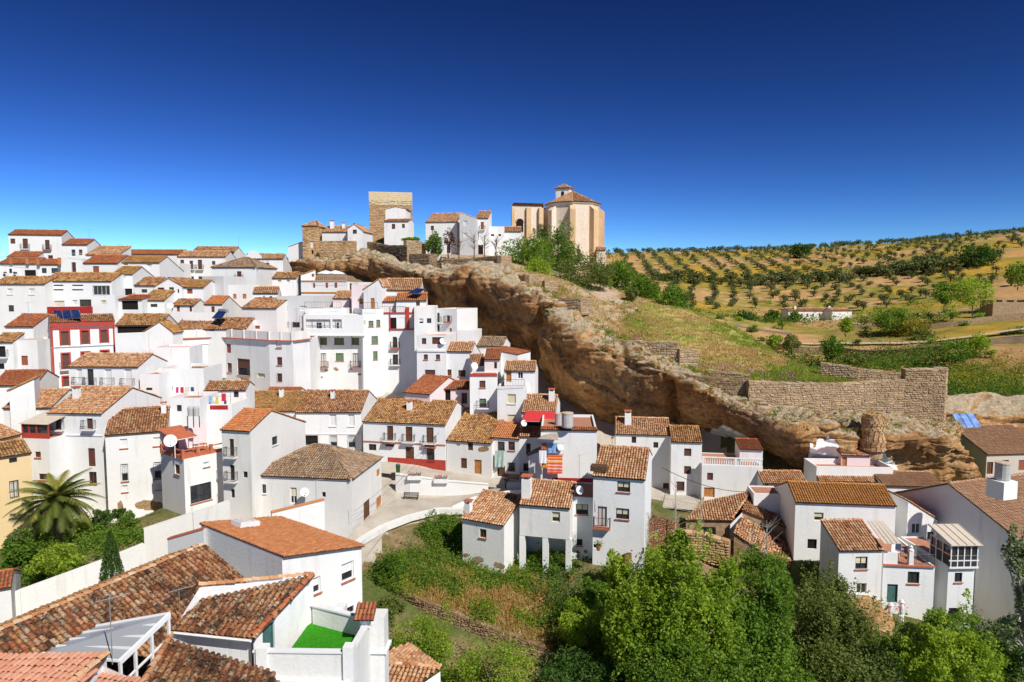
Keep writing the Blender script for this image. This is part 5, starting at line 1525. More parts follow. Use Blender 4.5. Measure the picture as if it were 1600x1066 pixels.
h4 = h3 + (h5 - h2) * 1.0
r8 = tile_plane(F8, [h3, h2, W(640, 1006, 46), h1], DRY, s=.27, over=(.0, .05))
tile_plane(F8, [h4, h5, h2, h3], DRY, s=.27, over=(.1, .05))
cap_row(r8, h3, h2, DRY, s=.3)
walls_under(F8, [h4 - UP * .1, h5 - UP * .1, h2 - UP * .15], 6)
zc = W(165, 990, 29.0)[2]
gp_ = [level(66, 1023, zc), level(192, 1034, zc - .1), level(266, 959, zc + .0), level(150, 981, zc + .0)]
gp_ = [W(66, 1023, 27.6), W(186, 1035, 27.0), W(265, 960, 29.4), W(150, 980, 29.6)]
CN = thing('canopy', 'white framed glass canopy in front of the long old roof', 'canopy', tuple(np.mean(gp_, axis=0) - UP * 2))
mb = MB(); mb.prism([p for p in gp_], UP * .03)
mb.build('glass_sheet', M['canopy_glass'], CN)
for k in np.linspace(0, 1, 5):
    a = gp_[0] + (gp_[3] - gp_[0]) * k; b_ = gp_[1] + (gp_[2] - gp_[1]) * k
    mb = MB(); mb.box((a + b_) / 2 + UP * .06, (np.linalg.norm(b_ - a), .08, .09), b_ - a); mb.build('rafter', M['whiteframe'], CN)
for a, b_ in ((gp_[1], gp_[2]),):
    mb = MB(); mb.box((a + b_) / 2 - UP * .02, (np.linalg.norm(b_ - a), .14, .22), b_ - a); mb.build('beam', M['whiteframe'], CN)
    mb = MB(); mb.box((a + b_) / 2 - UP * 1.0, (np.linalg.norm(b_ - a), .08, .08), b_ - a); mb.build('rail', M['whiteframe'], CN)
    for k in (.02, .30, .62, .97):
        p = a + (b_ - a) * k; mb = MB(); mb.box(p - UP * .95, (.11, .11, 1.9), b_ - a); mb.build('post', M['whiteframe'], CN)
zg = lambda px, py, d_: (px, py, d_)
wallstrip('garden_wall', 'long white garden wall climbing from the bottom left towards the corner house', 'wall',
          [(-30, 950, 46, 3.5), (31, 922, 47.5, 3.2), (165, 873, 51.5, 2.9), (224, 849, 54, 2.8)], 'aged', th=.35)
wallstrip('garden_wall', 'upper stretch of white garden wall stepping up to the corner house', 'wall',
          [(224, 826, 54.2, 4.2), (300, 801, 56.5, 4.2), (357, 782, 59, 4.2)], 'aged', th=.35)
wallstrip('garden_wall', 'white courtyard wall with a tile coping in front of the hipped corner house', 'wall',
          [(424, 801, 58, 3.5), (506, 781, 60.5, 3.5)], 'white', th=.3, cap='tile_orange')
hr = house('tiny gate house with a red tiled roof at the left edge of the garden wall', -20, 921, 17, 45, yaw=30, h=4, roof='gable', ry=893, tile=RED, D=5, win=[])
# ------------------------------------------------------------------ ground
def wpts(L):
    return [tuple(W(*p)) for p in L]
ctrl = list(GPTS)
ctrl += wpts([(40, 880, 52), (150, 852, 58), (220, 832, 60), (100, 815, 66), (250, 812, 66),
    (600, 800, 70), (650, 800, 73), (640, 790, 75), (700, 740, 84), (760, 756, 81), (820, 757, 80), (720, 800, 73), (800, 785, 74), (900, 790, 72)])
ctrl += wpts([(575, 905, 61), (640, 905, 61), (720, 925, 60), (800, 930, 60), (900, 930, 59), (985, 915, 59),
    (640, 990, 56), (760, 1040, 53), (880, 1080, 51), (700, 1100, 47), (1000, 1090, 49), (1100, 1095, 49), (1250, 1060, 52), (1400, 1040, 54), (1550, 1040, 53), (1700, 1040, 53),
    (1050, 900, 64), (1150, 900, 66), (1250, 930, 60), (1340, 965, 57), (1440, 975, 57), (800, 1250, 40), (600, 1200, 40), (1300, 1250, 40), (400, 1150, 38), (100, 1150, 35)])
ctrl += wpts([(1060, 800, 77), (1130, 800, 76), (1200, 815, 73)])
DOWN = np.array([0, 0, 2.5])
for p in [(700, 520, 128), (770, 552, 122), (840, 590, 114), (900, 655, 106), (1000, 672, 102), (1085, 690, 97), (1190, 712, 92), (1260, 752, 88), (1400, 760, 88), (1510, 760, 88)]:
    ctrl.append(tuple(W(*p)))
for p in [(690, 410, 146), (800, 440, 132), (900, 465, 142), (960, 480, 134), (1020, 500, 124), (1110, 520, 114), (1190, 560, 104), (1270, 585, 100), (1390, 605, 98), (1470, 640, 97),
          (900, 435, 165), (1000, 465, 148), (1100, 495, 128)]:
    ctrl.append(tuple(W(*p) - DOWN))
ctrl += wpts([(870, 412, 188), (940, 412, 188), (600, 385, 195), (700, 400, 180), (100, 425, 190), (300, 425, 200), (450, 425, 200), (-200, 420, 190), (800, 420, 260), (600, 420, 260), (300, 432, 300), (0, 430, 300), (-400, 430, 300)])
ctrl += wpts([(960, 470, 260), (1050, 492, 250), (1000, 455, 330), (1100, 493, 330), (1280, 493, 340), (1150, 474, 400), (1300, 466, 400), (1450, 452, 390), (1590, 440, 350), (1750, 420, 350),
    (960, 437, 480), (1100, 436, 500), (1200, 432, 520), (1400, 416, 500), (1550, 400, 450), (1750, 385, 450),
    (900, 396, 700), (1000, 394, 700), (1100, 392, 720), (1250, 388, 720), (1400, 379, 700), (1500, 371, 660), (1600, 362, 620), (1750, 350, 620),
    (900, 415, 1000), (1250, 405, 1000), (1650, 395, 1000), (600, 430, 700), (200, 435, 700),
    (1150, 530, 240), (1250, 522, 255), (1320, 517, 250), (1400, 522, 235), (1500, 512, 225), (1590, 505, 210), (1700, 500, 200),
    (1170, 575, 200), (1290, 575, 205), (1380, 560, 205), (1480, 556, 190), (1580, 552, 180), (1500, 592, 160), (1600, 605, 150), (1700, 600, 150), (1240, 590, 160), (1360, 610, 150),
    (1490, 622, 138), (1600, 630, 136), (1700, 630, 136), (1495, 690, 128), (1600, 690, 126), (1540, 755, 100), (1650, 755, 100)])
ctrl += [(-4000, 6000, 20), (0, 6000, 20), (4000, 6000, 20), (-3000, 2000, 20), (3000, 2500, 30), (0, 2500, 25), (-900, 300, 20), (-60, 5, 18), (60, 5, 8), (0, 8, 14), (200, 100, 14), (-200, 100, 30), (400, 400, 60), (600, 200, 50)]
CT = np.array(ctrl)
CT[:, 2] -= .35
keep = {}
for x, y, z in CT:
    k = (round(x / 2.2), round(y / 2.2))
    if k not in keep or z < keep[k][2]: keep[k] = (x, y, z)
CT = np.array(list(keep.values()))
ok = []
for i, p in enumerate(CT):
    q = CT[np.hypot(CT[:, 0] - p[0], CT[:, 1] - p[1]) < 7.5]
    ok.append(p[2] <= np.median(q[:, 2]) + 1.5 or p[1] > 150)
CT = CT[ok]
dd = np.hypot(CT[:, None, 0] - CT[None, :, 0], CT[:, None, 1] - CT[None, :, 1])
nC = len(CT)
Am = np.zeros((nC + 1, nC + 1)); Am[:nC, :nC] = -dd + np.eye(nC) * 2.0; Am[:nC, nC] = 1; Am[nC, :nC] = 1
wts = np.linalg.solve(Am, np.concatenate([CT[:, 2], [0]]))
def gz(x, y):
    x = np.asarray(x, float); y = np.asarray(y, float); sh = x.shape
    x = x.ravel(); y = y.ravel(); out = np.empty(len(x))
    for i in range(0, len(x), 8000):
        d_ = np.hypot(x[i:i + 8000, None] - CT[None, :, 0], y[i:i + 8000, None] - CT[None, :, 1])
        out[i:i + 8000] = -d_ @ wts[:nC] + wts[nC]
    return out.reshape(sh)
def G(x, y): return float(gz(np.array([x]), np.array([y]))[0])
ys = np.concatenate([np.linspace(4, 130, 90), np.geomspace(132, 760, 120), np.geomspace(790, 6000, 22)])
us = np.concatenate([np.linspace(-2.6, -.95, 14)[:-1], np.linspace(-.95, .95, 200), np.linspace(.95, 2.6, 14)[1:]])
X = us[None, :] * np.maximum(ys, 40)[:, None]; Y = np.repeat(ys[:, None], len(us), 1)
Z = gz(X, Y)
def nz2(x, y, s, o=0.0):
    return np.array([noise.noise(Vector((a * s + o, b_ * s, o))) for a, b_ in zip(x.ravel(), y.ravel())]).reshape(x.shape)
farm = np.clip((Y - 150) / 60, 0, 1)
Z = Z + farm * (nz2(X, Y, .03) * 1.6 + nz2(X, Y, .1, 5) * .6)
def grid_faces(r, c):
    i = np.arange(r - 1)[:, None] * c + np.arange(c - 1)[None, :]
    return np.stack([i, i + 1, i + 1 + c, i + c], -1).reshape(-1, 4)
r_, c_ = X.shape
Q = grid_faces(r_, c_)
cy = Y.ravel()[Q].mean(1)
mb = MB(); mb.add(np.stack([X, Y, Z], -1).reshape(-1, 3), Q[cy >= 118]); gr = mb.build('hillside', M['hill_earth'], smooth=True); gr['kind'] = 'structure'
cx = X.ravel()[Q].mean(1)
town_ = (cy < 118) & (((cy > 63.5) & (cx < 2) & ~((cx < -31) & (cy < 71)) & ~((cx > -13) & (cy < 74))) | ((cy > 80) & (cx < 30)))
mb = MB(); mb.add(np.stack([X, Y, Z], -1).reshape(-1, 3), Q[town_]); gr3 = mb.build('street_ground', M['concrete'], smooth=True); gr3['kind'] = 'structure'
mb = MB(); mb.add(np.stack([X, Y, Z], -1).reshape(-1, 3), Q[(cy < 118) & ~town_]); gr2 = mb.build('ground', M['ground'], smooth=True); gr2['kind'] = 'structure'
# ------------------------------------------------------------------ patches through points read off the photo
def crom(P, n):
    """resample a polyline smoothly"""
    P = np.asarray(P, float); m_ = len(P)
    Pp = np.vstack([2 * P[0] - P[1], P, 2 * P[-1] - P[-2]])
    t = np.linspace(0, m_ - 1 - 1e-6, n); i = t.astype(int); f = (t - i)[:, None]
    a, b_, c, d_ = Pp[i], Pp[i + 1], Pp[i + 2], Pp[i + 3]
    return .5 * (2 * b_ + (c - a) * f + (2 * a - 5 * b_ + 4 * c - d_) * f ** 2 + (3 * b_ - a - 3 * c + d_) * f ** 3)
def patch(rows, nu, nv, lin=False):
    rows = [crom(wpts(r), nu) for r in rows]
    A_ = np.stack(rows, 0)
    out = np.stack([crom(A_[:, j], nv) for j in range(nu)], 1)
    return out      # nv, nu, 3
def normals(G_):
    du = np.gradient(G_, axis=1); dv = np.gradient(G_, axis=0)
    n_ = np.cross(du, dv); return n_ / (np.linalg.norm(n_, axis=-1, keepdims=True) + 1e-9)
def fbm(P, s, oc=5, st=(1, 1, 1), o=0.0):
    out = np.zeros(len(P)); a = 1.0
    for k in range(oc):
        f = s * 2 ** k
        out += a * np.array([noise.noise(Vector((p[0] * f * st[0] + o, p[1] * f * st[1] + o, p[2] * f * st[2] + k * 7))) for p in P])
        a *= .52
    return out
foot = [(440, 432, 158), (500, 440, 150), (560, 447, 144), (640, 462, 134), (690, 512, 126), (770, 548, 119), (830, 580, 112), (875, 640, 105), (935, 668, 101), (1000, 672, 98.5), (1085, 682, 94), (1190, 702, 89), (1255, 752, 84), (1330, 765, 84), (1420, 756, 84), (1500, 752, 84), (1540, 760, 86)]
deep = [(440, 425, 159), (500, 430, 152), (560, 435, 146), (645, 448, 132), (695, 490, 123), (765, 520, 116.5), (830, 545, 109), (872, 600, 103), (930, 635, 98.5), (1000, 645, 96), (1085, 661, 92), (1188, 682, 87), (1252, 722, 82), (1330, 732, 83), (1415, 718, 84), (1490, 722, 83), (1530, 735, 85)]
belly = [(440, 418, 159), (500, 418, 151), (560, 418, 144), (648, 435, 129), (698, 460, 119), (762, 480, 113), (830, 505, 106), (868, 555, 100.5), (925, 598, 95.5), (1000, 618, 93), (1082, 640, 89.5), (1182, 664, 85), (1250, 690, 81.5), (1330, 700, 82), (1405, 692, 83), (1484, 694, 83), (1522, 712, 85)]
rim = [(440, 411, 158), (500, 406, 152), (560, 402, 147), (645, 424, 131), (694, 430, 121), (755, 430, 115.5), (838, 466, 108), (862, 494, 103), (925, 538, 97.5), (1000, 563, 94.5), (1072, 597, 91), (1172, 648, 86.5), (1248, 670, 84), (1330, 674, 84.5), (1400, 674, 85.5), (1475, 674, 86.5), (1508, 690, 88)]
back = [(440, 405, 161), (500, 400, 156), (560, 392, 152), (645, 412, 138), (692, 414, 134), (755, 408, 130), (840, 446, 116), (874, 474, 110), (940, 520, 103), (1010, 546, 99), (1076, 582, 95), (1170, 626, 90), (1248, 642, 89), (1330, 645, 90), (1400, 648, 91), (1472, 652, 92), (1504, 655, 94)]
wv = [0, 0, .3, .8, 1, 1, 1, 1, 1, 1, 1, 1, .8, .4, .3, .3, .2]
belly = [(p[0], p[1], p[2] * (1 - w) + (q[2] + 1.5) * w) for p, q, w in zip(belly, rim, wv)]
deep = [(p[0], p[1], p[2] * (1 - w) + (q[2] + 5.2) * w) for p, q, w in zip(deep, rim, wv)]
foot = [(p[0], p[1], p[2] * (1 - w) + (q[2] + 9.8) * w) for p, q, w in zip(foot, rim, wv)]
G_ = patch([foot, deep, belly, rim, back], 540, 160)
n_ = normals(G_); Pf = G_.reshape(-1, 3)
ca = noise
d1 = fbm(Pf, .075, 4, (1, 1, 1.3)); d2 = fbm(Pf, .30, 4, (.35, .35, 2.6), 3.0); d3 = fbm(Pf, .45, 5, (1, 1, .7), 9.0)
fade = np.ones(G_.shape[:2]); fade[:6] *= np.linspace(.3, 1, 6)[:, None]
vv = np.repeat(np.linspace(0, 1, G_.shape[0])[:, None], G_.shape[1], 1).ravel()
uu_ = np.repeat(np.linspace(0, 1, G_.shape[1])[None, :], G_.shape[0], 0).ravel()
rimw = np.clip((vv - .58) / .17, 0, 1) * .75 + .25 + np.clip((uu_ - .72) / .1, 0, 1) * .55      # ledges run along the rim and the right end
cr = fbm(Pf, .05, 3, (1, 1, .25), 21.0)
crev = np.exp(-(cr / .07) ** 2)                                    # deep upright clefts
pxg = np.array([proj(p)[0] for p in Pf])
dn = fbm(Pf, .06, 3, (1, 1, 1), 33.0)
saw = ((1 - vv) * 4.2 + .9 * dn + .25 * d1) % 1.0                   # slanting slabs with undercut edges, along the rim
slab = (.55 - saw) * 1.15 * np.clip(.4 + .9 * fbm(Pf, .045, 2, (1, 1, 1), 50.0), 0, 1.1) * (vv < .82)
notch = np.exp(-((pxg - 839 + 10 * dn) / 7) ** 2) * 3.0 * np.clip((vv - .1) / .2, 0, 1) * (vv < .8) + np.exp(-((pxg - 1046 + 14 * dn) / 8) ** 2) * 1.6 * (vv < .72)
ledge = np.abs(d2); disp = (d1 * 1.25 - ledge * .85 * np.clip(rimw, 0, 1.1) - crev * .7 + .35 + d3 * .55 + slab - notch).reshape(G_.shape[:2]) * fade
sgn = np.sign((n_[80, 260] * (CAM - G_[80, 260])).sum())
G2 = G_ + n_ * sgn * disp[..., None]
mb = MB(); mb.add(G2.reshape(-1, 3), grid_faces(*G2.shape[:2])[:, ::-1] if sgn < 0 else grid_faces(*G2.shape[:2]))
rk = mb.build('rock_cliff', M['rock'], smooth=True); rk['kind'] = 'structure'
def boulder(P, r, seed, mat='rock', sq=(1, 1, .6)):
    jit = np.random.default_rng(seed)
    mb = MB(); nu, nv = 16, 10
    V = []
    for j in range(nv + 1):
        for i in range(nu):
            th = math.pi * j / nv; ph = 2 * math.pi * i / nu
            q = Vector((math.sin(th) * math.cos(ph), math.sin(th) * math.sin(ph), math.cos(th)))
            k = r * (1 + .35 * noise.noise(q * 1.3 + Vector((seed * 3.1, 0, 0))) + .18 * noise.noise(q * 3.1 + Vector((0, seed, 0))))
            V.append([P[0] + q.x * k * sq[0], P[1] + q.y * k * sq[1], P[2] + q.z * k * sq[2]])
    mb.add(V, [(j * nu + i, j * nu + (i + 1) % nu, (j + 1) * nu + (i + 1) % nu, (j + 1) * nu + i) for j in range(nv) for i in range(nu)])
    return mb
RB = MB()
jit = np.random.default_rng(5)
for k in range(34):
    i = jit.integers(60, 530); j = jit.integers(124, 158)
    p = G2[j, i]; b_ = boulder(p - UP * .2, jit.uniform(.4, 1.2), k, sq=(1.3, 1.0, .6))
    for V, lv in zip(b_.v, b_.lv): RB.add(V, lv.reshape(-1, 4) , jit.random())
o = RB.build('rock_ledge', M['rock'], smooth=True); o['kind'] = 'structure'
b0 = [(690, 432, 124), (755, 434, 118), (842, 466, 110), (876, 496, 106), (940, 532, 100), (1010, 556, 97.5), (1080, 590, 94), (1172, 622, 90.8), (1250, 635, 90.5), (1330, 635, 91.5), (1400, 635, 92.8), (1470, 640, 94)]
b1 = [(690, 412, 138), (758, 420, 128), (850, 448, 119), (888, 472, 116), (948, 510, 109), (1014, 534, 104), (1090, 574, 98), (1174, 596, 93.5), (1252, 602, 92.5), (1330, 603, 93), (1398, 603, 94), (1470, 612, 95)]
b2 = [(690, 406, 150), (762, 410, 142), (860, 436, 136), (905, 458, 136), (960, 488, 128), (1020, 505, 122), (1105, 535, 111), (1182, 562, 102), (1256, 588, 97), (1332, 596, 96), (1398, 598, 96), (1470, 606, 97)]
b3 = [(690, 400, 165), (765, 400, 168), (868, 425, 165), (925, 440, 160), (985, 462, 150), (1050, 480, 140), (1125, 508, 126), (1195, 545, 112), (1262, 578, 103), (1334, 590, 100), (1398, 594, 99), (1470, 604, 99)]
b4 = [(690, 396, 190), (765, 398, 190), (868, 412, 190), (930, 420, 190), (995, 455, 170), (1062, 485, 155), (1138, 518, 136), (1205, 555, 120), (1268, 588, 110), (1338, 602, 106), (1398, 606, 104), (1470, 614, 103)]
PG = patch([b0, b1, b2, b3, b4], 260, 130)
h1 = fbm(PG.reshape(-1, 3), .12, 4, (1, 1, 0)).reshape(PG.shape[:2]); h2 = fbm(PG.reshape(-1, 3), .6, 3, (1, 1, 0), 4.).reshape(PG.shape[:2])
PG[..., 2] += h1 * .45 + h2 * .18
mb = MB(); Qp = grid_faces(*PG.shape[:2])
col = np.arange(len(Qp)) % (PG.shape[1] - 1)
mb.add(PG.reshape(-1, 3), Qp[col < 104]); st_ = mb.build('stony_slope', M['stony'], smooth=True); st_['kind'] = 'structure'; mb = MB()
mb.add(PG.reshape(-1, 3), Qp[col >= 104]); pl = mb.build('grassy_slope', M['grassy'], smooth=True); pl['kind'] = 'structure'
g0 = [(570, 885, 66), (640, 845, 69), (705, 812, 71), (760, 862, 66.5), (830, 872, 65.5), (905, 870, 65.5), (985, 862, 65), (1060, 880, 64)]
g1 = [(578, 905, 62), (640, 880, 64), (712, 868, 66), (780, 895, 62.5), (850, 905, 62), (915, 905, 61.5), (990, 895, 61), (1060, 905, 61)]
g2 = [(600, 912, 61), (650, 910, 61), (715, 915, 60.5), (780, 930, 59.5), (850, 945, 58.5), (925, 950, 58), (990, 950, 57), (1060, 950, 57)]
g3 = [(622, 922, 59.8), (665, 942, 58.4), (720, 962, 57), (780, 988, 55.5), (840, 1010, 54.3), (900, 1032, 53.2), (960, 1052, 52.2), (1040, 1062, 52)]
GG = patch([g0, g1, g2, g3], 150, 80)
GG[..., 2] += fbm(GG.reshape(-1, 3), .3, 4, (1, 1, 0)).reshape(GG.shape[:2]) * .3
mb = MB(); mb.add(GG.reshape(-1, 3), grid_faces(*GG.shape[:2])); o = mb.build('garden_slope', M['garden_soil'], smooth=True); o['kind'] = 'structure'
def sheet(name, pts, m, up=.0, th=None):
    mb = MB(); mb.poly([np.array(p) + UP * up for p in pts]); o = mb.build(name, M[m]); o['kind'] = 'structure'; return o
zP = W(640, 788, 75.5)[2]
rd_l = [(518, 884, 61.5), (546, 838, 65.3), (576, 814, 69), (598, 796, 72.2), (622, 782, 76), (690, 778, 77.5), (757, 768, 79), (778, 760, 80.5), (850, 758, 81), (940, 762, 80)]
rd_r = [(556, 900, 58.5), (600, 836, 67), (640, 812, 70), (682, 801, 72.5), (708, 806, 72), (770, 778, 76), (800, 770, 77), (860, 770, 77.5), (940, 776, 77)]
RG = patch([rd_l, rd_r], 60, 6); RG[..., 2] += .12
mb = MB(); mb.add(RG.reshape(-1, 3), grid_faces(*RG.shape[:2])); o = mb.build('road', M['concrete'], smooth=True); o['kind'] = 'structure'
us_ = [(560, 706, 88.0), (610, 715, 86.2), (700, 730, 84.2), (770, 744, 82.2), (850, 748, 82.0)]
us2 = [(560, 735, 82), (622, 743, 80.5), (700, 752, 79.8), (765, 762, 79.2), (850, 768, 78.5)]
RG = patch([us_, us2], 50, 6); RG[..., 2] += .06
mb = MB(); mb.add(RG.reshape(-1, 3), grid_faces(*RG.shape[:2])); o = mb.build('pavement', M['concrete'], smooth=True); o['kind'] = 'structure'
cs0 = [(1040, 770, 83), (1100, 778, 81), (1180, 795, 78)]; cs1 = [(1035, 795, 78), (1095, 800, 77), (1170, 812, 75)]
RG = patch([cs0, cs1], 20, 4); RG[..., 2] += .1
mb = MB(); mb.add(RG.reshape(-1, 3), grid_faces(*RG.shape[:2])); o = mb.build('lane', M['concrete'], smooth=True); o['kind'] = 'structure'
# ------------------------------------------------------------------ vegetation kit
LEAFRNG = np.random.default_rng(77)
def leaves(mb, P, size, jit, rnd, up=.25, aspect=.55):
    """little pointed leaves at P, turned every way"""
    n = len(P)
    d = jit.normal(0, 1, (n, 3)); f_ = jit.normal(0, 1, (n, 3))
    if up < 1:      # leaves spread towards the light
        f_[:, 2] += 1.0; d = np.cross(f_, d)
    else:
        d[:, 2] += up
    d /= np.linalg.norm(d, axis=1)[:, None] + 1e-9
    e = np.cross(d, f_); e /= np.linalg.norm(e, axis=1)[:, None] + 1e-9
    sz = (np.asarray(size) * jit.uniform(.6, 1.3, n))[:, None]
    V = np.stack([P - d * sz * .5, P + e * sz * aspect * .5, P + d * sz * .5, P - e * sz * aspect * .5], 1).reshape(-1, 3)
    Q = np.arange(4 * n).reshape(-1, 4)
    mb.add(V, Q, rnd)
def crown_pts(c, r, n, jit, k=26, fill=.5, cl=.34, flat=1.0):
    """leaf clumps spread through an uneven volume"""
    c = np.asarray(c, float); r = np.asarray(r, float)
    d = jit.normal(0, 1, (k, 3)); d /= np.linalg.norm(d, axis=1)[:, None]
    rr = jit.uniform(fill, 1.0, k) ** .7
    C_ = d * rr[:, None] * (1 - cl * .6)
    own = jit.integers(0, k, n)
    q = jit.normal(0, 1, (n, 3)); q /= np.linalg.norm(q, axis=1)[:, None]
    rad = cl * jit.uniform(.35, 1.0, n) ** .5 * jit.uniform(.6, 1.25, k)[own]
    P = C_[own] + q * rad[:, None]
    hue = jit.random(k)[own] * .55 + jit.random(n) * .45
    return c + P * r, hue, c + C_ * r
def tree(name, label, cat, crowns, base, m, n=4000, ls=.3, k=26, trunk=.16, bark='bark', group=None, fill=.45, cl=.36, seed=None, shoots=0, limbs=7, tk=True):
    """crowns: [(centre, radii)...]; base: foot of the trunk"""
    SEED[0] += 1
    jit = np.random.default_rng(seed or SEED[0] + 500)
    base = np.asarray(base, float)
    root = thing(name, label, cat, tuple(base), group)
    tot = sum(np.prod(r) ** (2 / 3) for _, r in crowns)
    mb = MB(); tips = []
    for c, r in crowns:
        nn = int(n * np.prod(r) ** (2 / 3) / tot)
        P, hue, C_ = crown_pts(c, r, nn, jit, k, fill, cl)
        leaves(mb, P, ls, jit, hue)
        tips += list(C_[:limbs])
        for s_ in range(shoots):       # upright leafy shoots break the outline
            a = np.asarray(c) + np.asarray(r) * np.array([jit.uniform(-.8, .8), jit.uniform(-.7, .7), jit.uniform(.2, .75)])
            L = r[2] * jit.uniform(.35, .8)
            t_ = jit.random(max(8, nn // 90)); sp_ = (1 - t_) * r[0] * .14 + .05
            q = a + np.stack([jit.normal(0, 1, len(t_)) * sp_, jit.normal(0, 1, len(t_)) * sp_, t_ * L], 1)
            leaves(mb, q, ls, jit, jit.random(len(t_)) * .5 + .5 * jit.random())
    mb.build('crown', M[m], root)
    if tk:
        mt = MB()
        c0 = np.mean([c for c, _ in crowns], axis=0)
        fork = base + (c0 - base) * .45
        mid = (base + fork) / 2 + np.array([jit.normal(0, .15), jit.normal(0, .15), 0])
        mt.tube([base - UP * .5, mid, fork], [trunk * 1.25, trunk, trunk * .8], 7)
        for t_ in tips:
            m_ = fork + (t_ - fork) * .5 + UP * np.linalg.norm(t_ - fork) * .08
            mt.tube([fork - UP * .1, m_, t_], [trunk * .6, trunk * .35, trunk * .1], 5)
        mt.build('trunk', M[bark], root)
    return root
def ptree(name, label, cat, box, d, m, by=None, n=4000, ls=.3, depth=1.0, parts=None, **kw):
    """a tree whose crown fills photo box (x0, y0, x1, y1) at distance d"""
    x0, y0, x1, y1 = box
    a, b_ = W(x0, y1, d), W(x1, y0, d)
    c = (a + b_) / 2; r = np.array([(b_[0] - a[0]) / 2, (b_[0] - a[0]) / 2 * depth, (b_[2] - a[2]) / 2]) * 1.1
    g = G(c[0], c[1]) if by is None else W((x0 + x1) / 2, by, d)[2]
    g = min(g, c[2] - r[2] * .5)
    crowns = [(c, r)]
    if parts:      # several lobes given as fractions of the box
        crowns = [(c + r * np.array([px, kw.get('dy', 0) if False else py_, pz]), r * s_) for px, py_, pz, s_ in parts]
    return tree(name, label, cat, crowns, (c[0], c[1], g), m, n, ls, **kw)
def clumps(name, spots, m, kind='stuff', n=40, ls=.22, rad=.5, up=.6, h=1.0, aspect=.5, jitn=1, label=None):
    """ground cover: leafy tufts at the given spots, one joined object"""
    jit = np.random.default_rng(jitn)
    S = np.asarray(spots, float); k = len(S)
    own = np.repeat(np.arange(k), n)
    rr = (rad * jit.uniform(.5, 1.5, k))[own]
    q = jit.normal(0, .5, (len(own), 3)); q[:, 2] = np.abs(q[:, 2]) * h
    P = S[own] + q * rr[:, None]
    mb = MB(); leaves(mb, P, ls, jit, jit.random(k)[own] * .6 + jit.random(len(own)) * .4, up, aspect)
    o = mb.build(name, M[m]); o['kind'] = kind
    return o
def blades(name, spots, m, n=9, h=.5, spread=.18, w=.05, jitn=1):
    """grass: thin upright blades in tufts"""
    jit = np.random.default_rng(jitn)
    S = np.asarray(spots, float); own = np.repeat(np.arange(len(S)), n); N_ = len(own)
    B_ = S[own] + np.stack([jit.normal(0, spread, N_), jit.normal(0, spread, N_), np.zeros(N_)], 1)
    hh = h * jit.uniform(.5, 1.4, N_) * jit.uniform(.6, 1.3, len(S))[own]
    lean = np.stack([jit.normal(.1, .35, N_), jit.normal(0, .35, N_), np.ones(N_)], 1) * hh[:, None]
    ang = jit.uniform(0, 2 * math.pi, N_); e = np.stack([np.cos(ang), np.sin(ang), np.zeros(N_)], 1) * w
    V = np.stack([B_ - e, B_ + e, B_ + lean], 1).reshape(-1, 3)
    mb = MB(); mb.add(V, np.arange(3 * N_).reshape(-1, 3), jit.random(len(S))[own] * .6 + jit.random(N_) * .4)
    o = mb.build(name, M[m]); o['kind'] = 'stuff'
    return o
def on_grid(GR, n, jit, u=(0, 1), v=(0, 1), mask=None):
    """random spots on a patch"""
    nv, nu = GR.shape[:2]
    a = jit.uniform(u[0], u[1], n) * (nu - 1.001); b_ = jit.uniform(v[0], v[1], n) * (nv - 1.001)
    i, j = a.astype(int), b_.astype(int); f, g = (a - i)[:, None], (b_ - j)[:, None]
    return (GR[j, i] * (1 - f) + GR[j, i + 1] * f) * (1 - g) + (GR[j + 1, i] * (1 - f) + GR[j + 1, i + 1] * f) * g
def nval(P, s, o=0.0):
    return np.array([noise.noise(Vector((p[0] * s + o, p[1] * s, o))) for p in P])
# ------------------------------------------------------------------ foreground trees in the gorge
def W3(px, py, d): return W(px, py, d)
jit = np.random.default_rng(12)
ptree('tree', 'tall light green poplar thicket, biggest tree at the bottom centre', 'tree', (955, 835, 1150, 1100), 47, 'leaf_bright', n=44000, ls=.27, k=120, cl=.19, by=1150,
      parts=[(-.45, 0, -.1, .62), (.1, 0, .25, .6), (.5, -.1, -.05, .55), (0, -.2, -.5, .75), (-.75, .1, -.2, .34), (.85, .1, .42, .25), (.12, .2, .75, .2)], shoots=4, fill=.3, bark='bark_pale')
ptree('tree', 'dark green tree in the gorge just right of the light poplar thicket', 'tree', (1120, 880, 1260, 1110), 48, 'leaf_mid', n=24000, ls=.27, k=60, cl=.25, by=1150,
      parts=[(-.1, 0, -.2, .8), (.25, 0, .45, .45), (-.55, 0, .2, .4), (.45, .1, -.5, .6)], shoots=3, fill=.3, bark='bark_pale')
ptree('tree', 'soft olive green willow in front of the mustard roofed house', 'tree', (1225, 878, 1385, 1090), 52, 'leaf_olive', n=26000, ls=.22, k=60, cl=.27, by=1120,
      parts=[(-.35, 0, .3, .55), (.3, 0, -.2, .7), (-.4, 0, -.4, .6), (.1, 0, .05, .5)], fill=.3, shoots=3)
ptree('tree', 'round bright green tree at the bottom right below the bay tower', 'tree', (1395, 962, 1580, 1110), 48, 'leaf_bright', n=22000, ls=.24, k=60, cl=.24, by=1140, fill=.35,
      parts=[(-.05, 0, .1, .75), (.55, .1, -.25, .5), (-.6, .1, -.3, .5)], shoots=3)
ptree('tree', 'silvery pale poplar branch reaching in at the right edge', 'tree', (1556, 815, 1690, 1010), 40, 'leaf_pale', n=9000, ls=.2, k=40, cl=.22, by=1100,
      parts=[(-.45, 0, .5, .42), (-.1, 0, .2, .6), (0, 0, -.3, .6), (-.5, .1, -.72, .3)], bark='bark_pale')
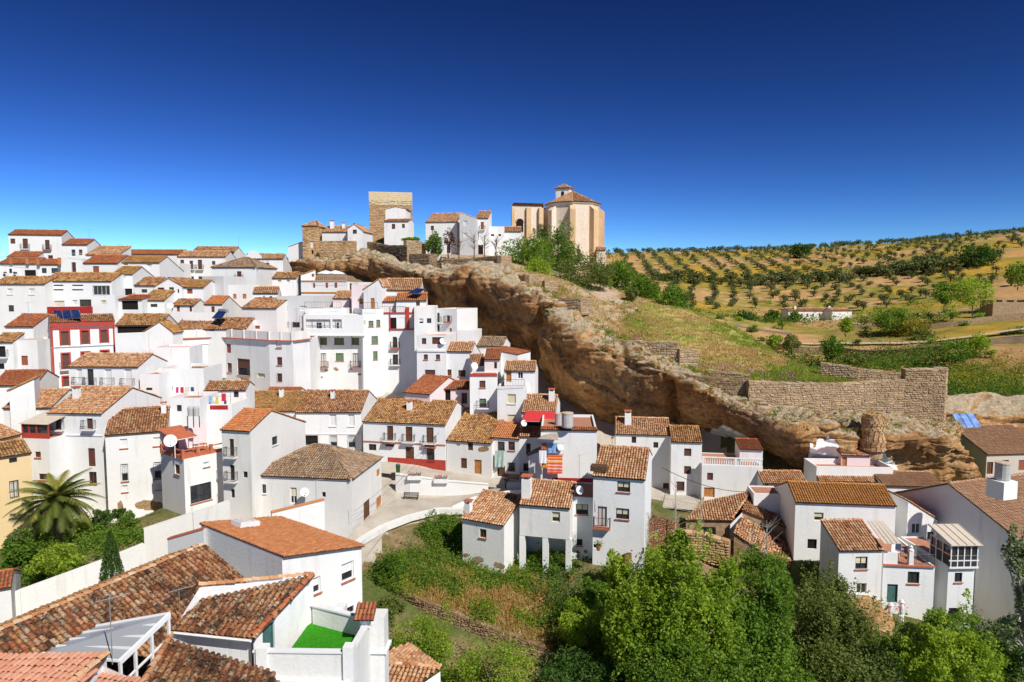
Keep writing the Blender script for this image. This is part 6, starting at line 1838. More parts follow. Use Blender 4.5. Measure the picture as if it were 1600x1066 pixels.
ptree('bush', 'dark bush in the bottom right corner', 'bush', (1560, 985, 1680, 1110), 47, 'leaf_dark', n=6000, ls=.24, k=30, by=1130)
ptree('bush', 'mid green bush between the willow and the round bright tree', 'bush', (1330, 985, 1420, 1090), 50, 'leaf_mid', n=6000, ls=.22, k=30, by=1120)
ptree('bush', 'dense yellow green bush behind the artificial grass terrace', 'bush', (602, 962, 722, 1070), 50, 'leaf_bright', n=9000, ls=.17, k=50, cl=.25, by=1100, shoots=2)
ptree('bush', 'dense yellow green bush at the foot of the retaining wall', 'bush', (700, 1005, 850, 1100), 47.5, 'leaf_bright', n=9000, ls=.17, k=50, cl=.25, by=1120)
ptree('bush', 'dark green bush at the bottom edge under the retaining wall end', 'bush', (830, 1030, 980, 1110), 46.5, 'leaf_dark', n=7000, ls=.2, k=40, by=1130)
ptree('bush', 'round green bush beside the small grey walled house', 'bush', (655, 803, 708, 862), 69, 'leaf_mid', n=4500, ls=.22, k=30, by=862)
ptree('bush', 'bushy dark green climber below the plaza parapet', 'bush', (582, 862, 640, 930), 61.5, 'leaf_mid', n=4500, ls=.22, k=34, by=935)
ptree('bush', 'leafy fig bush left of the retaining wall', 'bush', (572, 930, 640, 985), 57, 'leaf_olive', n=3500, ls=.22, k=30, by=990)
ptree('bush', 'dark ivy mass under the standing pillars', 'bush', (822, 862, 884, 905), 63.6, 'leaf_mid', n=3500, ls=.2, k=34, by=905)
ptree('bush', 'green shrub on the corner below the tall white house', 'bush', (942, 858, 978, 925), 58.5, 'leaf_bright', n=2600, ls=.22, k=20, by=930)
ptree('bush', 'added bright yellow green bush at the right end of the garden slope', 'bush', (872, 940, 962, 1015), 53.5, 'leaf_bright', n=7000, ls=.2, k=44, cl=.25, by=1025)  # bush added to brighten a dark gap shaded by the trees
ptree('bush', 'leafy bush left of the poplar thicket on the garden slope', 'bush', (900, 905, 960, 950), 56.5, 'leaf_mid', n=4500, ls=.2, k=36, cl=.25, by=955)
ptree('bush', 'shadowed shrub under the mustard roofed house', 'bush', (1250, 876, 1296, 905), 63, 'leaf_dark', n=2000, ls=.2, k=20, by=910)
ptree('tree', 'yellow green leafy sapling at the left edge of the poplar thicket', 'tree', (938, 868, 1000, 1000), 52, 'leaf_bright', n=9000, ls=.25, k=40, cl=.28, by=1040, parts=[(0, 0, .4, .55), (.1, 0, -.2, .75)], shoots=4, bark='bark_pale')
ptree('bush', 'wide dark undergrowth below the poplar thicket', 'bush', (960, 985, 1130, 1110), 44.5, 'leaf_mid', n=14000, ls=.25, k=50, by=1140)
ptree('bush', 'sunlit bush filling the bottom edge under the dark green tree', 'bush', (1090, 1000, 1260, 1110), 45, 'leaf_mid', n=14000, ls=.25, k=50, by=1140)
ptree('bush', 'leafy bush filling the bottom edge under the willow', 'bush', (1240, 1010, 1420, 1110), 46, 'leaf_olive', n=13000, ls=.24, k=50, by=1140)
ptree('bush', 'bright bush at the foot of the bay tower', 'bush', (1445, 955, 1540, 1010), 54, 'leaf_mid', n=5000, ls=.24, k=30, by=1015)
ptree('bush', 'shaded bush at the foot of the huge blank gable', 'bush', (1525, 970, 1620, 1030), 53, 'leaf_dark', n=5000, ls=.24, k=30, by=1035)
ptree('bush', 'green bush in front of the lean-to of the ruined house', 'bush', (1150, 862, 1240, 930), 58, 'leaf_mid', n=6000, ls=.24, k=36, by=935, shoots=3)
ptree('bush', 'green bush spreading below the brick garden wall', 'bush', (1000, 850, 1100, 915), 61, 'leaf_bright', n=6000, ls=.24, k=40, by=920, shoots=5, cl=.25)
ptree('bush', 'low green bush at the foot of the white annex wall', 'bush', (1285, 905, 1345, 985), 56, 'leaf_olive', n=5000, ls=.22, k=30, by=990)
for k, (px, py, top, d) in enumerate(((1053, 860, 745, 66), (1092, 868, 772, 67), (1195, 905, 812, 58), (1010, 868, 800, 62), (1172, 905, 825, 60))):
    a = W(px, py, d); t_ = W(px + 3, top, d)
    root = thing('bare_tree', ['bare pale twiggy tree in front of the lane railing', 'bare twiggy sapling left of the ruined roof', 'bare forked sapling standing before the ruined lean-to', 'thin bare sapling against the tall white house', 'short bare sapling below the ruined wall'][k], 'tree', tuple(a))
    mb = MB(); mb.tube([a - UP, (a + t_) / 2 + [.1, 0, 0], t_], [.07, .05, .015], 5)
    mb.build('trunk', M['bark_pale'], root)
    mb = MB()
    for i in range(26):
        q = a + (t_ - a) * jit.uniform(.25, .95); e = q + np.array([jit.normal(0, .7), jit.normal(0, .5), jit.uniform(.3, 1.3)])
        mb.tube([q, (q + e) / 2 + [jit.normal(0, .1), 0, .05], e], [.025, .016, .006], 3)
    mb.build('twigs', M['bark_pale'], root)
# ------------------------------------------------------------------ garden slope cover
sp_ = on_grid(GG, 4200, jit); nv_ = nval(sp_, .42, 3.3)
pxs = np.array([proj(p) for p in sp_])
green = nv_ + np.where(pxs[:, 1] < 905, .28, 0) + np.where(pxs[:, 0] > 900, .22, 0) - np.where((pxs[:, 0] > 680) & (pxs[:, 0] < 860) & (pxs[:, 1] > 925), .15, 0)
clumps('ground_cover', sp_[green > .02], 'leaf_mid', n=26, ls=.20, rad=.55, h=1.3, jitn=3)
clumps('ground_cover', sp_[(green > -.12) & (green <= .06)], 'leaf_bright', n=22, ls=.18, rad=.5, h=1.2, jitn=4)
sp2 = on_grid(GG, 2600, jit, v=(.3, 1)); g2_ = nval(sp2, .42, 3.3)
blades('dry_grass', sp2[g2_ < .05], 'grass_dry', n=8, h=.45, jitn=5)
sp3 = on_grid(GG, 160, jit, u=(.15, .8), v=(.45, 1))
clumps('ground_cover', on_grid(GG, 2600, jit, v=(.15, 1)), 'weed_mix', n=16, ls=.17, rad=.4, h=1.1, jitn=7)
clumps('poppies', sp3, 'poppy', n=3, ls=.14, rad=.25, h=1.2, jitn=6, aspect=.9)
clumps('ground_cover', on_grid(GG, 420, jit, u=(.55, 1), v=(.1, .95)), 'leaf_dark', n=40, ls=.22, rad=.8, h=1.5, jitn=8)
clumps('ground_cover', on_grid(GG, 380, jit, u=(0, .35), v=(.0, .5)), 'leaf_mid', n=34, ls=.2, rad=.6, h=1.5, jitn=9)
us_ = []
for _ in range(1500):
    px, d = jit.uniform(560, 1640), jit.uniform(40, 59)
    x = (px - 800) / F * d; us_.append((x, d, G(x, d) if False else 0))
us_ = np.array(us_); us_[:, 2] = gz(us_[:, 0], us_[:, 1])
pu = np.array([proj(p) for p in us_])
ok = ((pu[:, 0] > 990) | (us_[:, 1] < 54)) & ((pu[:, 0] > 730) | (us_[:, 1] > 47))
clumps('undergrowth', us_[ok], 'leaf_mid', n=34, ls=.25, rad=1.0, h=1.3, jitn=10)
gs = []
for _ in range(900):
    px = jit.uniform(5, 262); d = jit.uniform(47, 69); x = (px - 800) / F * d; gs.append((x, d, 0))
gs = np.array(gs); gs[:, 2] = gz(gs[:, 0], gs[:, 1]); pg = np.array([proj(p) for p in gs])
lim = 945 - pg[:, 0] * .42
ok = (pg[:, 1] < lim) & (pg[:, 1] > np.where(pg[:, 0] > 150, 828, 806))
clumps('garden_plants', gs[ok], 'leaf_mid', n=44, ls=.24, rad=.8, h=1.2, jitn=11)
ptree('bush', 'lush green bush against the yellow house in the garden', 'bush', (8, 832, 60, 900), 55, 'leaf_mid', n=4500, ls=.24, k=30, by=905)
ptree('bush', 'broad bright bush at the lower end of the garden', 'bush', (50, 858, 120, 900), 52, 'leaf_bright', n=4000, ls=.22, k=30, by=905)
ptree('bush', 'rounded dark bush under the palm, right side', 'bush', (142, 796, 172, 822), 63, 'leaf_dark', n=2200, ls=.2, k=22, by=825)
ptree('bush', 'rounded green bush below the bare mortar patch', 'bush', (188, 800, 216, 830), 62, 'leaf_mid', n=2200, ls=.2, k=22, by=832)
ptree('bush', 'small dark bush at the foot of the grey white house', 'bush', (176, 794, 198, 812), 66, 'leaf_dark', n=1500, ls=.2, k=16, by=815)
a = W(176, 918, 47.5); tz = W(178, 824, 47.5)[2]
cy_ = thing('cypress_tree', 'narrow dark cypress standing before the garden wall', 'cypress', tuple(a))
n = 6500; t_ = jit.random(n) ** .8; hh = (tz - a[2]) * 1.0
rad = .82 * np.minimum(1, (1 - t_) * 1.25 + .02) ** .75 * jit.uniform(.55, 1.06, n); an = jit.uniform(0, 2 * math.pi, n)
P = np.stack([a[0] + np.cos(an) * rad, a[1] + np.sin(an) * rad, a[2] - .3 + t_ * hh], 1)
mb = MB(); leaves(mb, P, .17, jit, jit.random(n), 1.6, .4); mb.build('crown', M['leaf_dark'], cy_)
mb = MB(); mb.tube([a - UP * .6, a + UP * hh * .8], [.14, .04], 6); mb.build('trunk', M['bark'], cy_)
c = W(88, 782, 61); g_ = G(c[0], c[1])
pm = thing('palm_tree', 'wide feathery palm in the walled garden at the left', 'palm', (c[0], c[1], g_))
mb = MB(); mb.tube([np.array([c[0], c[1], g_ - .5]), c - UP * .6], [.42, .36], 9); mb.build('trunk', M['bark'], pm)
for k in range(64):
    az = k * 2.39996; el = R(78) * (1 - (k / 64) ** .8 * 1.25) ; L = jit.uniform(3.3, 4.3)
    hd = np.array([math.cos(az), math.sin(az), 0])
    n = 16; t_ = np.linspace(0, 1, n)
    droop = .95
    th = el - droop * t_ * 1.15
    seg = L / n
    P = np.cumsum(np.stack([np.cos(th) * seg] * 3, 1) * hd + np.stack([np.zeros(n), np.zeros(n), np.sin(th) * seg], 1), 0) + c
    mb = MB(); V, rn = [], []
    side = np.cross(hd, UP)
    for i in range(1, n):
        ll = .75 * math.sin(math.pi * min(1, .12 + .85 * i / n)) + .08
        for s_ in (-1, 1):
            for q in (0, .5):
                p = P[i - 1] + (P[i] - P[i - 1]) * q
                tip = p + side * s_ * ll * .75 + unit(P[i] - P[i - 1]) * ll * .65 - UP * ll * .30
                w_ = unit(P[i] - P[i - 1]) * .075
                V += [p - w_, p + w_, tip];
    nn = len(V) // 3
    mb.add(V, np.arange(len(V)).reshape(-1, 3), np.full(nn, jit.random() * .7) + jit.random(nn) * .3)
    mb.tube(P[::3], [.03, .026, .02, .015, .012, .008][:len(P[::3])], 3, .95)
    mb.build('frond', M['frond'], pm)
# ------------------------------------------------------------------ hilltop trees
ptree('tree', 'bright green tree standing in front of the church, tallest of the hilltop trees', 'tree', (846, 352, 904, 440), 166, 'leaf_mid', n=7000, ls=.5, k=40, by=455)
ptree('tree', 'spreading bright green tree left of the church front', 'tree', (780, 368, 872, 440), 158, 'leaf_mid', n=9000, ls=.5, k=50, by=442, shoots=4)
ptree('tree', 'low leafy tree at the end of the castle parapet', 'tree', (815, 405, 862, 447), 145, 'leaf_bright', n=4000, ls=.42, k=30, by=448)
ptree('tree', 'large grey green olive tree below the church buttresses', 'tree', (868, 398, 958, 458), 148, 'leaf_olive', n=9000, ls=.42, k=46, by=462, shoots=5)
ptree('tree', 'small twiggy tree beside the sacristy wall', 'tree', (838, 350, 856, 380), 178, 'leaf_dark', n=900, ls=.42, k=16, by=395)
ptree('tree', 'dark green tree on the crest right of the olive tree', 'tree', (940, 406, 1004, 472), 160, 'leaf_mid', n=8000, ls=.5, k=40, by=470)
ptree('tree', 'deep green tree sloping down the plateau edge', 'tree', (978, 432, 1036, 490), 152, 'leaf_mid', n=7000, ls=.5, k=36, by=484)
ptree('tree', 'last dark tree of the row above the grassy slope', 'tree', (1016, 448, 1078, 500), 144, 'leaf_mid', n=7000, ls=.46, k=36, by=496)
ptree('bush', 'rounded bush at the foot of the row of plateau trees', 'bush', (975, 446, 998, 470), 142, 'leaf_olive', n=1500, ls=.4, k=20, by=472)
ptree('tree', 'green leafy tree growing on the castle terrace', 'tree', (664, 362, 693, 406), 150, 'leaf_mid', n=3000, ls=.4, k=30, by=408)
ptree('tree', 'thin reddish leaved tree on the castle terrace', 'tree', (690, 358, 712, 388), 152, 'leaf_red', n=900, ls=.36, k=20, by=405, cl=.28)
ptree('bush', 'clipped vine on a trellis below the castle houses', 'bush', (628, 370, 657, 379), 152, 'leaf_bright', n=1500, ls=.36, k=20, by=381)
for k, (px, top, by_, d, lb) in enumerate(((717, 376, 405, 150, 'bare branching tree next to the reddish leaved tree'), (741, 368, 402, 148, 'bare tree in front of the shade grey castle house'), (757, 366, 402, 150, 'slender bare tree before the brick red ground floor'), (775, 372, 402, 146, 'bare twiggy tree left of the hilltop trees'))):
    a = W(px, by_, d); t_ = W(px, top, d)
    root = thing('bare_tree', lb, 'tree', tuple(a))
    mb = MB(); mb.tube([a - UP * .5, (a + t_) / 2, t_], [.16, .1, .03], 5); mb.build('trunk', M['bark'], root)
    mb = MB()
    for i in range(24):
        q = a + (t_ - a) * jit.uniform(.3, .9); e = q + np.array([jit.normal(0, 1.3), jit.normal(0, 1), jit.uniform(.6, 2.2)])
        mb.tube([q, (q + e) / 2, e], [.06, .04, .015], 3)
    mb.build('branches', M['bark'], root)
sp_ = on_grid(PG, 26000, jit, v=(.02, .85)); nv_ = nval(sp_, .09, 1.7) + nval(sp_, .3, 5.) * .5
pp_ = np.array([proj(p) for p in sp_])
ok = (pp_[:, 0] > 965 + 30 * nv_)
gsel = ok & (nv_ > -.12 + np.where(pp_[:, 1] < 525, .3, 0)); dsel = ok & ~gsel
blades('grass', sp_[gsel], 'grass_green', n=9, h=.34, spread=.3, w=.06, jitn=21)
blades('dry_grass', sp_[dsel], 'grass_dry', n=8, h=.32, spread=.3, w=.05, jitn=22)
fl_ = on_grid(PG, 700, jit, u=(.42, .75), v=(.1, .42)); pf = np.array([proj(p) for p in fl_])
clumps('wild_flowers', fl_[nval(fl_, .25, 8.) > .05], 'purple', n=7, ls=.17, rad=.4, h=1.2, jitn=23, aspect=.8)
blades('dry_grass', on_grid(PG, 2600, jit, u=(.08, .48), v=(0, .55)), 'grass_dry', n=8, h=.4, spread=.35, jitn=29)
clumps('ground_cover', on_grid(PG, 130, jit, u=(.1, .48), v=(0, .6)), 'leaf_mid', n=30, ls=.3, rad=.8, jitn=30)
clumps('ground_cover', on_grid(PG, 110, jit, u=(0, .38), v=(0, .3)), 'leaf_olive', n=26, ls=.28, rad=.6, jitn=24)
clumps('ground_cover', on_grid(PG, 260, jit, u=(.3, 1), v=(.0, .2)), 'leaf_mid', n=22, ls=.24, rad=.45, jitn=25)
rs = on_grid(G2, 420, jit, v=(.72, 1)); clumps('rock_plants', rs, 'leaf_olive', n=20, ls=.22, rad=.4, jitn=26)
rs = on_grid(G2, 260, jit, v=(.7, 1), u=(.5, 1)); clumps('rock_plants', rs, 'grass_dry', n=20, ls=.26, rad=.35, jitn=27)
# ------------------------------------------------------------------ the olive hill
def grove_meshes(n=4, leavesn=300, r=1.0, m='leaf_grove', seed=40, tall=.85):
    out = []
    for k in range(n):
        j = np.random.default_rng(seed + k)
        P, hue, C_ = crown_pts((0, 0, 1.0 * tall), (1.0, 1.0, .9 * tall), leavesn, j, 16, .25, .5)
        mb = MB(); leaves(mb, P, .28, j, hue)
        mt = MB(); mt.tube([(0, 0, -.6), (.05, 0, .4), (0, .03, 1.0)], [.16, .12, .08], 5)
        for q in C_[:3]: mt.tube([(0, .03, .8), q], [.07, .03], 4)
        out.append((mb.mesh('crown', M[m]), mt.mesh('trunk', M['bark'])))
    return out
OLM = grove_meshes()
spots = []
C1 = W(1030, 434, 520);
def hill_ray(px, py):
    """where a photo pixel meets the hillside"""
    r = ray(px, py); lo = None
    for d in np.concatenate([np.arange(150, 800, 4.0)]):
        p = CAM + r * (d / r[1])
        if p[2] < G(p[0], p[1]): return p
    return None
up = []
for X0 in np.arange(-60, 620, 15.0):
    for Y0 in np.arange(505, 760, 9.5):
        x = X0 + (Y0 - 500) * .10; y = Y0
        up.append((x + jit.normal(0, .9), y + jit.normal(0, .9)))
lo_ = []
for X0 in np.arange(-60, 420, 12.5):
    for Y0 in np.arange(345, 495, 14.0):
        lo_.append((X0 + (Y0 - 345) * .28 + jit.normal(0, 1.6), Y0 + jit.normal(0, 1.6)))
def vis(p, x0, x1, yl=None):
    q = proj(p); return x0 < q[0] < x1
allp = []
for L_, big in ((up, 3.0), (lo_, 2.9)):
    A_ = np.array(L_); z = gz(A_[:, 0], A_[:, 1])
    for (x, y), zz in zip(A_, z):
        q = proj((x, y, zz))
        if not (955 < q[0] < 1625): continue
        if big == 2.9 and (q[1] > 485 or (q[0] > 1440 and q[1] < 425)): continue
        if big == 3.0 and q[0] > 1250 and jit.random() < .25: continue
        if jit.random() < .06: continue
        allp.append((y, x, zz, big * jit.uniform(.75, 1.2)))
allp.sort()
GRP = 'olive trees planted in rows on the far hillside'
for k, (y, x, zz, s_) in enumerate(allp[:300]):
    cm, tm = OLM[k % 4]
    root = thing('olive_tree', 'small round olive tree planted in a row on the far hillside', 'olive tree', (x, y, zz), GRP)
    root.rotation_euler = (0, 0, jit.uniform(0, 6.28)); root.scale = (s_, s_, s_)
    for nm, me in (('crown', cm), ('trunk', tm)):
        o = bpy.data.objects.new(nm, me); COL.objects.link(o); o.parent = root
mb = MB()
for y, x, zz, s_ in allp[300:]:
    P, hue, _ = crown_pts((x, y, zz + .85 * s_), (s_, s_, s_ * .8), 70, jit, 9, .3, .5)
    leaves(mb, P, .5 * s_, jit, hue * .6)
if mb.n:
    o = mb.build('olive_grove', M['leaf_grove']); o['kind'] = 'stuff'
    tag(o, None, None, GRP)
belt = []
for px in np.arange(1010, 1560, 9):
    py = np.interp(px, [1010, 1100, 1200, 1300, 1400, 1450, 1560], [424, 430, 436, 428, 420, 412, 398]) + jit.normal(0, 2)
    belt.append((px + jit.normal(0, 4), py, np.interp(px, [1010, 1560], [490, 440]) + jit.normal(0, 8), jit.uniform(3.6, 7.0) * (1.3 if px > 1380 else 1)))
for k, (px, py, d, s_) in enumerate(belt):
    p = W(px, py, d); zz = G(p[0], p[1])
    cm, tm = OLM[k % 4]
    root = thing('tree', 'dark evergreen tree in the belt between the two olive groves', 'tree', (p[0], p[1], zz), 'dark trees in the belt between the olive groves')
    s_ *= 1.0
    root.rotation_euler = (0, 0, jit.uniform(0, 6.28)); root.scale = (s_ * .95, s_ * .95, s_ * .85)
    for nm, me in (('crown', cm), ('trunk', tm)):
        o = bpy.data.objects.new(nm, me); COL.objects.link(o); o.parent = root
DKM = grove_meshes(3, 220, m='leaf_dark', seed=60)
def dark_tree(label, px, d, s_, group=None, mesh=DKM, k=0, name='tree', cat='tree', sz=1.0, ty=None):
    x = (px - 800) / F * d / 1.0
    p = W(px, 450, d); zz = G(p[0], p[1])
    root = thing(name, label, cat, (p[0], p[1], zz), group)
    root.rotation_euler = (0, 0, jit.uniform(0, 6.28)); root.scale = (s_, s_, s_ * sz)
    for nm, me in zip(('crown', 'trunk'), mesh[k % len(mesh)]):
        o = bpy.data.objects.new(nm, me); COL.objects.link(o); o.parent = root
    return root
for k, px in enumerate(np.arange(962, 1600, 14)):
    dark_tree('dark tree standing on the skyline of the olive hill', px + jit.normal(0, 4), np.interp(px, [950, 1250, 1600], [700, 715, 620]) + jit.normal(0, 6), jit.uniform(1.8, 4.4), 'dark trees along the skyline', k=k)
one = [('big round bright green tree on the slope right of the farmhouse', (1488, 428, 1555, 482), 240, 'leaf_bright', 2800, 492),
       ('bright green tree overlapping the left of the big round tree', (1455, 440, 1500, 478), 262, 'leaf_mid', 1800, 484),
       ('dark umbrella shaped pine by the valley road', (1363, 480, 1420, 520), 236, 'leaf_mid', 2600, 532),
       ('yellow green tree right of the umbrella shaped pine', (1393, 492, 1452, 530), 232, 'leaf_yellow', 2200, 534),
       ('round olive green bush beside the yellow green tree', (1424, 514, 1466, 540), 222, 'leaf_olive', 1600, 542),
       ('dark green tree below the terrace at the right edge', (1566, 510, 1612, 546), 205, 'leaf_dark', 1800, 548),
       ('tall dark tree above the upper grove on the right', (1498, 378, 1556, 420), 430, 'leaf_dark', 2200, 424),
       ('dark clump of oaks in the middle of the upper grove', (1232, 380, 1270, 402), 600, 'leaf_dark', 1600, 406),
       ('light green tree by the right hand terrace', (1570, 408, 1612, 448), 270, 'leaf_mid', 1800, 452),
       ('pale green conical tree on the valley path', (1310, 497, 1334, 522), 232, 'leaf_bright', 1100, 524),
       ('green tree left of the farmhouse', (1195, 484, 1222, 506), 300, 'leaf_mid', 1200, 508),
       ('smaller green tree by the farmhouse hedge', (1226, 486, 1252, 508), 296, 'leaf_mid', 1100, 510),
       ('dark leafy tree in the gorge below the valley path', (1282, 524, 1320, 566), 200, 'leaf_mid', 2000, 572),
       ('grey green tree in the gorge below the valley path', (1222, 522, 1252, 552), 214, 'leaf_olive', 1300, 556),
       ('small bright tree in the gorge behind the flowered wall', (1198, 522, 1222, 544), 212, 'leaf_bright', 1000, 548),
       ('wide pale olive bush on the near valley slope', (1320, 550, 1360, 572), 190, 'leaf_olive', 1500, 575),
       ('big dark green shrub on the slope behind the bastion', (1456, 528, 1520, 570), 178, 'leaf_mid', 2800, 574),
       ('bright green shrub on the slope behind the bastion', (1500, 520, 1548, 566), 184, 'leaf_bright', 2400, 570),
       ('dark shrub left of the farmhouse hedge', (1150, 486, 1180, 506), 290, 'leaf_dark', 1100, 508)]
for lb, bx, d, m_, n_, by_ in one:
    ptree('tree' if 'bush' not in lb and 'shrub' not in lb else 'bush', lb, 'tree' if 'bush' not in lb and 'shrub' not in lb else 'bush', bx, d, m_, n=n_, ls=d * .0032, k=30, by=by_, limbs=4)
def band_cover(pts, n, m, rad, ls, seed, nl=26):
    S = []
    P_ = np.array(pts, float)
    for _ in range(n):
        t_ = jit.uniform(0, len(P_) - 1.001); i = int(t_); f = t_ - i
        q = P_[i] * (1 - f) + P_[i + 1] * f
        px, d = q[0] + jit.normal(0, 5), q[1] + jit.normal(0, q[2])
        p = W(px, 450, d); S.append((p[0], p[1], 0))
    S = np.array(S); S[:, 2] = gz(S[:, 0], S[:, 1])
    clumps('scrub', S, m, n=nl, ls=ls, rad=rad, h=1.1, jitn=seed)
band_cover([(1060, 290, 14), (1180, 300, 14), (1350, 290, 14), (1480, 260, 12)], 260, 'leaf_mid', 2.4, .8, 49)
band_cover([(1110, 250, 8), (1200, 215, 8), (1300, 205, 8), (1400, 205, 6), (1480, 195, 6)], 480, 'leaf_olive', 2.0, .65, 50)
band_cover([(1150, 222, 10), (1250, 205, 10), (1380, 195, 10), (1470, 180, 8)], 420, 'leaf_mid', 2.2, .65, 51)
band_cover([(1480, 165, 8), (1540, 160, 10), (1620, 160, 10)], 330, 'leaf_yellow', 1.6, .5, 52)
band_cover([(1480, 160, 10), (1540, 152, 10), (1620, 150, 10)], 300, 'leaf_mid', 1.7, .5, 53)
band_cover([(1490, 145, 5), (1540, 142, 5), (1620, 140, 5)], 130, 'leaf_dark', 1.5, .45, 54)
band_cover([(1190, 420, 12), (1300, 330, 10), (1400, 330, 20), (1500, 300, 20)], 130, 'leaf_mid', 1.8, .8, 55)
band_cover([(1020, 480, 6), (1100, 492, 6), (1200, 505, 6), (1300, 500, 6), (1400, 480, 6), (1550, 440, 6)], 200, 'leaf_dark', 2.6, 1.1, 56)
BSM = grove_meshes(4, 320, m='leaf_mid', seed=90); BSB = grove_meshes(3, 320, m='leaf_bright', seed=95)
for k in range(70):
    px = jit.uniform(1120, 1600); d = jit.uniform(165, 300)
    if 1225 < px < 1335 and d > 225: continue
    dark_tree('leafy green bush growing among the valley terraces', px, d, jit.uniform(1.2, 2.6), 'leafy bushes scattered over the valley terraces', (BSM, BSB, DKM, OLM)[k % 4], k // 4, 'bush', 'bush', .8)
# ------------------------------------------------------------------ valley buildings and walls
def ground_house(label, x0, x1, d, yaw, hgt, D, **kw):
    p = W((x0 + x1) / 2, 450, d); g_ = G(p[0], p[1])
    y0 = proj((p[0], p[1], g_ + hgt))[1]
    return house(label, x0, y0, x1, d, yaw=yaw, h=hgt, D=D, gp=False, **kw), y0
fm, y0 = ground_house('long white farmhouse with a low tiled roof in the valley below the groves', 1232, 1328, 318, 0, 3.6, 9, ry=None, tile=DRY, s=.8, pitch=.25,
   win=[(1237, 480.5, 1240, 485, 'k')])
for k, px in enumerate((1237, 1245, 1253, 1262, 1271, 1281, 1291, 1302, 1313, 1321)):
    o, u, n_, prof, _ = fm.sides['f']
    p = hit(px, 482, o, n_); mb = MB(); z_ = fm.zb + 1.7
    mb.box(np.array([p[0], p[1], z_]) + n_ * .03, (.8, .1, 1.5), u, n_); mb.build('window', M['wood'], fm.root)
for k, px in enumerate((1246, 1300)):
    p = fm.E0 + fm.u * fm.w * (px - 1232) / 96 + fm.nb * 3 + UP * 1.5
    mb = MB(); mb.box(p, (.9, .9, 1.6)); mb.build('chimney', M['white'], fm.root)
wg, _ = ground_house('white wing with a small gable at the right end of the farmhouse', 1300, 1331, 312, 8, 3.4, 7, roof='gable', tile=DRY, s=.8, pitch=.25)
sm, _ = ground_house('small white cottage with a dry roof behind the grassy slope', 1083, 1110, 235, -6, 3.0, 6, roof='gable', tile=DRY, s=.6, pitch=.3, win=[])
sm2, _ = ground_house('tiny white outbuilding at the right of the small cottage', 1109, 1118, 236, -6, 2.4, 5, roof='gable', tile=DRY, s=.6, pitch=.3)
gb, _ = ground_house('grey flat roofed building with dark openings on the slope at the right edge', 1552, 1620, 255, -4, 5.5, 8, roof='flat', wall='stonebase', par=.2, win=[(1556, 456, 1566, 472, 'k'), (1574, 456, 1584, 472, 'k'), (1590, 456, 1606, 472, 'k')])
def ground_wall(label, pts, hgt, m, th=.5, name='stone_wall', cap=None):
    mb = MB(); P = []
    for px, d in pts:
        p = W(px, 450, d); P.append(np.array([p[0], p[1], G(p[0], p[1])]))
    P = crom(P, len(P) * 6)
    for p in P: p[2] = G(p[0], p[1])
    root = thing(name, label, 'wall', tuple(P.mean(0)))
    for a, b_ in zip(P[:-1], P[1:]):
        u = unit((b_ - a) * [1, 1, 0]); n_ = np.array([u[1], -u[0], 0])
        q = [a + UP * hgt, b_ + UP * hgt, b_ - UP * 1.5, a - UP * 1.5]
        mb.prism([p + n_ * th / 2 for p in q][::-1], -n_ * th)
    mb.build('wall', M[m], root)
    if cap:
        mc = MB()
        for a, b_ in zip(P[:-1], P[1:]):
            mc.box((a + b_) / 2 + UP * (hgt + .08), (np.linalg.norm(b_ - a) * 1.01, th + .15, .16), b_ - a)
        mc.build('coping', M[cap], root)
    return root
ground_wall('long winding stone wall along the valley path', [(1210, 232), (1250, 226), (1310, 222), (1350, 214), (1400, 207), (1460, 200), (1478, 198)], 1.6, 'stone_dark', cap='asbestos')
ground_wall('second stretch of the path wall at the right edge', [(1543, 196), (1580, 194), (1640, 190)], 1.4, 'stone_dark', cap='asbestos')
ground_wall('stone terrace wall under the road in the valley', [(1330, 255), (1400, 250), (1450, 248)], 1.6, 'stonebase')
ground_wall('terrace wall with little piers at the right edge of the valley', [(1450, 232), (1500, 228), (1560, 226), (1640, 222)], 2.4, 'stonebase')
ground_wall('low wall across the gorge behind the grassy slope', [(1150, 262), (1190, 258), (1240, 252)], 1.2, 'asbestos')
def track(name, pts, w_, m):
    P = []
    for px, d in pts:
        p = W(px, 450, d); P.append(np.array([p[0], p[1], 0]))
    P = crom(P, len(P) * 8); mb = MB(); V = []
    t_ = np.gradient(P, axis=0)
    for p, g_ in zip(P, t_):
        n_ = unit(np.array([-g_[1], g_[0], 0]))
        for k in (-1, 1):
            q = p + n_ * k * w_; V.append((q[0], q[1], G(q[0], q[1]) + .35))
    n = len(P); mb.add(V, [(2 * i, 2 * i + 1, 2 * i + 3, 2 * i + 2) for i in range(n - 1)])
    o = mb.build(name, M[m]); o['kind'] = 'structure'
track('dirt_track', [(1215, 243), (1260, 236), (1320, 232), (1380, 224), (1450, 214), (1520, 208), (1620, 202)], 1.1, 'stone_pale')
track('dirt_track', [(1290, 300), (1320, 285), (1345, 270), (1400, 262)], 1.2, 'stone_pale')
f0 = [(1478, 742, 104), (1510, 735, 108), (1560, 720, 112), (1620, 720, 112), (1700, 720, 112)]
f1 = [(1478, 672, 116), (1510, 680, 118), (1560, 685, 120), (1620, 688, 120), (1700, 690, 120)]
f2 = [(1478, 640, 118), (1510, 640, 119), (1560, 645, 121), (1620, 645, 121), (1700, 645, 121)]
f3 = [(1478, 618, 124), (1510, 614, 126), (1560, 618, 128), (1620, 620, 128), (1700, 620, 128)]
RR = patch([f0, f1, f2, f3], 120, 60)
nn_ = normals(RR); PR = RR.reshape(-1, 3)
dsp = (fbm(PR, .12, 4, (1, 1, .4)) * 1.2 - np.abs(fbm(PR, .3, 3, (.4, .4, 2.2), 3.0)) * .8).reshape(RR.shape[:2])
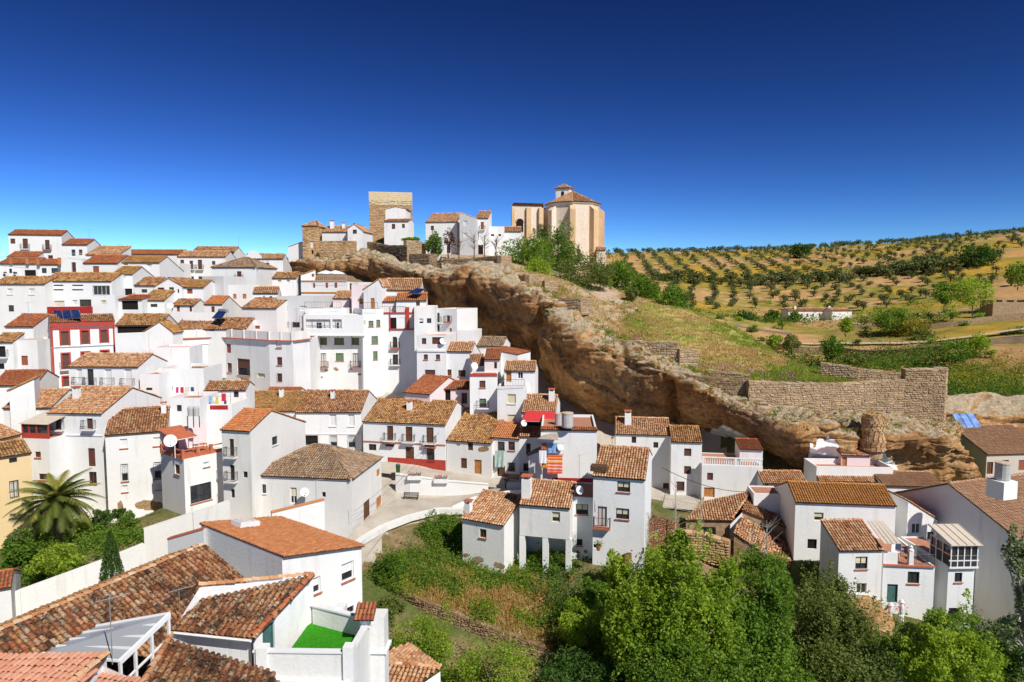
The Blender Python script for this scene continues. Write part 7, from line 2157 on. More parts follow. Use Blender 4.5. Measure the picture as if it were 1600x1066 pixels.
sg = np.sign((nn_[30, 60] * (CAM - RR[30, 60])).sum())
RR2 = RR + nn_ * sg * dsp[..., None]
mb = MB(); mb.add(RR2.reshape(-1, 3), grid_faces(*RR2.shape[:2])); o = mb.build('rock_face', M['rock'], smooth=True); o['kind'] = 'structure'
for k, (px, py, d, r_, lb) in enumerate(((1345, 958, 57.5, 1.9, 'a'), (1322, 945, 59, 1.4, 'b'), (1365, 978, 56, 1.3, 'c'))):
    mb = boulder(W(px, py, d), r_, 300 + k, sq=(1.2, 1, .8)); o = mb.build('boulder', M['rock_sandy'], smooth=True)
    tag(o, ['largest sandy boulder below the white annex', 'sandy boulder against the foot of the white annex', 'lowest sandy boulder among the bushes below the white annex'][k], 'boulder')
# ------------------------------------------------------------------ walls round the plaza and the garden
def wall_to(name, label, pts, m, th=.35, cap=None):
    """pts = (px, y top, y bottom, d)"""
    return wallstrip(name, label, 'wall', [(x, y, d, (yb - y) / F * d) for x, y, yb, d in pts], m, th=th, cap=cap)
wall_to('plaza_wall', 'long white retaining wall with flower boxes behind the plaza bench', [(619, 741, 790, 78.5), (640, 744, 784, 78), (700, 752, 778, 78), (763, 757, 768, 78)], 'white', cap='white')
pw = wallstrip('bridge_wall', 'bare stone wall with a white plastered rim below the plaza', 'wall', [(548, 858, 61.5, 6), (566, 842, 64.5, 5.5), (600, 822, 68, 4.8), (640, 807, 70.5, 4.2), (684, 796, 72.6, 3), (724, 796, 72.8, 2)], 'stone_pale', th=.5)
pr = MB()
PP = [W(*p) for p in ((548, 858, 61.3), (566, 842, 64.3), (600, 822, 67.8), (640, 807, 70.3), (684, 796, 72.4), (724, 796, 72.6))]
for a, b_ in zip(PP[:-1], PP[1:]):
    u = unit((b_ - a) * [1, 1, 0]); n_ = np.array([u[1], -u[0], 0])
    q = [a + UP * .12, b_ + UP * .12, b_ - UP * .42, a - UP * .42]
    pr.prism([p + n_ * .38 for p in q][::-1], -n_ * .72)
pr.build('parapet', M['white'], pw)
c = W(580, 898, 62.0);
mb = MB(); u = unit((PP[1] - PP[0]) * [1, 1, 0]); n_ = np.array([u[1], -u[0], 0])
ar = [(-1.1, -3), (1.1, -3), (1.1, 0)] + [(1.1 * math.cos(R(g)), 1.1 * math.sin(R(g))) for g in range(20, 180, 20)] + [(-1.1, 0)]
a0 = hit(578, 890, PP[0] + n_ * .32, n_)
mb.poly([a0 + u * x + UP * z for x, z in ar]); mb.build('arch', M['dark'], pw)  # flush dark panel in place of the shaded arch recess
for i, g in enumerate(range(0, 181, 18)):
    mb = MB(); p = a0 + u * 1.28 * math.cos(R(g)) + UP * 1.28 * math.sin(R(g)) + n_ * .02
    mb.box(p, (.34, .2, .34), u * math.cos(R(g)) + UP * math.sin(R(g)), n_, -u * math.sin(R(g)) + UP * math.cos(R(g))); mb.build('arch_stone', M['stone'], pw)
wall_to('parapet_wall', 'white parapet ramp between the plaza and the small grey walled house', [(706, 792, 812, 73.5), (740, 777, 800, 75), (800, 766, 786, 76.5), (815, 765, 790, 76.5)], 'white')
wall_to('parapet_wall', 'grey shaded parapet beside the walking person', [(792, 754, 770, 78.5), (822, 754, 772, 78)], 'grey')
stonewall('long rough stone retaining wall below the weedy garden slope', [(623, 922, 59.6, 3.0), (665, 942, 58.1, 3.0), (720, 963, 56.7, 3.0), (780, 989, 55.2, 3.0), (840, 1011, 54.0, 3.2), (900, 1033, 52.9, 3.4), (962, 1054, 51.9, 3.4)], 'stone_dark', .34, th=.6, seed=80, name='retaining_wall')
def brick_wall(label, a, b_, h, seed, rows_h=.16):
    A, B = W(*a), W(*b_)
    u = unit((B - A) * [1, 1, 0]); n_ = np.array([u[1], -u[0], 0]); L_ = np.linalg.norm((B - A)[:2])
    root = thing('garden_wall', label, 'wall', tuple((A + B) / 2 - UP * h))
    mb = MB(); q = [A, B, B - UP * h, A - UP * h]; mb.prism(q[::-1], -n_ * .3); mb.build('core', M['mortar'], root)
    z0 = min(A[2], B[2]) - h
    stone_face(root, np.array([A[0], A[1], z0]), u, n_, L_, max(A[2], B[2]) - z0, 'brick', .30, seed, prof=([0, L_], [A[2] - z0, B[2] - z0]), deep=.03, nm='brickwork')
brick_wall('sandy sunlit garden wall climbing beside the tall white house', (986, 866, 61.5), (1022, 808, 66), 3.2, 90)
brick_wall('red brick garden wall behind the poplar tops', (1022, 806, 66.2), (1062, 818, 67.5), 3.6, 91)
brick_wall('low brick wall end by the shrub under the tall white house', (976, 868, 60), (987, 864, 61), 2.2, 92)
# ------------------------------------------------------------------ ruined house
RU = thing('ruined_house', 'ruined house with crumbling broken tile roofs and bare earth walls', 'ruin', tuple(W(1160, 850, 70)))
q = lambda *p: W(*p)
zr = q(1174, 766, 74.5)[2]
a, b_, c, d_ = q(1072, 811, 70.5), q(1143, 812, 69.8), level(1174, 767, zr), level(1100, 773, zr)
rf = tile_plane(RU, [a, b_, c, d_], DRY, s=.27, over=(.2, .1))
tile_plane(RU, [level(1240, 822, q(1240, 822, 70)[2]), level(1240, 822, q(1240, 822, 70)[2]) + (c - b_) * .9, c + (c - b_) * .001 + np.array([.3, 2.8, 0]), c], DRY, s=.27) if False else None
a2, b2 = q(1160, 797, 69.6), q(1242, 829, 69.0)
c2, d2 = q(1237, 795, 75), q(1176, 766, 74.6)
tile_plane(RU, [a2, b2, c2, d2], DRY, s=.27, over=(.15, .1))
cap_row(rf, b_ + UP * .1, c, DRY, s=.34)
a3, b3, c3, d3_ = q(1147, 833, 66.8), q(1236, 892, 65.0), q(1233, 848, 68.6), q(1160, 808, 69.4)
tile_plane(RU, [a3, b3, c3, d3_], DRY, s=.27, over=(.1, .1))
mb = MB()
def drop(mb, p, r_, z, top=.1):
    mb.poly([p * [1, 1, 0] + UP * z, r_ * [1, 1, 0] + UP * z, r_ - UP * top, p - UP * top])
zb_ = q(1150, 900, 67)[2] - 1
for p, r_ in ((a, b_), (b_, c), (d_, a), (a2, b2), (b2, c2)):
    drop(mb, p, r_, zb_)
mb.build('earth_wall', M['stonebase'], RU)
mb = MB()
for p, r_ in ((a3, b3), (b3, c3), (d3_, a3)):
    drop(mb, p, r_, zb_)
mb.build('rubble_wall', M['rustpatch'], RU)
mb = MB(); p0 = q(1141, 818, 69.4); p1 = q(1160, 800, 69.5)
mb.poly([p0 - UP * 2.2, p1 - UP * 1.5, p1 - UP * .05, p0 - UP * .1]); mb.build('plastered_wall', M['white'], RU)
for px, py, w_ in ((1106, 822, 1.6), (1188, 822, 1.1)):
    o_ = q(px, py, 69.4); mb = MB(); mb.box(o_ - UP * .9, (w_, .25, 1.5), unit(b_ - a)); mb.build('opening', M['dark'], RU)  # solid dark box, the shade of a wall opening as colour
jr = np.random.default_rng(31)
mb = MB()        # slipped tiles and rubble
for k in range(120):
    t1, t2 = jr.random(2); p = a3 + (b3 - a3) * t1 + (d3_ - a3) * t2 + UP * jr.uniform(.05, .2)
    mb.box(p, (.4, .2, .05), (jr.normal(), jr.normal(), .3), None, (jr.normal() * .4, jr.normal() * .4, 1), jr.random())
o = mb.build('slipped_tiles', M[DRY], RU); o['kind'] = 'stuff'
stonewall('low broken rubble wall in front of the ruined house', [(1050, 832, 67, 2.2), (1100, 836, 66.5, 2.4), (1140, 850, 65.5, 2.4)], 'stone_warm', .4, seed=93)
def rail_thing(label, a, b_, h, m='greymetal', step=.3):
    A, B = W(*a), W(*b_)
    o = thing('railing', label, 'railing', tuple((A + B) / 2))
    railing('bars', [A, B], h, o, m, step)
rail_thing('thin grey railing along the cave lane', (1034, 792, 78), (1090, 803, 76.5), 1.1)
# ------------------------------------------------------------------ painted rock and stone pier
pcs = []
Pg = G2.reshape(-1, 3) - CAM; fw_ = Pg[:, 1] * cp - Pg[:, 2] * sp
gx_ = (800 + F * Pg[:, 0] / fw_).reshape(G2.shape[:2]); gy_ = (533 - F * (Pg[:, 1] * sp + Pg[:, 2] * cp) / fw_).reshape(G2.shape[:2])
nG = normals(G2) * sgn
def inside(px, py, poly):
    r_ = np.zeros(px.shape, bool); n = len(poly)
    for i in range(n):
        (x0, y0), (x1, y1) = poly[i], poly[(i + 1) % n]
        c_ = ((y0 > py) != (y1 > py)) & (px < (x1 - x0) * (py - y0) / (y1 - y0 + 1e-9) + x0); r_ ^= c_
    return r_
def paint(poly, m, nm, off=.05, rag=5):
    wob = rag * np.sin(gx_ * .31 + gy_ * .17) * np.sin(gy_ * .23 - gx_ * .11)
    ins = inside(gx_ + wob, gy_ + wob * .7, poly); Qg = grid_faces(*G2.shape[:2]); k = ins.ravel()[Qg].all(1)
    mb = MB(); mb.add((G2 + nG * off).reshape(-1, 3), Qg[k]); o = mb.build(nm, M[m], smooth=True); o['kind'] = 'structure'
paint([(1256, 742), (1262, 704), (1276, 688), (1304, 682), (1314, 700), (1312, 742)], 'chalk', 'painted_rock')
paint([(1350, 688), (1374, 698), (1402, 726), (1416, 750), (1356, 750)], 'chalk', 'painted_rock')
paint([(1088, 745), (1096, 674), (1130, 662), (1182, 688), (1192, 745)], 'chalk', 'painted_rock')
paint([(985, 662), (1000, 650), (1040, 655), (1066, 664), (1066, 676), (985, 676)], 'chalk', 'painted_rock')
paint([(1388, 690), (1420, 676), (1500, 690), (1530, 730), (1530, 770), (1400, 770)], 'rock_sandy', 'sandy_rock', .04, 8)
pier = thing('stone_pier', 'rough round stone pier propping the rampart above the rock house', 'pier', tuple(W(1364, 698, 83.5)))
zt_, zb2 = W(1364, 649, 83.5)[2], W(1364, 703, 83.5)[2]
cP = W(1364, 670, 83.8); jr = np.random.default_rng(8); mb = MB()
z = zb2
while z < zt_:
    h_ = jr.uniform(.22, .38); rr = 1.25 + jr.uniform(-.07, .07) - .2 * (z - zb2) / (zt_ - zb2); n = 15; off = jr.random()
    for i in range(n):
        g = 2 * math.pi * (i + off) / n; dd_ = np.array([math.cos(g), math.sin(g), 0])
        mb.box(cP * [1, 1, 0] + dd_ * (rr + jr.uniform(-.06, .08)) + UP * (z + h_ / 2), (.4, 2 * math.pi * rr / n * .93, h_ * .92), dd_, None, UP, jr.random())
    z += h_
s_ = mb.build('stone', M['stone_warm'], pier); s_['kind'] = 'stuff'
mb = MB(); mb.lathe(cP * [1, 1, 0], [(1.2, zb2 - 1), (1.0, zt_), (0, zt_)], 14); mb.build('core', M['stonebase'], pier)
# ------------------------------------------------------------------ street furniture
bench_o = W(642, 783, 76.3)
bn = thing('bench', 'dark slatted bench against the white plaza wall', 'bench', tuple(bench_o))
bx = np.array([1, -.08, 0.]); by_ = np.array([.08, 1, 0.])
for k in range(4):
    mb = MB(); mb.box(bench_o + UP * .46 + by_ * (.1 * k - .15), (1.75, .08, .04), bx); mb.build('seat_slat', M['iron'], bn)
for k in range(3):
    mb = MB(); mb.box(bench_o + UP * (.62 + .13 * k) + by_ * (.22 + .03 * k), (1.75, .04, .09), bx); mb.build('back_slat', M['iron'], bn)
for sx_ in (-.78, .78):
    mb = MB(); mb.tube([bench_o + bx * sx_ - by_ * .18, bench_o + bx * sx_ - by_ * .18 + UP * .62, bench_o + bx * sx_ + by_ * .2 + UP * .62], .03, 5)
    mb.tube([bench_o + bx * sx_ + by_ * .22, bench_o + bx * sx_ + by_ * .2 + UP * .46, bench_o + bx * sx_ + by_ * .32 + UP * .95], .03, 5); mb.build('side_frame', M['iron'], bn)
for k, (px, py, lb) in enumerate(((648, 746, 'white flower box with pink geraniums, left one on the plaza wall'), (689, 751, 'white flower box with pink geraniums, right one on the plaza wall'))):
    p = W(px, py, 77.7)
    fb = thing('flower_box', lb, 'planter', tuple(p - UP * .2), 'white flower boxes on the plaza wall')
    mb = MB();
    for dy, w_ in ((-.24, 1.65), (.24, 1.65)): mb.box(p + np.array([0, dy, 0]), (w_, .05, .5))
    for dx in (-.8, .8): mb.box(p + np.array([dx, 0, 0]), (.05, .43, .5))
    mb.box(p - UP * .22, (1.55, .43, .05)); mb.build('box', M['whiteframe'], fb)
    jr = np.random.default_rng(k); P_ = p + np.stack([jr.uniform(-.75, .75, 260), jr.normal(0, .12, 260), .2 + np.abs(jr.normal(0, .18, 260))], 1)
    mb = MB(); leaves(mb, P_, .12, jr, jr.random(260)); mb.build('leaves', M['leaf_mid'], fb)
    mb = MB(); leaves(mb, P_[:40] + UP * .16, .15, jr, jr.random(40), .3, .9); mb.build('flowers', M['magenta'], fb)
p = W(645, 797, 74.5);
mb = MB(); mb.lathe(p + UP * .02, [(.32, 0), (.32, .02), (0, .02)], 14); tag(mb.build('manhole_cover', M['iron']), 'round iron manhole cover in the plaza floor', 'manhole cover')
p = W(622, 738, 80.0); jr = np.random.default_rng(9)
gb_ = thing('bin', 'small green bin at the corner of the plaza wall', 'bin', tuple(p)); mb = MB(); mb.lathe(p, [(.22, 0), (.27, .8), (.3, .82), (0, .9)], 10); mb.build('body', M['lawn_green'], gb_); mb = MB(); mb.lathe(p + UP * .9, [(.3, 0), (.2, .1), (0, .12)], 10); mb.build('lid', M['teal'], gb_)
foot_ = W(791.5, 766, 78.8);
pe = thing('person', 'person in a dark top walking along the street beside the grey parapet', 'person', tuple(foot_))
def skin_body(name, J, E, Rr, m, parent, root=0):
    me = bpy.data.meshes.new(name); off = top_loc(parent)
    me.from_pydata([tuple(np.array(j) - off) for j in J], E, [])
    o = bpy.data.objects.new(name, me); COL.objects.link(o); o.parent = parent
    md = o.modifiers.new('skin', 'SKIN'); sk_ = me.skin_vertices[0].data if me.skin_vertices else None
    if sk_ is None:
        import bmesh
        bm_ = bmesh.new(); bm_.from_mesh(me); bm_.verts.layers.skin.verify(); bm_.to_mesh(me); bm_.free(); sk_ = me.skin_vertices[0].data
    for i, r_ in enumerate(Rr): sk_[i].radius = (r_, r_)
    sk_[root].use_root = True
    sb = o.modifiers.new('sub', 'SUBSURF'); sb.levels = sb.render_levels = 1
    me.materials.append(M[m]); return o
f_ = lambda x, y, z: foot_ + np.array([x, y, z])
J = [f_(0, 0, .95), f_(0, 0, 1.2), f_(0, .0, 1.42), f_(0, -.01, 1.52), f_(0, -.03, 1.63), f_(0, -.03, 1.72),
     f_(-.19, 0, 1.40), f_(-.25, .06, 1.13), f_(-.22, -.08, .90), f_(.19, 0, 1.40), f_(.25, -.02, 1.13), f_(.22, -.16, .92),
     f_(-.1, 0, .90), f_(-.11, -.12, .50), f_(-.11, .02, .08), f_(-.11, -.14, .03), f_(.1, 0, .90), f_(.11, .1, .50), f_(.11, .3, .12), f_(.11, .2, .03)]
E = [(0, 1), (1, 2), (2, 3), (3, 4), (4, 5), (2, 6), (6, 7), (7, 8), (2, 9), (9, 10), (10, 11), (0, 12), (12, 13), (13, 14), (14, 15), (0, 16), (16, 17), (17, 18), (18, 19)]
Rr = [.13, .125, .13, .055, .10, .085, .06, .045, .035, .06, .045, .035, .09, .06, .045, .035, .09, .06, .045, .035]
skin_body('body', J, E, Rr, 'skin', pe)
ti = [0, 1, 2, 6, 7, 9, 10]
skin_body('shirt', [J[i] for i in ti], [(0, 1), (1, 2), (2, 3), (3, 4), (2, 5), (5, 6)], [.15, .145, .15, .075, .06, .075, .06], 'blackfabric', pe)
ti = [0, 12, 13, 14, 16, 17, 18]
skin_body('trousers', [J[i] for i in ti], [(0, 1), (1, 2), (2, 3), (0, 4), (4, 5), (5, 6)], [.14, .105, .075, .06, .105, .075, .06], 'denim', pe)
mb = MB(); mb.lathe(J[5] - UP * .06, [(.105, 0), (.112, .06), (.09, .13), (.04, .165), (0, .17)], 10); mb.build('hair', M['hair'], pe)
# ------------------------------------------------------------------ laundry
def cloth(nm, lb, cat, px0, py0, px1, py1, o, n_, m, k=0, group='laundry hung out to dry', wave=.06):
    a, b_ = hit(px0, py0, o, n_), hit(px1, py0, o, n_); c_ = hit(px0, py1, o, n_)
    h_ = a[2] - c_[2]; u = b_ - a; L_ = np.linalg.norm(u); u = u / L_
    nx, nz = 10, 8; V = []
    for j in range(nz + 1):
        for i in range(nx + 1):
            V.append(a + u * L_ * i / nx - UP * h_ * j / nz + n_ * (.03 + wave * math.sin(i * 1.3 + k + j * .25) * j / nz))
    Q = [(j * (nx + 1) + i, j * (nx + 1) + i + 1, (j + 1) * (nx + 1) + i + 1, (j + 1) * (nx + 1) + i) for j in range(nz) for i in range(nx)]
    mb = MB(); mb.add(V, Q); W_ = np.array(V); mb.add(W_ - n_ * .015, [q_[::-1] for q_ in Q])
    return tag(mb.build(nm, M[m], smooth=True), lb, cat, group)
o, u, n_, prof, _ = C10.sides['f']
oo = o + n_ * .55
cloth('towel', 'striped orange and pink beach towel hanging on the blank white house', 'towel', 855.5, 711, 879, 740, oo, n_, 'striped_towel', 1)
cloth('towel', 'plain orange towel hanging left of the striped beach towel', 'towel', 846, 718, 855, 731, oo + n_ * .1, n_, 'orange_paint', 2)
cloth('shirt', 'white shirt hanging left of the orange towel', 'shirt', 842.5, 704, 854, 724, oo + n_ * .25, n_, 'whitefabric', 3)
cloth('sheet', 'pale blue sheet hanging above the striped towel', 'sheet', 856, 693, 871, 708, oo, n_, 'bluefabric', 4)
cloth('towel', 'dark patterned cloth hanging beside the pale blue sheet', 'towel', 846, 692, 855, 702, oo, n_, 'terracotta', 5)
ra = thing('clothes_rail', 'clothes rail fixed to the blank white house', 'clothes line', tuple(hit(862, 711, oo, n_)))
mb = MB()
for y_ in (692.5, 703.5, 710.5): mb.tube([hit(841, y_, oo, n_), hit(881, y_, oo, n_)], .015, 4)
for x_ in (842, 880): mb.tube([hit(x_, 710, oo, n_), hit(x_, 710, o, n_)], .02, 4)
mb.build('line', M['iron'], ra)
band(C10, 746, 756, 'redwall', .04, nm='painted_base', xa=862)
cr = tile_plane(C10.root, [C10.E0 + C10.nf * .15, C10.E1 + C10.nf * .15, C10.E1 + C10.nb * .5 + UP * .25, C10.E0 + C10.nb * .5 + UP * .25], 'tile_red', s=.25, over=(.05, .05), nm='parapet_tiles')
a, b_, c_, d2_ = W(1060 - 220, 686, 72), W(872, 688, 71.5), W(872, 673, 73.5), W(857, 676, 74)
mb = MB(); mb.prism([a, b_, c_, d2_], UP * .05); tag(mb.build('awning', M['asbestos']), 'weathered brown sheet awning above the washing', 'awning')
o, u, n_, prof, _ = C8.sides['f']
cloth('curtain', 'pale green curtain hanging over the street door under the orange roof', 'curtain', 773.5, 704, 787.5, 730, o + n_ * .4, n_, 'greenfabric', 1, group=None, wave=.1)
o, u, n_, prof, _ = WT.sides['f']
ol = o + n_ * -.3
for k, (x0, x1, y0_, y1_, m_, lb) in enumerate(((312, 317, 620, 631, 'blackfabric', 'dark trousers at the left end of the washing line'), (319, 324, 620, 628, 'whitefabric', 'small white cloth next to the dark trousers'), (326, 331, 620, 629, 'bluefabric', 'pale blue cloth on the washing line'), (333, 337, 620, 627, 'whitefabric', 'white sock sized cloth in the middle of the washing line'), (336.5, 341, 621, 634, 'yellowfabric', 'yellow green towel on the washing line'), (346, 353, 615, 627, 'redfabric', 'red cloth at the right end of the washing line'), (350, 354, 626, 633, 'denim', 'blue jeans below the red cloth'))):
    cloth('washing', lb, 'laundry', x0, y0_, x1, y1_, ol, n_, m_, k)
wl_ = thing('washing_line', 'washing line on the terrace with two red panels', 'clothes line', tuple(hit(330, 620, ol, n_)))
mb = MB(); mb.tube([hit(310, 620, ol, n_), hit(360, 619, ol, n_)], .015, 4); mb.tube([hit(310, 612, ol, n_), hit(310, 640, ol, n_)], .03, 4); mb.tube([hit(360, 612, ol, n_), hit(360, 640, ol, n_)], .03, 4); mb.build('line', M['greymetal'], wl_)
o_g = W(275, 607, 84); n_g = np.array([0, -1., 0])
for k, (x0, x1, m_, lb) in enumerate(((275, 279, 'magenta', 'small magenta cloth left of the grey corrugated roof'), (282, 287, 'redfabric', 'red cloth under the grey corrugated roof'), (289, 296, 'pink', 'pink cloth under the grey corrugated roof'), (298, 303, 'denim', 'dark blue cloth under the grey corrugated roof'))):
    cloth('washing', lb, 'laundry', x0, 605, x1, 614, o_g, n_g, m_, k)
def slab_thing(nm, lb, cat, pts, m, th=.05, parent=None):
    P_ = [W(*p) for p in pts]; mb = MB(); mb.prism(P_, UP * th)
    if parent is not None: return mb.build(nm, M[m], parent)
    return tag(mb.build(nm, M[m]), lb, cat)
aw = thing('awning', 'bright red fabric awning over the dark street terrace', 'awning', tuple(W(841, 652, 81.5)))
slab_thing('fabric', '', '', [(815, 658.5, 80.4), (866, 660, 79.6), (868, 643.5, 82), (823, 642, 82.6)], 'redfabric', .04, aw)
mb = MB(); mb.tube([W(815, 658.5, 80.4), W(866, 660, 79.6)], .04, 5); mb.tube([W(815, 658.5, 80.4), W(816, 672, 82)], .03, 4); mb.tube([W(866, 660, 79.6), W(866, 672, 81.5)], .03, 4); mb.build('frame', M['greymetal'], aw)
for k, (px, py, w_, h_, d, lb) in enumerate(((886.5, 668, .62, 1.5, 72.5, 'grey fibre water tank on the tiled parapet of the blank white house'), (873, 665, .45, 1.3, 77, 'slimmer water tank beside the red awning house'), (1566, 750, .62, 1.5, 60.5, 'big round fibre tank standing on the tan roof of the huge gable'))):
    p = W(px, py, d); t_ = thing('water_tank', lb, 'water tank', tuple(p)); mb = MB(); mb.lathe(p, [(w_ * .92, 0), (w_, h_ * .1), (w_, h_)], 14); mb.build('drum', M['fibre'], t_)
    mb = MB(); mb.lathe(p + UP * h_, [(w_ * 1.06, 0), (w_ * 1.06, .12), (0, .2)], 14); mb.build('lid', M['stone_pale'], t_)
p = W(1566, 750, 60.5); mb = MB(); mb.box(p - UP * .8, (1.7, 1.6, 1.6), (1, .33, 0)); tag(mb.build('plinth', M['white']), 'white plinth under the big round tank', 'plinth')
# ------------------------------------------------------------------ solar panels
def solar(label, quad, n, m='solar', tank=False):
    P_ = [np.array(W(*p)) for p in quad]      # bl, br, tr, tl
    root = thing('solar_panel', label, 'solar panel', tuple(np.mean(P_, axis=0)))
    for k in range(n):
        f0, f1 = k / n + .02, (k + 1) / n - .02
        a, b_ = P_[0] + (P_[1] - P_[0]) * f0, P_[0] + (P_[1] - P_[0]) * f1
        d_, c_ = P_[3] + (P_[2] - P_[3]) * f0, P_[3] + (P_[2] - P_[3]) * f1
        mb = MB(); mb.prism([a, b_, c_, d_], unit(np.cross(b_ - a, d_ - a)) * .08); mb.build('panel', M[m], root)
        mb = MB(); mb.tube([a, b_, c_, d_, a], .03, 4); mb.build('panel_frame', M['greymetal'], root)
    mb = MB()
    for k in (0, .5, 1):
        t_ = P_[3] + (P_[2] - P_[3]) * k; mb.tube([t_, t_ - UP * 1.0 + np.array([0, .2, 0])], .03, 4)
    mb.build('stand', M['greymetal'], root)
    if tank:
        c_ = (P_[2] + P_[3]) / 2 + np.array([0, .3, .1]); u = unit(P_[2] - P_[3]); mb = MB(); mb.tube([c_ - u * 1.1, c_ + u * 1.1], .3, 12, cap=True); mb.build('tank', M['greymetal'], root)
solar('three dark blue solar panels on the roof of the red trimmed house', [(86, 499.5, 93.5), (128, 497, 93.5), (124, 485, 95), (83, 486, 95)], 3)
solar('dark solar heater with a tank on the long low brown roof', [(331, 497.5, 104), (347, 498, 103), (354, 487.5, 104.5), (341, 486.5, 106)], 1, tank=True)
solar('two pale solar panels on the rooftop room beside the rock', [(636, 459, 109.5), (655, 459.5, 109), (664, 452, 111), (650, 451, 111)], 2)
solar('three pale blue solar panels on the far right tan roof', [(1499, 669.5, 93.5), (1534, 667, 93.5), (1520, 646.5, 96.5), (1487, 647.5, 96.5)], 3, 'solar_pale')
for k, (px, py, lb) in enumerate(((509, 427, 'white parasol on the restaurant terrace, left of the pair'), (524, 427, 'white parasol on the restaurant terrace, right of the pair'))):
    p = W(px, py, 128.5); t_ = thing('parasol', lb, 'parasol', tuple(p - UP * 1.6), 'white parasols on the restaurant terrace')
    mb = MB(); mb.lathe(p, [(1.7, 0), (.9, .3), (0, .55)], 8); mb.lathe(p, [(1.7, 0), (1.7, -.18)], 8); mb.build('canopy', M['whitefabric'], t_)
    mb = MB(); mb.tube([p - UP * 2.0, p + UP * .6], .035, 5); mb.build('pole', M['greymetal'], t_)
for k, (px, m_, lb) in enumerate(((400, 'bluefabric', 'blue flag leftmost on the town hall balcony'), (407.5, 'redfabric', 'red and yellow flag on the town hall balcony'), (412.5, 'greenfabric', 'pale green flag on the town hall balcony'), (420, 'bluefabric', 'blue and white flag rightmost on the town hall balcony'))):
    o, u, n_, _, _ = town.sides['f']; p = hit(px, 415, o, n_)
    t_ = thing('flag', lb, 'flag', tuple(p), 'flags on the town hall balcony'); tip = p + n_ * 1.3 + UP * 1.5
    mb = MB(); mb.tube([p, tip], .03, 4); mb.build('pole', M['greymetal'], t_)
    mb = MB(); a = tip - UP * .1; b_ = p + n_ * .5 + UP * .5
    mb.poly([a, b_, b_ - UP * .9 + u * .15, a - UP * 1.1 + u * .25]); mb.build('cloth', M[m_], t_)
    if k == 1:
        mb = MB(); mb.poly([a * .65 + b_ * .35 + n_ * .01 - UP * .05 - u * .02, a * .35 + b_ * .65 - UP * .05 - u * .02, a * .35 + b_ * .65 - UP * .95 + u * .16, a * .65 + b_ * .35 - UP * 1.0 + u * .2]); mb.build('stripe', M['yellowfabric'], t_)
# ------------------------------------------------------------------ dishes, aerials, wires
def dish(label, px, py, d, r_=.45, face=(.5, -.8, .35)):
    p = W(px, py, d); f_ = unit(face); a = unit(np.cross(f_, UP)); b_ = np.cross(a, f_)
    root = thing('satellite_dish', label, 'satellite dish', tuple(p)); mb = MB(); n = 14
    V = [p]
    for k, (rr, z) in enumerate(((.4, .05), (.75, .13), (1.0, .24))):
        V += [p + (a * math.cos(2 * math.pi * i / n) + b_ * math.sin(2 * math.pi * i / n)) * rr * r_ + f_ * z * r_ for i in range(n)]
    mb.add(V, [(0, 1 + i, 1 + (i + 1) % n) for i in range(n)]);
    mb.add(V, [(1 + k * n + i, 1 + (k + 1) * n + i, 1 + (k + 1) * n + (i + 1) % n, 1 + k * n + (i + 1) % n) for k in (0, 1) for i in range(n)])
    mb.build('reflector', M['whiteframe'], root, smooth=True)
    mb = MB(); mb.tube([p - b_ * r_ * .9, p - b_ * r_ * .4 + f_ * r_ * .9], .015, 4); mb.box(p - b_ * r_ * .35 + f_ * r_ * .95, (.09, .09, .12)); mb.tube([p, p - f_ * .35, p - f_ * .35 - UP * .5], .025, 4); mb.build('arm', M['greymetal'], root)
for a in (('large white satellite dish on the wall by the red roof terrace', 266, 689, 66.5, .62), ('satellite dish beside the wide window of the stepped parapet house', 691.5, 533.5, 97.5, .5), ('satellite dish on the red rimmed terrace', 741, 572, 88.5, .5), ('satellite dish hanging beside the red awning', 818, 661.5, 80.2, .4), ('grey satellite dish on the hipped corner house', 475.5, 769, 66.2, .45),
          ('dark satellite dish right of the washing', 875, 699, 72.4, .4), ('white satellite dish on the small railed terrace', 905, 766, 63.3, .42), ('satellite dish on the roof by the washing terrace', 257, 605, 86, .6), ('satellite dish next to the small awning house', 266, 478, 110.5, .5)):
    dish(*a)
def aerial(label, px, py, d, h, n=7, w_=.5):
    p = W(px, py, d); root = thing('tv_aerial', label, 'aerial', tuple(p)); mb = MB(); mb.tube([p - UP * .5, p + UP * h], .022, 5); mb.build('mast', M['greymetal'], root)
    mb = MB(); t_ = p + UP * (h - .1); dv = unit((.9, .4, .12)); mb.tube([t_ - dv * .5, t_ + dv * .7], .014, 4); e = unit((-.4, .9, 0))
    for i in range(n):
        c_ = t_ - dv * .5 + dv * 1.2 * i / (n - 1); L_ = w_ * (1 - .45 * i / n) / 1.0; mb.tube([c_ - e * L_ / 2, c_ + e * L_ / 2], .008, 3)
    mb.build('antenna', M['greymetal'], root)
    return root
aerial('tall tv aerial mast in front of the glass canopy', 175, 1020, 27.0, 2.4, 11, .8)
aerial('tv aerial on the old roof behind the terrace house', 281, 956, 34.5, 1.3)
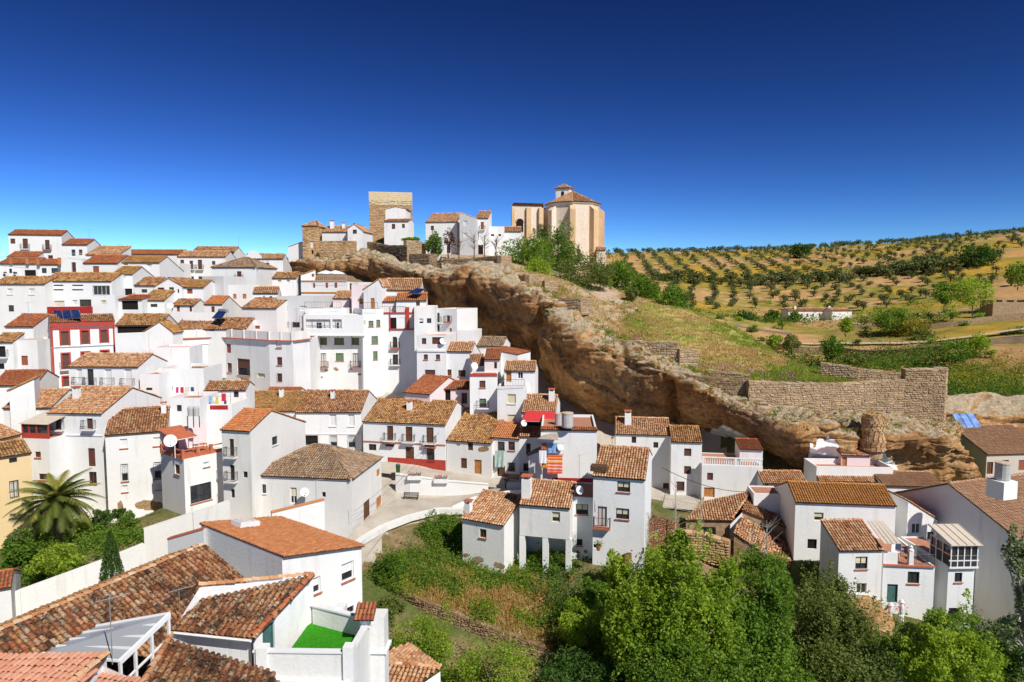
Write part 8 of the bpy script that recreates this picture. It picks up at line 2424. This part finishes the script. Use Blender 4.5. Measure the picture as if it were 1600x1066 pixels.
for k, (px, py, d, h, lb) in enumerate(((140, 376, 138, 2.2, 'tv aerial on the dark red skyline roof'), (373, 388, 163, 2.6, 'tv aerial on the farthest skyline house'), (187, 396, 150, 2.0, 'thin tv aerial left on the skyline'), (463, 500, 108, 1.8, 'tv aerial on the rendered grey block'), (45, 500, 98, 2.6, 'thick pipe aerial on the slanting lean-to'), (494, 782, 63, 2.0, 'tv aerial in front of the hipped corner house'), (905, 744, 66, 2.2, 'tv aerial by the small railed terrace'), (545, 812, 63, .9, 'small aerial bracket on the corner of the plaza house'), (706, 336, 184, 2.6, 'tv aerial above the castle houses'), (543, 352, 157, 2.6, 'tv aerial on the gabled castle house'), (248, 560, 92, 1.6, 'aerial on the tall white blank house'))):
    aerial(lb, px, py, d, h, 6, .6)
def wire(label, pts, sag=.5, r_=.016):
    P_ = []
    A, B = W(*pts[0]), W(*pts[1])
    for t_ in np.linspace(0, 1, 14): P_.append(A + (B - A) * t_ - UP * sag * 4 * t_ * (1 - t_))
    mb = MB(); mb.tube(P_, r_, 4); tag(mb.build('cable', M['iron']), label, 'cable')
wire('black cable from the red based house down to the hipped corner house', [(694, 666, 84.3), (553, 800, 66)], .5)
wire('second black cable crossing the plaza to the hipped corner house', [(690, 680, 84.2), (551, 812, 66)], .6)
wire('thick cable hanging in front of the cave house terrace', [(1035, 731, 66), (1185, 768, 77)], .8, .03)
wire('cable over the rooftops of the castle houses', [(545, 372, 153), (606, 352, 170)], .8, .03)
wire('cable running up the front of the tall white house', [(930, 800, 61.9), (928, 745, 62.1)], .02)
for k, (px, py, d, lb) in enumerate(((654, 677, 84.4, 'iron wall lantern between the balcony doors of the red based house'), (957, 686, 84.5, 'black wall lamp at the corner of the cave house'))):
    p = W(px, py, d); t_ = thing('wall_lamp', lb, 'lamp', tuple(p)); mb = MB(); mb.tube([p - UP * .7 + [0, .4, 0], p - UP * .4, p - UP * .2], .03, 4); mb.build('bracket', M['iron'], t_)
    mb = MB(); mb.lathe(p - UP * .2, [(.08, 0), (.17, .35), (.17, .37), (.02, .5)], 6); mb.build('lantern', M['beigepanel'], t_); mb = MB(); mb.lathe(p + UP * .16, [(.2, 0), (.03, .18)], 6); mb.build('cap', M['iron'], t_)
# ------------------------------------------------------------------ red roof terrace
o, u, n_, prof, _ = HT.sides['f']; L_ = HT.w
def at_t(f, k, z): return HT.E0 + HT.u * HT.w * f + HT.nb * k + UP * z
mb = MB()
for f in (0, .33, .66, 1.0): mb.box(at_t(f, .15, .45), (.28, .28, 1.0), HT.u)
for k in (2.2, 4.3): mb.box(at_t(0, k, .45), (.28, .28, 1.0), HT.u)
pst = []
mb.build('terrace_post', M['terracotta'], HT.root);
mb = MB(); mb.box(at_t(.5, .15, .14), (L_, .2, .34), HT.u); mb.box(at_t(0, 2.2, .14), (.2, 4.3, .34), HT.u); mb.box(at_t(.5, .15, .82), (L_, .1, .1), HT.u); mb.box(at_t(0, 2.2, .82), (.1, 4.3, .1), HT.u); mb.build('terrace_rail', M['terracotta'], HT.root)
mb = MB(); mb.box(at_t(.55, 4.55, 1.1), (L_ * 1.1, .12, 2.4), HT.u); mb.build('back_wall', M['pink'], HT.root)
mb = MB(); mb.box(at_t(.3, 4.46, .9), (.9, .06, 2.0), HT.u); mb.build('door', M['wood'], HT.root)
cv = thing('awning', 'red corrugated awning sheltering half of the red roof terrace', 'awning', tuple(at_t(.3, 3, 2)))
mb = MB(); a, b_, c_, d_ = at_t(-.05, 1.2, 1.75), at_t(.5, 1.2, 1.75), at_t(.5, 4.6, 2.5), at_t(-.05, 4.6, 2.5)
n = 18
for i in range(n):
    f0, f1 = i / n, (i + 1) / n; h_ = .05 * (i % 2); h2_ = .05 * ((i + 1) % 2)
    mb.poly([a + (b_ - a) * f0 + UP * h_, a + (b_ - a) * f1 + UP * h2_, d_ + (c_ - d_) * f1 + UP * h2_, d_ + (c_ - d_) * f0 + UP * h_])
mb.build('sheet', M['terracotta'], cv); mb = MB(); mb.tube([b_, b_ - UP * 1.75], .05, 5); mb.tube([a, a - UP * 1.75], .05, 5); mb.tube([a, b_], .04, 4); mb.build('frame', M['whiteframe'], cv)
tb = thing('table', 'small orange table on the red roof terrace', 'table', tuple(at_t(.62, 2, 0))); mb = MB(); mb.box(at_t(.62, 2, .72), (1.3, .7, .05), HT.u); mb.build('tabletop', M['oakwood'], tb)
for i, j in ((-1, -1), (1, -1), (1, 1), (-1, 1)):
    mb = MB(); mb.box(at_t(.62, 2, .35) + HT.u * i * .58 + HT.nb * j * .28, (.05, .05, .7), HT.u); mb.build('leg', M['oakwood'], tb)
z0 = G1.ze; gl = lambda f, k, z: G1.E0 + G1.u * G1.w * f + G1.nb * k + UP * z
mb = MB()
for f in (0.03, .28, .55, .97): mb.box(gl(f, .12, .75), (.12, .12, 1.5), G1.u)
mb.box(gl(.5, .12, .3), (G1.w, .1, .55), G1.u); mb.build('balcony_front', M['redpaint'], G1.root)
mb = MB(); mb.poly([gl(.03, .14, .55), gl(.97, .14, .55), gl(.97, .14, 1.5), gl(.03, .14, 1.5)]); mb.build('pane', M['glass'], G1.root)
mb = MB(); mb.prism([gl(-.02, -.1, 1.55), gl(1.02, -.1, 1.55), gl(1.02, 3.8, 2.3), gl(-.02, 3.8, 2.3)], UP * .06); mb.build('balcony_roof', M['beigepanel'], G1.root)
mb = MB(); mb.box(gl(.5, 3.7, 1.1), (G1.w, .12, 2.2), G1.u); mb.build('back_wall', M['white'], G1.root)
# ------------------------------------------------------------------ right hand houses: canopies, glazed bay, terrace things
slab_thing('canopy', 'long beige ribbed canopy sloping beside the striped annex roof', 'canopy', [(1381, 850, 57.8), (1409, 850, 57.6), (1378, 815, 61.5), (1355, 815, 61.6)], 'beigepanel')
for k in range(5):
    f = k / 4; a = W(1381 + 28 * f, 850, 57.8 - .2 * f); b_ = W(1355 + 23 * f, 815, 61.6); mb = MB(); mb.tube([a + UP * .07, b_ + UP * .07], .03, 4)
    tag(mb.build('canopy_rib', M['whiteframe']), None, None); bpy.data.objects[-1] if False else None
for o_ in [x for x in COL.objects if x.name.startswith('canopy_rib') and x.parent is None]:
    cn = [x for x in COL.objects if x.name.startswith('canopy') and x.parent is None and x.get('label', '').startswith('long beige')][0]
    l_ = o_.location - cn.location; o_.parent = cn; o_.location = l_
zb5 = S5.ze; b5 = lambda f, k, z: S5.E0 + S5.u * S5.w * f + S5.nb * k + UP * z
mb = MB(); mb.box(b5(.5, -.25, .55), (S5.w + .3, .1, .1), S5.u)
for f in np.linspace(0, 1, 5): mb.box(b5(f, -.25, .95), (.09, .09, 1.9), S5.u)
for k in (.7, 1.6, 2.4): mb.box(b5(-.03, k, .95), (.09, .09, 1.9), S5.u)
mb.box(b5(.5, -.25, 1.9), (S5.w + .3, .1, .1), S5.u); mb.box(b5(-.03, 1.1, 1.9), (.1, 2.7, .1), S5.u); mb.build('bay_frame', M['whiteframe'], S5.root)
mb = MB(); mb.poly([b5(0, -.2, 1.0), b5(1, -.2, 1.0), b5(1, -.2, 1.9), b5(0, -.2, 1.9)]); mb.poly([b5(0, 2.4, 1.0), b5(0, -.2, 1.0), b5(0, -.2, 1.9), b5(0, 2.4, 1.9)]); mb.build('pane', M['glass'], S5.root)
mb = MB(); mb.box(b5(.5, -.22, .48), (S5.w, .12, .9), S5.u); mb.box(b5(-.0, 1.1, .48), (.12, 2.7, .9), S5.u); mb.build('bay_panel', M['iron'], S5.root)
mb = MB(); mb.prism([b5(-.12, -.6, 1.98), b5(1.1, -.6, 1.98), b5(1.1, 2.6, 2.75), b5(-.12, 2.6, 2.75)], UP * .06); mb.build('bay_roof', M['beigepanel'], S5.root)
mb = MB()
for f in (-.1, .2, .5, .8, 1.08): mb.tube([b5(f, -.6, 2.08), b5(f, 2.6, 2.85)], .035, 4)
mb.build('roof_bar', M['whiteframe'], S5.root)
mb = MB(); mb.box(b5(.5, -.12, -.08), (S5.w + .25, .4, .16), S5.u); mb.build('cornice', M['aged'], S5.root)
mb = MB(); mb.tube([b5(1.03, .1, 0), b5(1.03, .1, -7)], .08, 6); mb.build('downpipe', M['iron'], S5.root)
s4 = lambda f, k, z: S4.E0 + S4.u * S4.w * f + S4.nb * k + UP * z
mb = MB(); mb.box(s4(.5, -.08, .0), (S4.w, .2, .12), S4.u); mb.build('coping', M['terracotta'], S4.root)
railing('railing', [s4(.3, .12, .05), s4(.5, .12, .05)], .95, S4.root, 'iron', .14); railing('railing', [s4(.58, .12, .05), s4(1, .12, .05)], .95, S4.root, 'iron', .14)
mb = MB(); mb.box(s4(.54, .15, .65), (.38, .38, 1.3), S4.u); mb.lathe(s4(.54, .15, 1.3), [(.24, 0), (.24, .1), (.12, .2), (.16, .35), (0, .5)], 8); mb.build('pillar', M['white'], S4.root)
mb = MB(); mb.box(s4(.14, .1, .55), (S4.w * .28, .16, 1.1), S4.u); mb.build('parapet', M['white'], S4.root)
def chair(label, p, yaw, m):
    root = thing('garden_chair', label, 'chair', tuple(p)); c_, s_ = math.cos(yaw), math.sin(yaw); a, b_ = np.array([c_, s_, 0]), np.array([-s_, c_, 0])
    mb = MB(); mb.box(p + UP * .43, (.5, .5, .05), a); mb.build('seat', M[m], root)
    mb = MB(); mb.box(p + b_ * .24 + UP * .75, (.5, .05, .6), a); mb.build('backrest', M[m], root)
    for i, j in ((-1, -1), (1, -1), (1, 1), (-1, 1)):
        mb = MB(); mb.box(p + a * i * .22 + b_ * j * .22 + UP * .21, (.04, .04, .42), a); mb.build('leg', M[m], root)
chair('white garden chair on the right hand terrace', s4(.45, 2.2, -.08), .4, 'whiteframe'); chair('grey garden chair on the right hand terrace', s4(.75, 1.6, -.08), -.6, 'greymetal'); chair('blue garden chair on the right hand terrace', s4(.62, 3.0, -.08), 2.2, 'bluefabric')
sh = house('small dark doorway canopy hut on the chair filled terrace', 1449, 832, 1463, 64, yaw=0, h=4, roof='shed', ry=826, D=1.0, tile=GRY, gp=False, wall='white', win=[(1451, 836, 1460, 862, 'w')]) if False else None
for k, (px, py, lb) in enumerate(((1391, 965, 'white turned pillar with pink flowers, left of the pair below the green door'), (1408, 960, 'white turned pillar with pink flowers, right of the pair below the green door'))):
    p = W(px, py, 57.0); t_ = thing('garden_pillar', lb, 'pillar', tuple(p)); mb = MB(); mb.lathe(p - UP * .6, [(.22, 0), (.22, .5), (.14, .6), (.2, 1.2), (.14, 1.6), (.24, 1.7), (.1, 1.9), (0, 1.95)], 9); mb.build('shaft', M['white'], t_)
    jr = np.random.default_rng(k + 70); P_ = p + jr.normal(0, .3, (60, 3)) + UP * .6; mb = MB(); leaves(mb, P_, .14, jr, jr.random(60)); mb.build('flowers', M['magenta'], t_)
for k, (Hh, px, py, w_, h_) in enumerate(((HB, 120, 622, .6, 1.0), (HC, 256, 645, .5, .9), (HD, 440, 620, .5, .9), (HF, 640, 640, .6, .9), (HE, 520, 622, .5, .8), (C6, 862, 626, .7, 1.2), (Q1, 981, 662, .8, 1.4))):
    chimney(Hh, px, py, w_, h_)
wt = thing('water_tank', 'pair of fibre water tanks on a frame behind the red roof terrace', 'water tank', tuple(W(302, 655, 69)))
for k, px in enumerate((298, 307)):
    p = W(px, 650, 69); mb = MB(); mb.lathe(p, [(.28, 0), (.3, .8), (.25, .95), (0, 1.0)], 10); mb.build('tank', M['fibre'], wt)
mb = MB()
for dx in (-.6, 0, .6):
    p = W(302, 650, 69) + np.array([dx, 0, 0]); mb.tube([p, p - UP * 1.2], .05, 4)
mb.build('stand', M['iron'], wt)
def scar(H, side, c, rx, ry, seed, m='rustpatch'):
    o, u, n_, _, _ = H.sides[side]; jr = np.random.default_rng(seed); p = hit(c[0], c[1], o, n_); n = 26; V = []
    for i in range(n):
        g = 2 * math.pi * i / n; k = 1 + .25 * math.sin(2 * g + seed) + jr.uniform(-.12, .12)
        V.append(p + u * rx * k * math.cos(g) + UP * ry * k * math.sin(g) + n_ * .006)
    mb = MB(); mb.poly(V); mb.build('bare_patch', M[m], H.root)
scar(HC, 'f', (235, 790), 1.35, .62, 3); scar(HC, 'f', (249, 806), .8, .38, 4); scar(HC, 'f', (188, 796), .35, .8, 5)
for k, (px, py, a, b_) in enumerate(((486, 578, .18, .16), (510, 579, .28, .2), (525, 577, .4, .28), (549, 577, .2, .12), (486, 588, .35, .5), (502, 590, .3, .18), (563, 585, .4, .2), (571, 574, .2, .35), (485, 601, .18, .4), (568, 597, .25, .2))):
    scar(B1, 'f', (px, py), a, b_, 20 + k)
scar(P1, 'f', (745, 876), .7, .4, 50, 'stonebase'); scar(P1, 'f', (728, 868), .3, .25, 51, 'stonebase'); scar(P1, 'f', (780, 884), .5, .35, 52, 'stonebase')
for k, (px, py) in enumerate(((903, 863), (915, 862), (902, 869), (917, 871))): scar(P3, 'f', (px, py), .22, .14, 60 + k)
scar(C7, 'f', (755, 702), .6, .45, 70); scar(C7, 'f', (716, 695), .2, .16, 71)
for lb, a, b_, h_ in (('iron railing of the terrace below the topmost house', (2, 410, 126.5), (45, 410, 126.5), 1.0), ('railing on the white annex under the dark red skyline roof', (96, 403.5, 128), (129, 403.5, 128), .9), ('railing in front of the laundry terrace on the gallery block', (476, 482, 107.8), (533, 482, 107.8), 1.0),
                      ('railing of the tower house roof terrace left of the red framed loggia', (567, 483, 105.4), (590, 483, 106.2), 1.0), ('white railing of the restaurant terrace', (490, 440, 125.5), (541, 440, 125.8), 1.0), ('railing of the covered top terrace', (779, 604, 85.6), (819, 604, 85.4), .9)):
    rail_thing(lb, a, b_, h_, 'iron' if 'white' not in lb else 'whiteframe', .35)
for lb, px, py, d, m_ in (('orange brick post left on the terrace under the topmost house', 18, 412, 127, 'tile_orange'), ('orange brick post right on the terrace under the topmost house', 43, 412, 127, 'tile_orange'), ('orange post at the left of the orange posted terrace', 60, 413, 127.5, 'tile_orange'), ('orange post at the right of the orange posted terrace', 93, 413, 127.5, 'tile_orange')):
    mb = MB(); p = W(px, py, d); mb.box(p + UP * .5, (.4, .4, 1.2)); mb.box(p + UP * 1.15, (.5, .5, .1)); tag(mb.build('terrace_post', M[m_]), lb, 'post')
for lb, px, py, d in (('air conditioner left of the pair under the posted terrace', 8, 430, 126.2), ('air conditioner right of the pair under the posted terrace', 24, 431, 126.2)):
    p = W(px, py, d); t_ = thing('air_conditioner', lb, 'air conditioner', tuple(p)); mb = MB(); mb.box(p, (.95, .35, .7)); mb.build('casing', M['whiteframe'], t_); mb = MB(); mb.lathe(p, [(.26, 0), (0, 0.01)], 10); V = [p + np.array([math.cos(g) * .27, -.19, math.sin(g) * .27]) for g in np.linspace(0, 2 * math.pi, 12, False)]; mb = MB(); mb.poly(V); mb.build('fan_grille', M['iron'], t_)
jr = np.random.default_rng(33)
for k, (px, py, d, s_, m_, lb) in enumerate(((850, 672, 80.5, .45, 'leaf_bright', 'potted plant right on the red awning terrace'), (857, 668, 80.6, .4, 'leaf_mid', 'tall potted plant beside the tanks of the awning house'), (935, 860, 60.2, .3, 'leaf_mid', 'potted plant on the tall house balcony'), (892, 905, 61, .35, 'leaf_mid', 'plant in a terracotta pot by the right pillar'))):
    p = W(px, py, d); t_ = thing('potted_plant', lb, 'plant', tuple(p)); mb = MB(); mb.lathe(p, [(.16, 0), (.24, .4), (0, .38)], 9); mb.build('pot', M['terracotta'], t_)
    P_ = p + UP * .6 + jr.normal(0, s_ * .5, (130, 3)); mb = MB(); leaves(mb, P_, .18, jr, jr.random(130)); mb.build('leaves', M[m_], t_)
pv = np.array([cP[0], cP[1], zt_]) + np.random.default_rng(3).normal(0, 1, (16, 3)) * [.8, .8, .25]
clumps('pier_plants', pv, 'grass_dry', n=24, ls=.22, rad=.35, jitn=81)
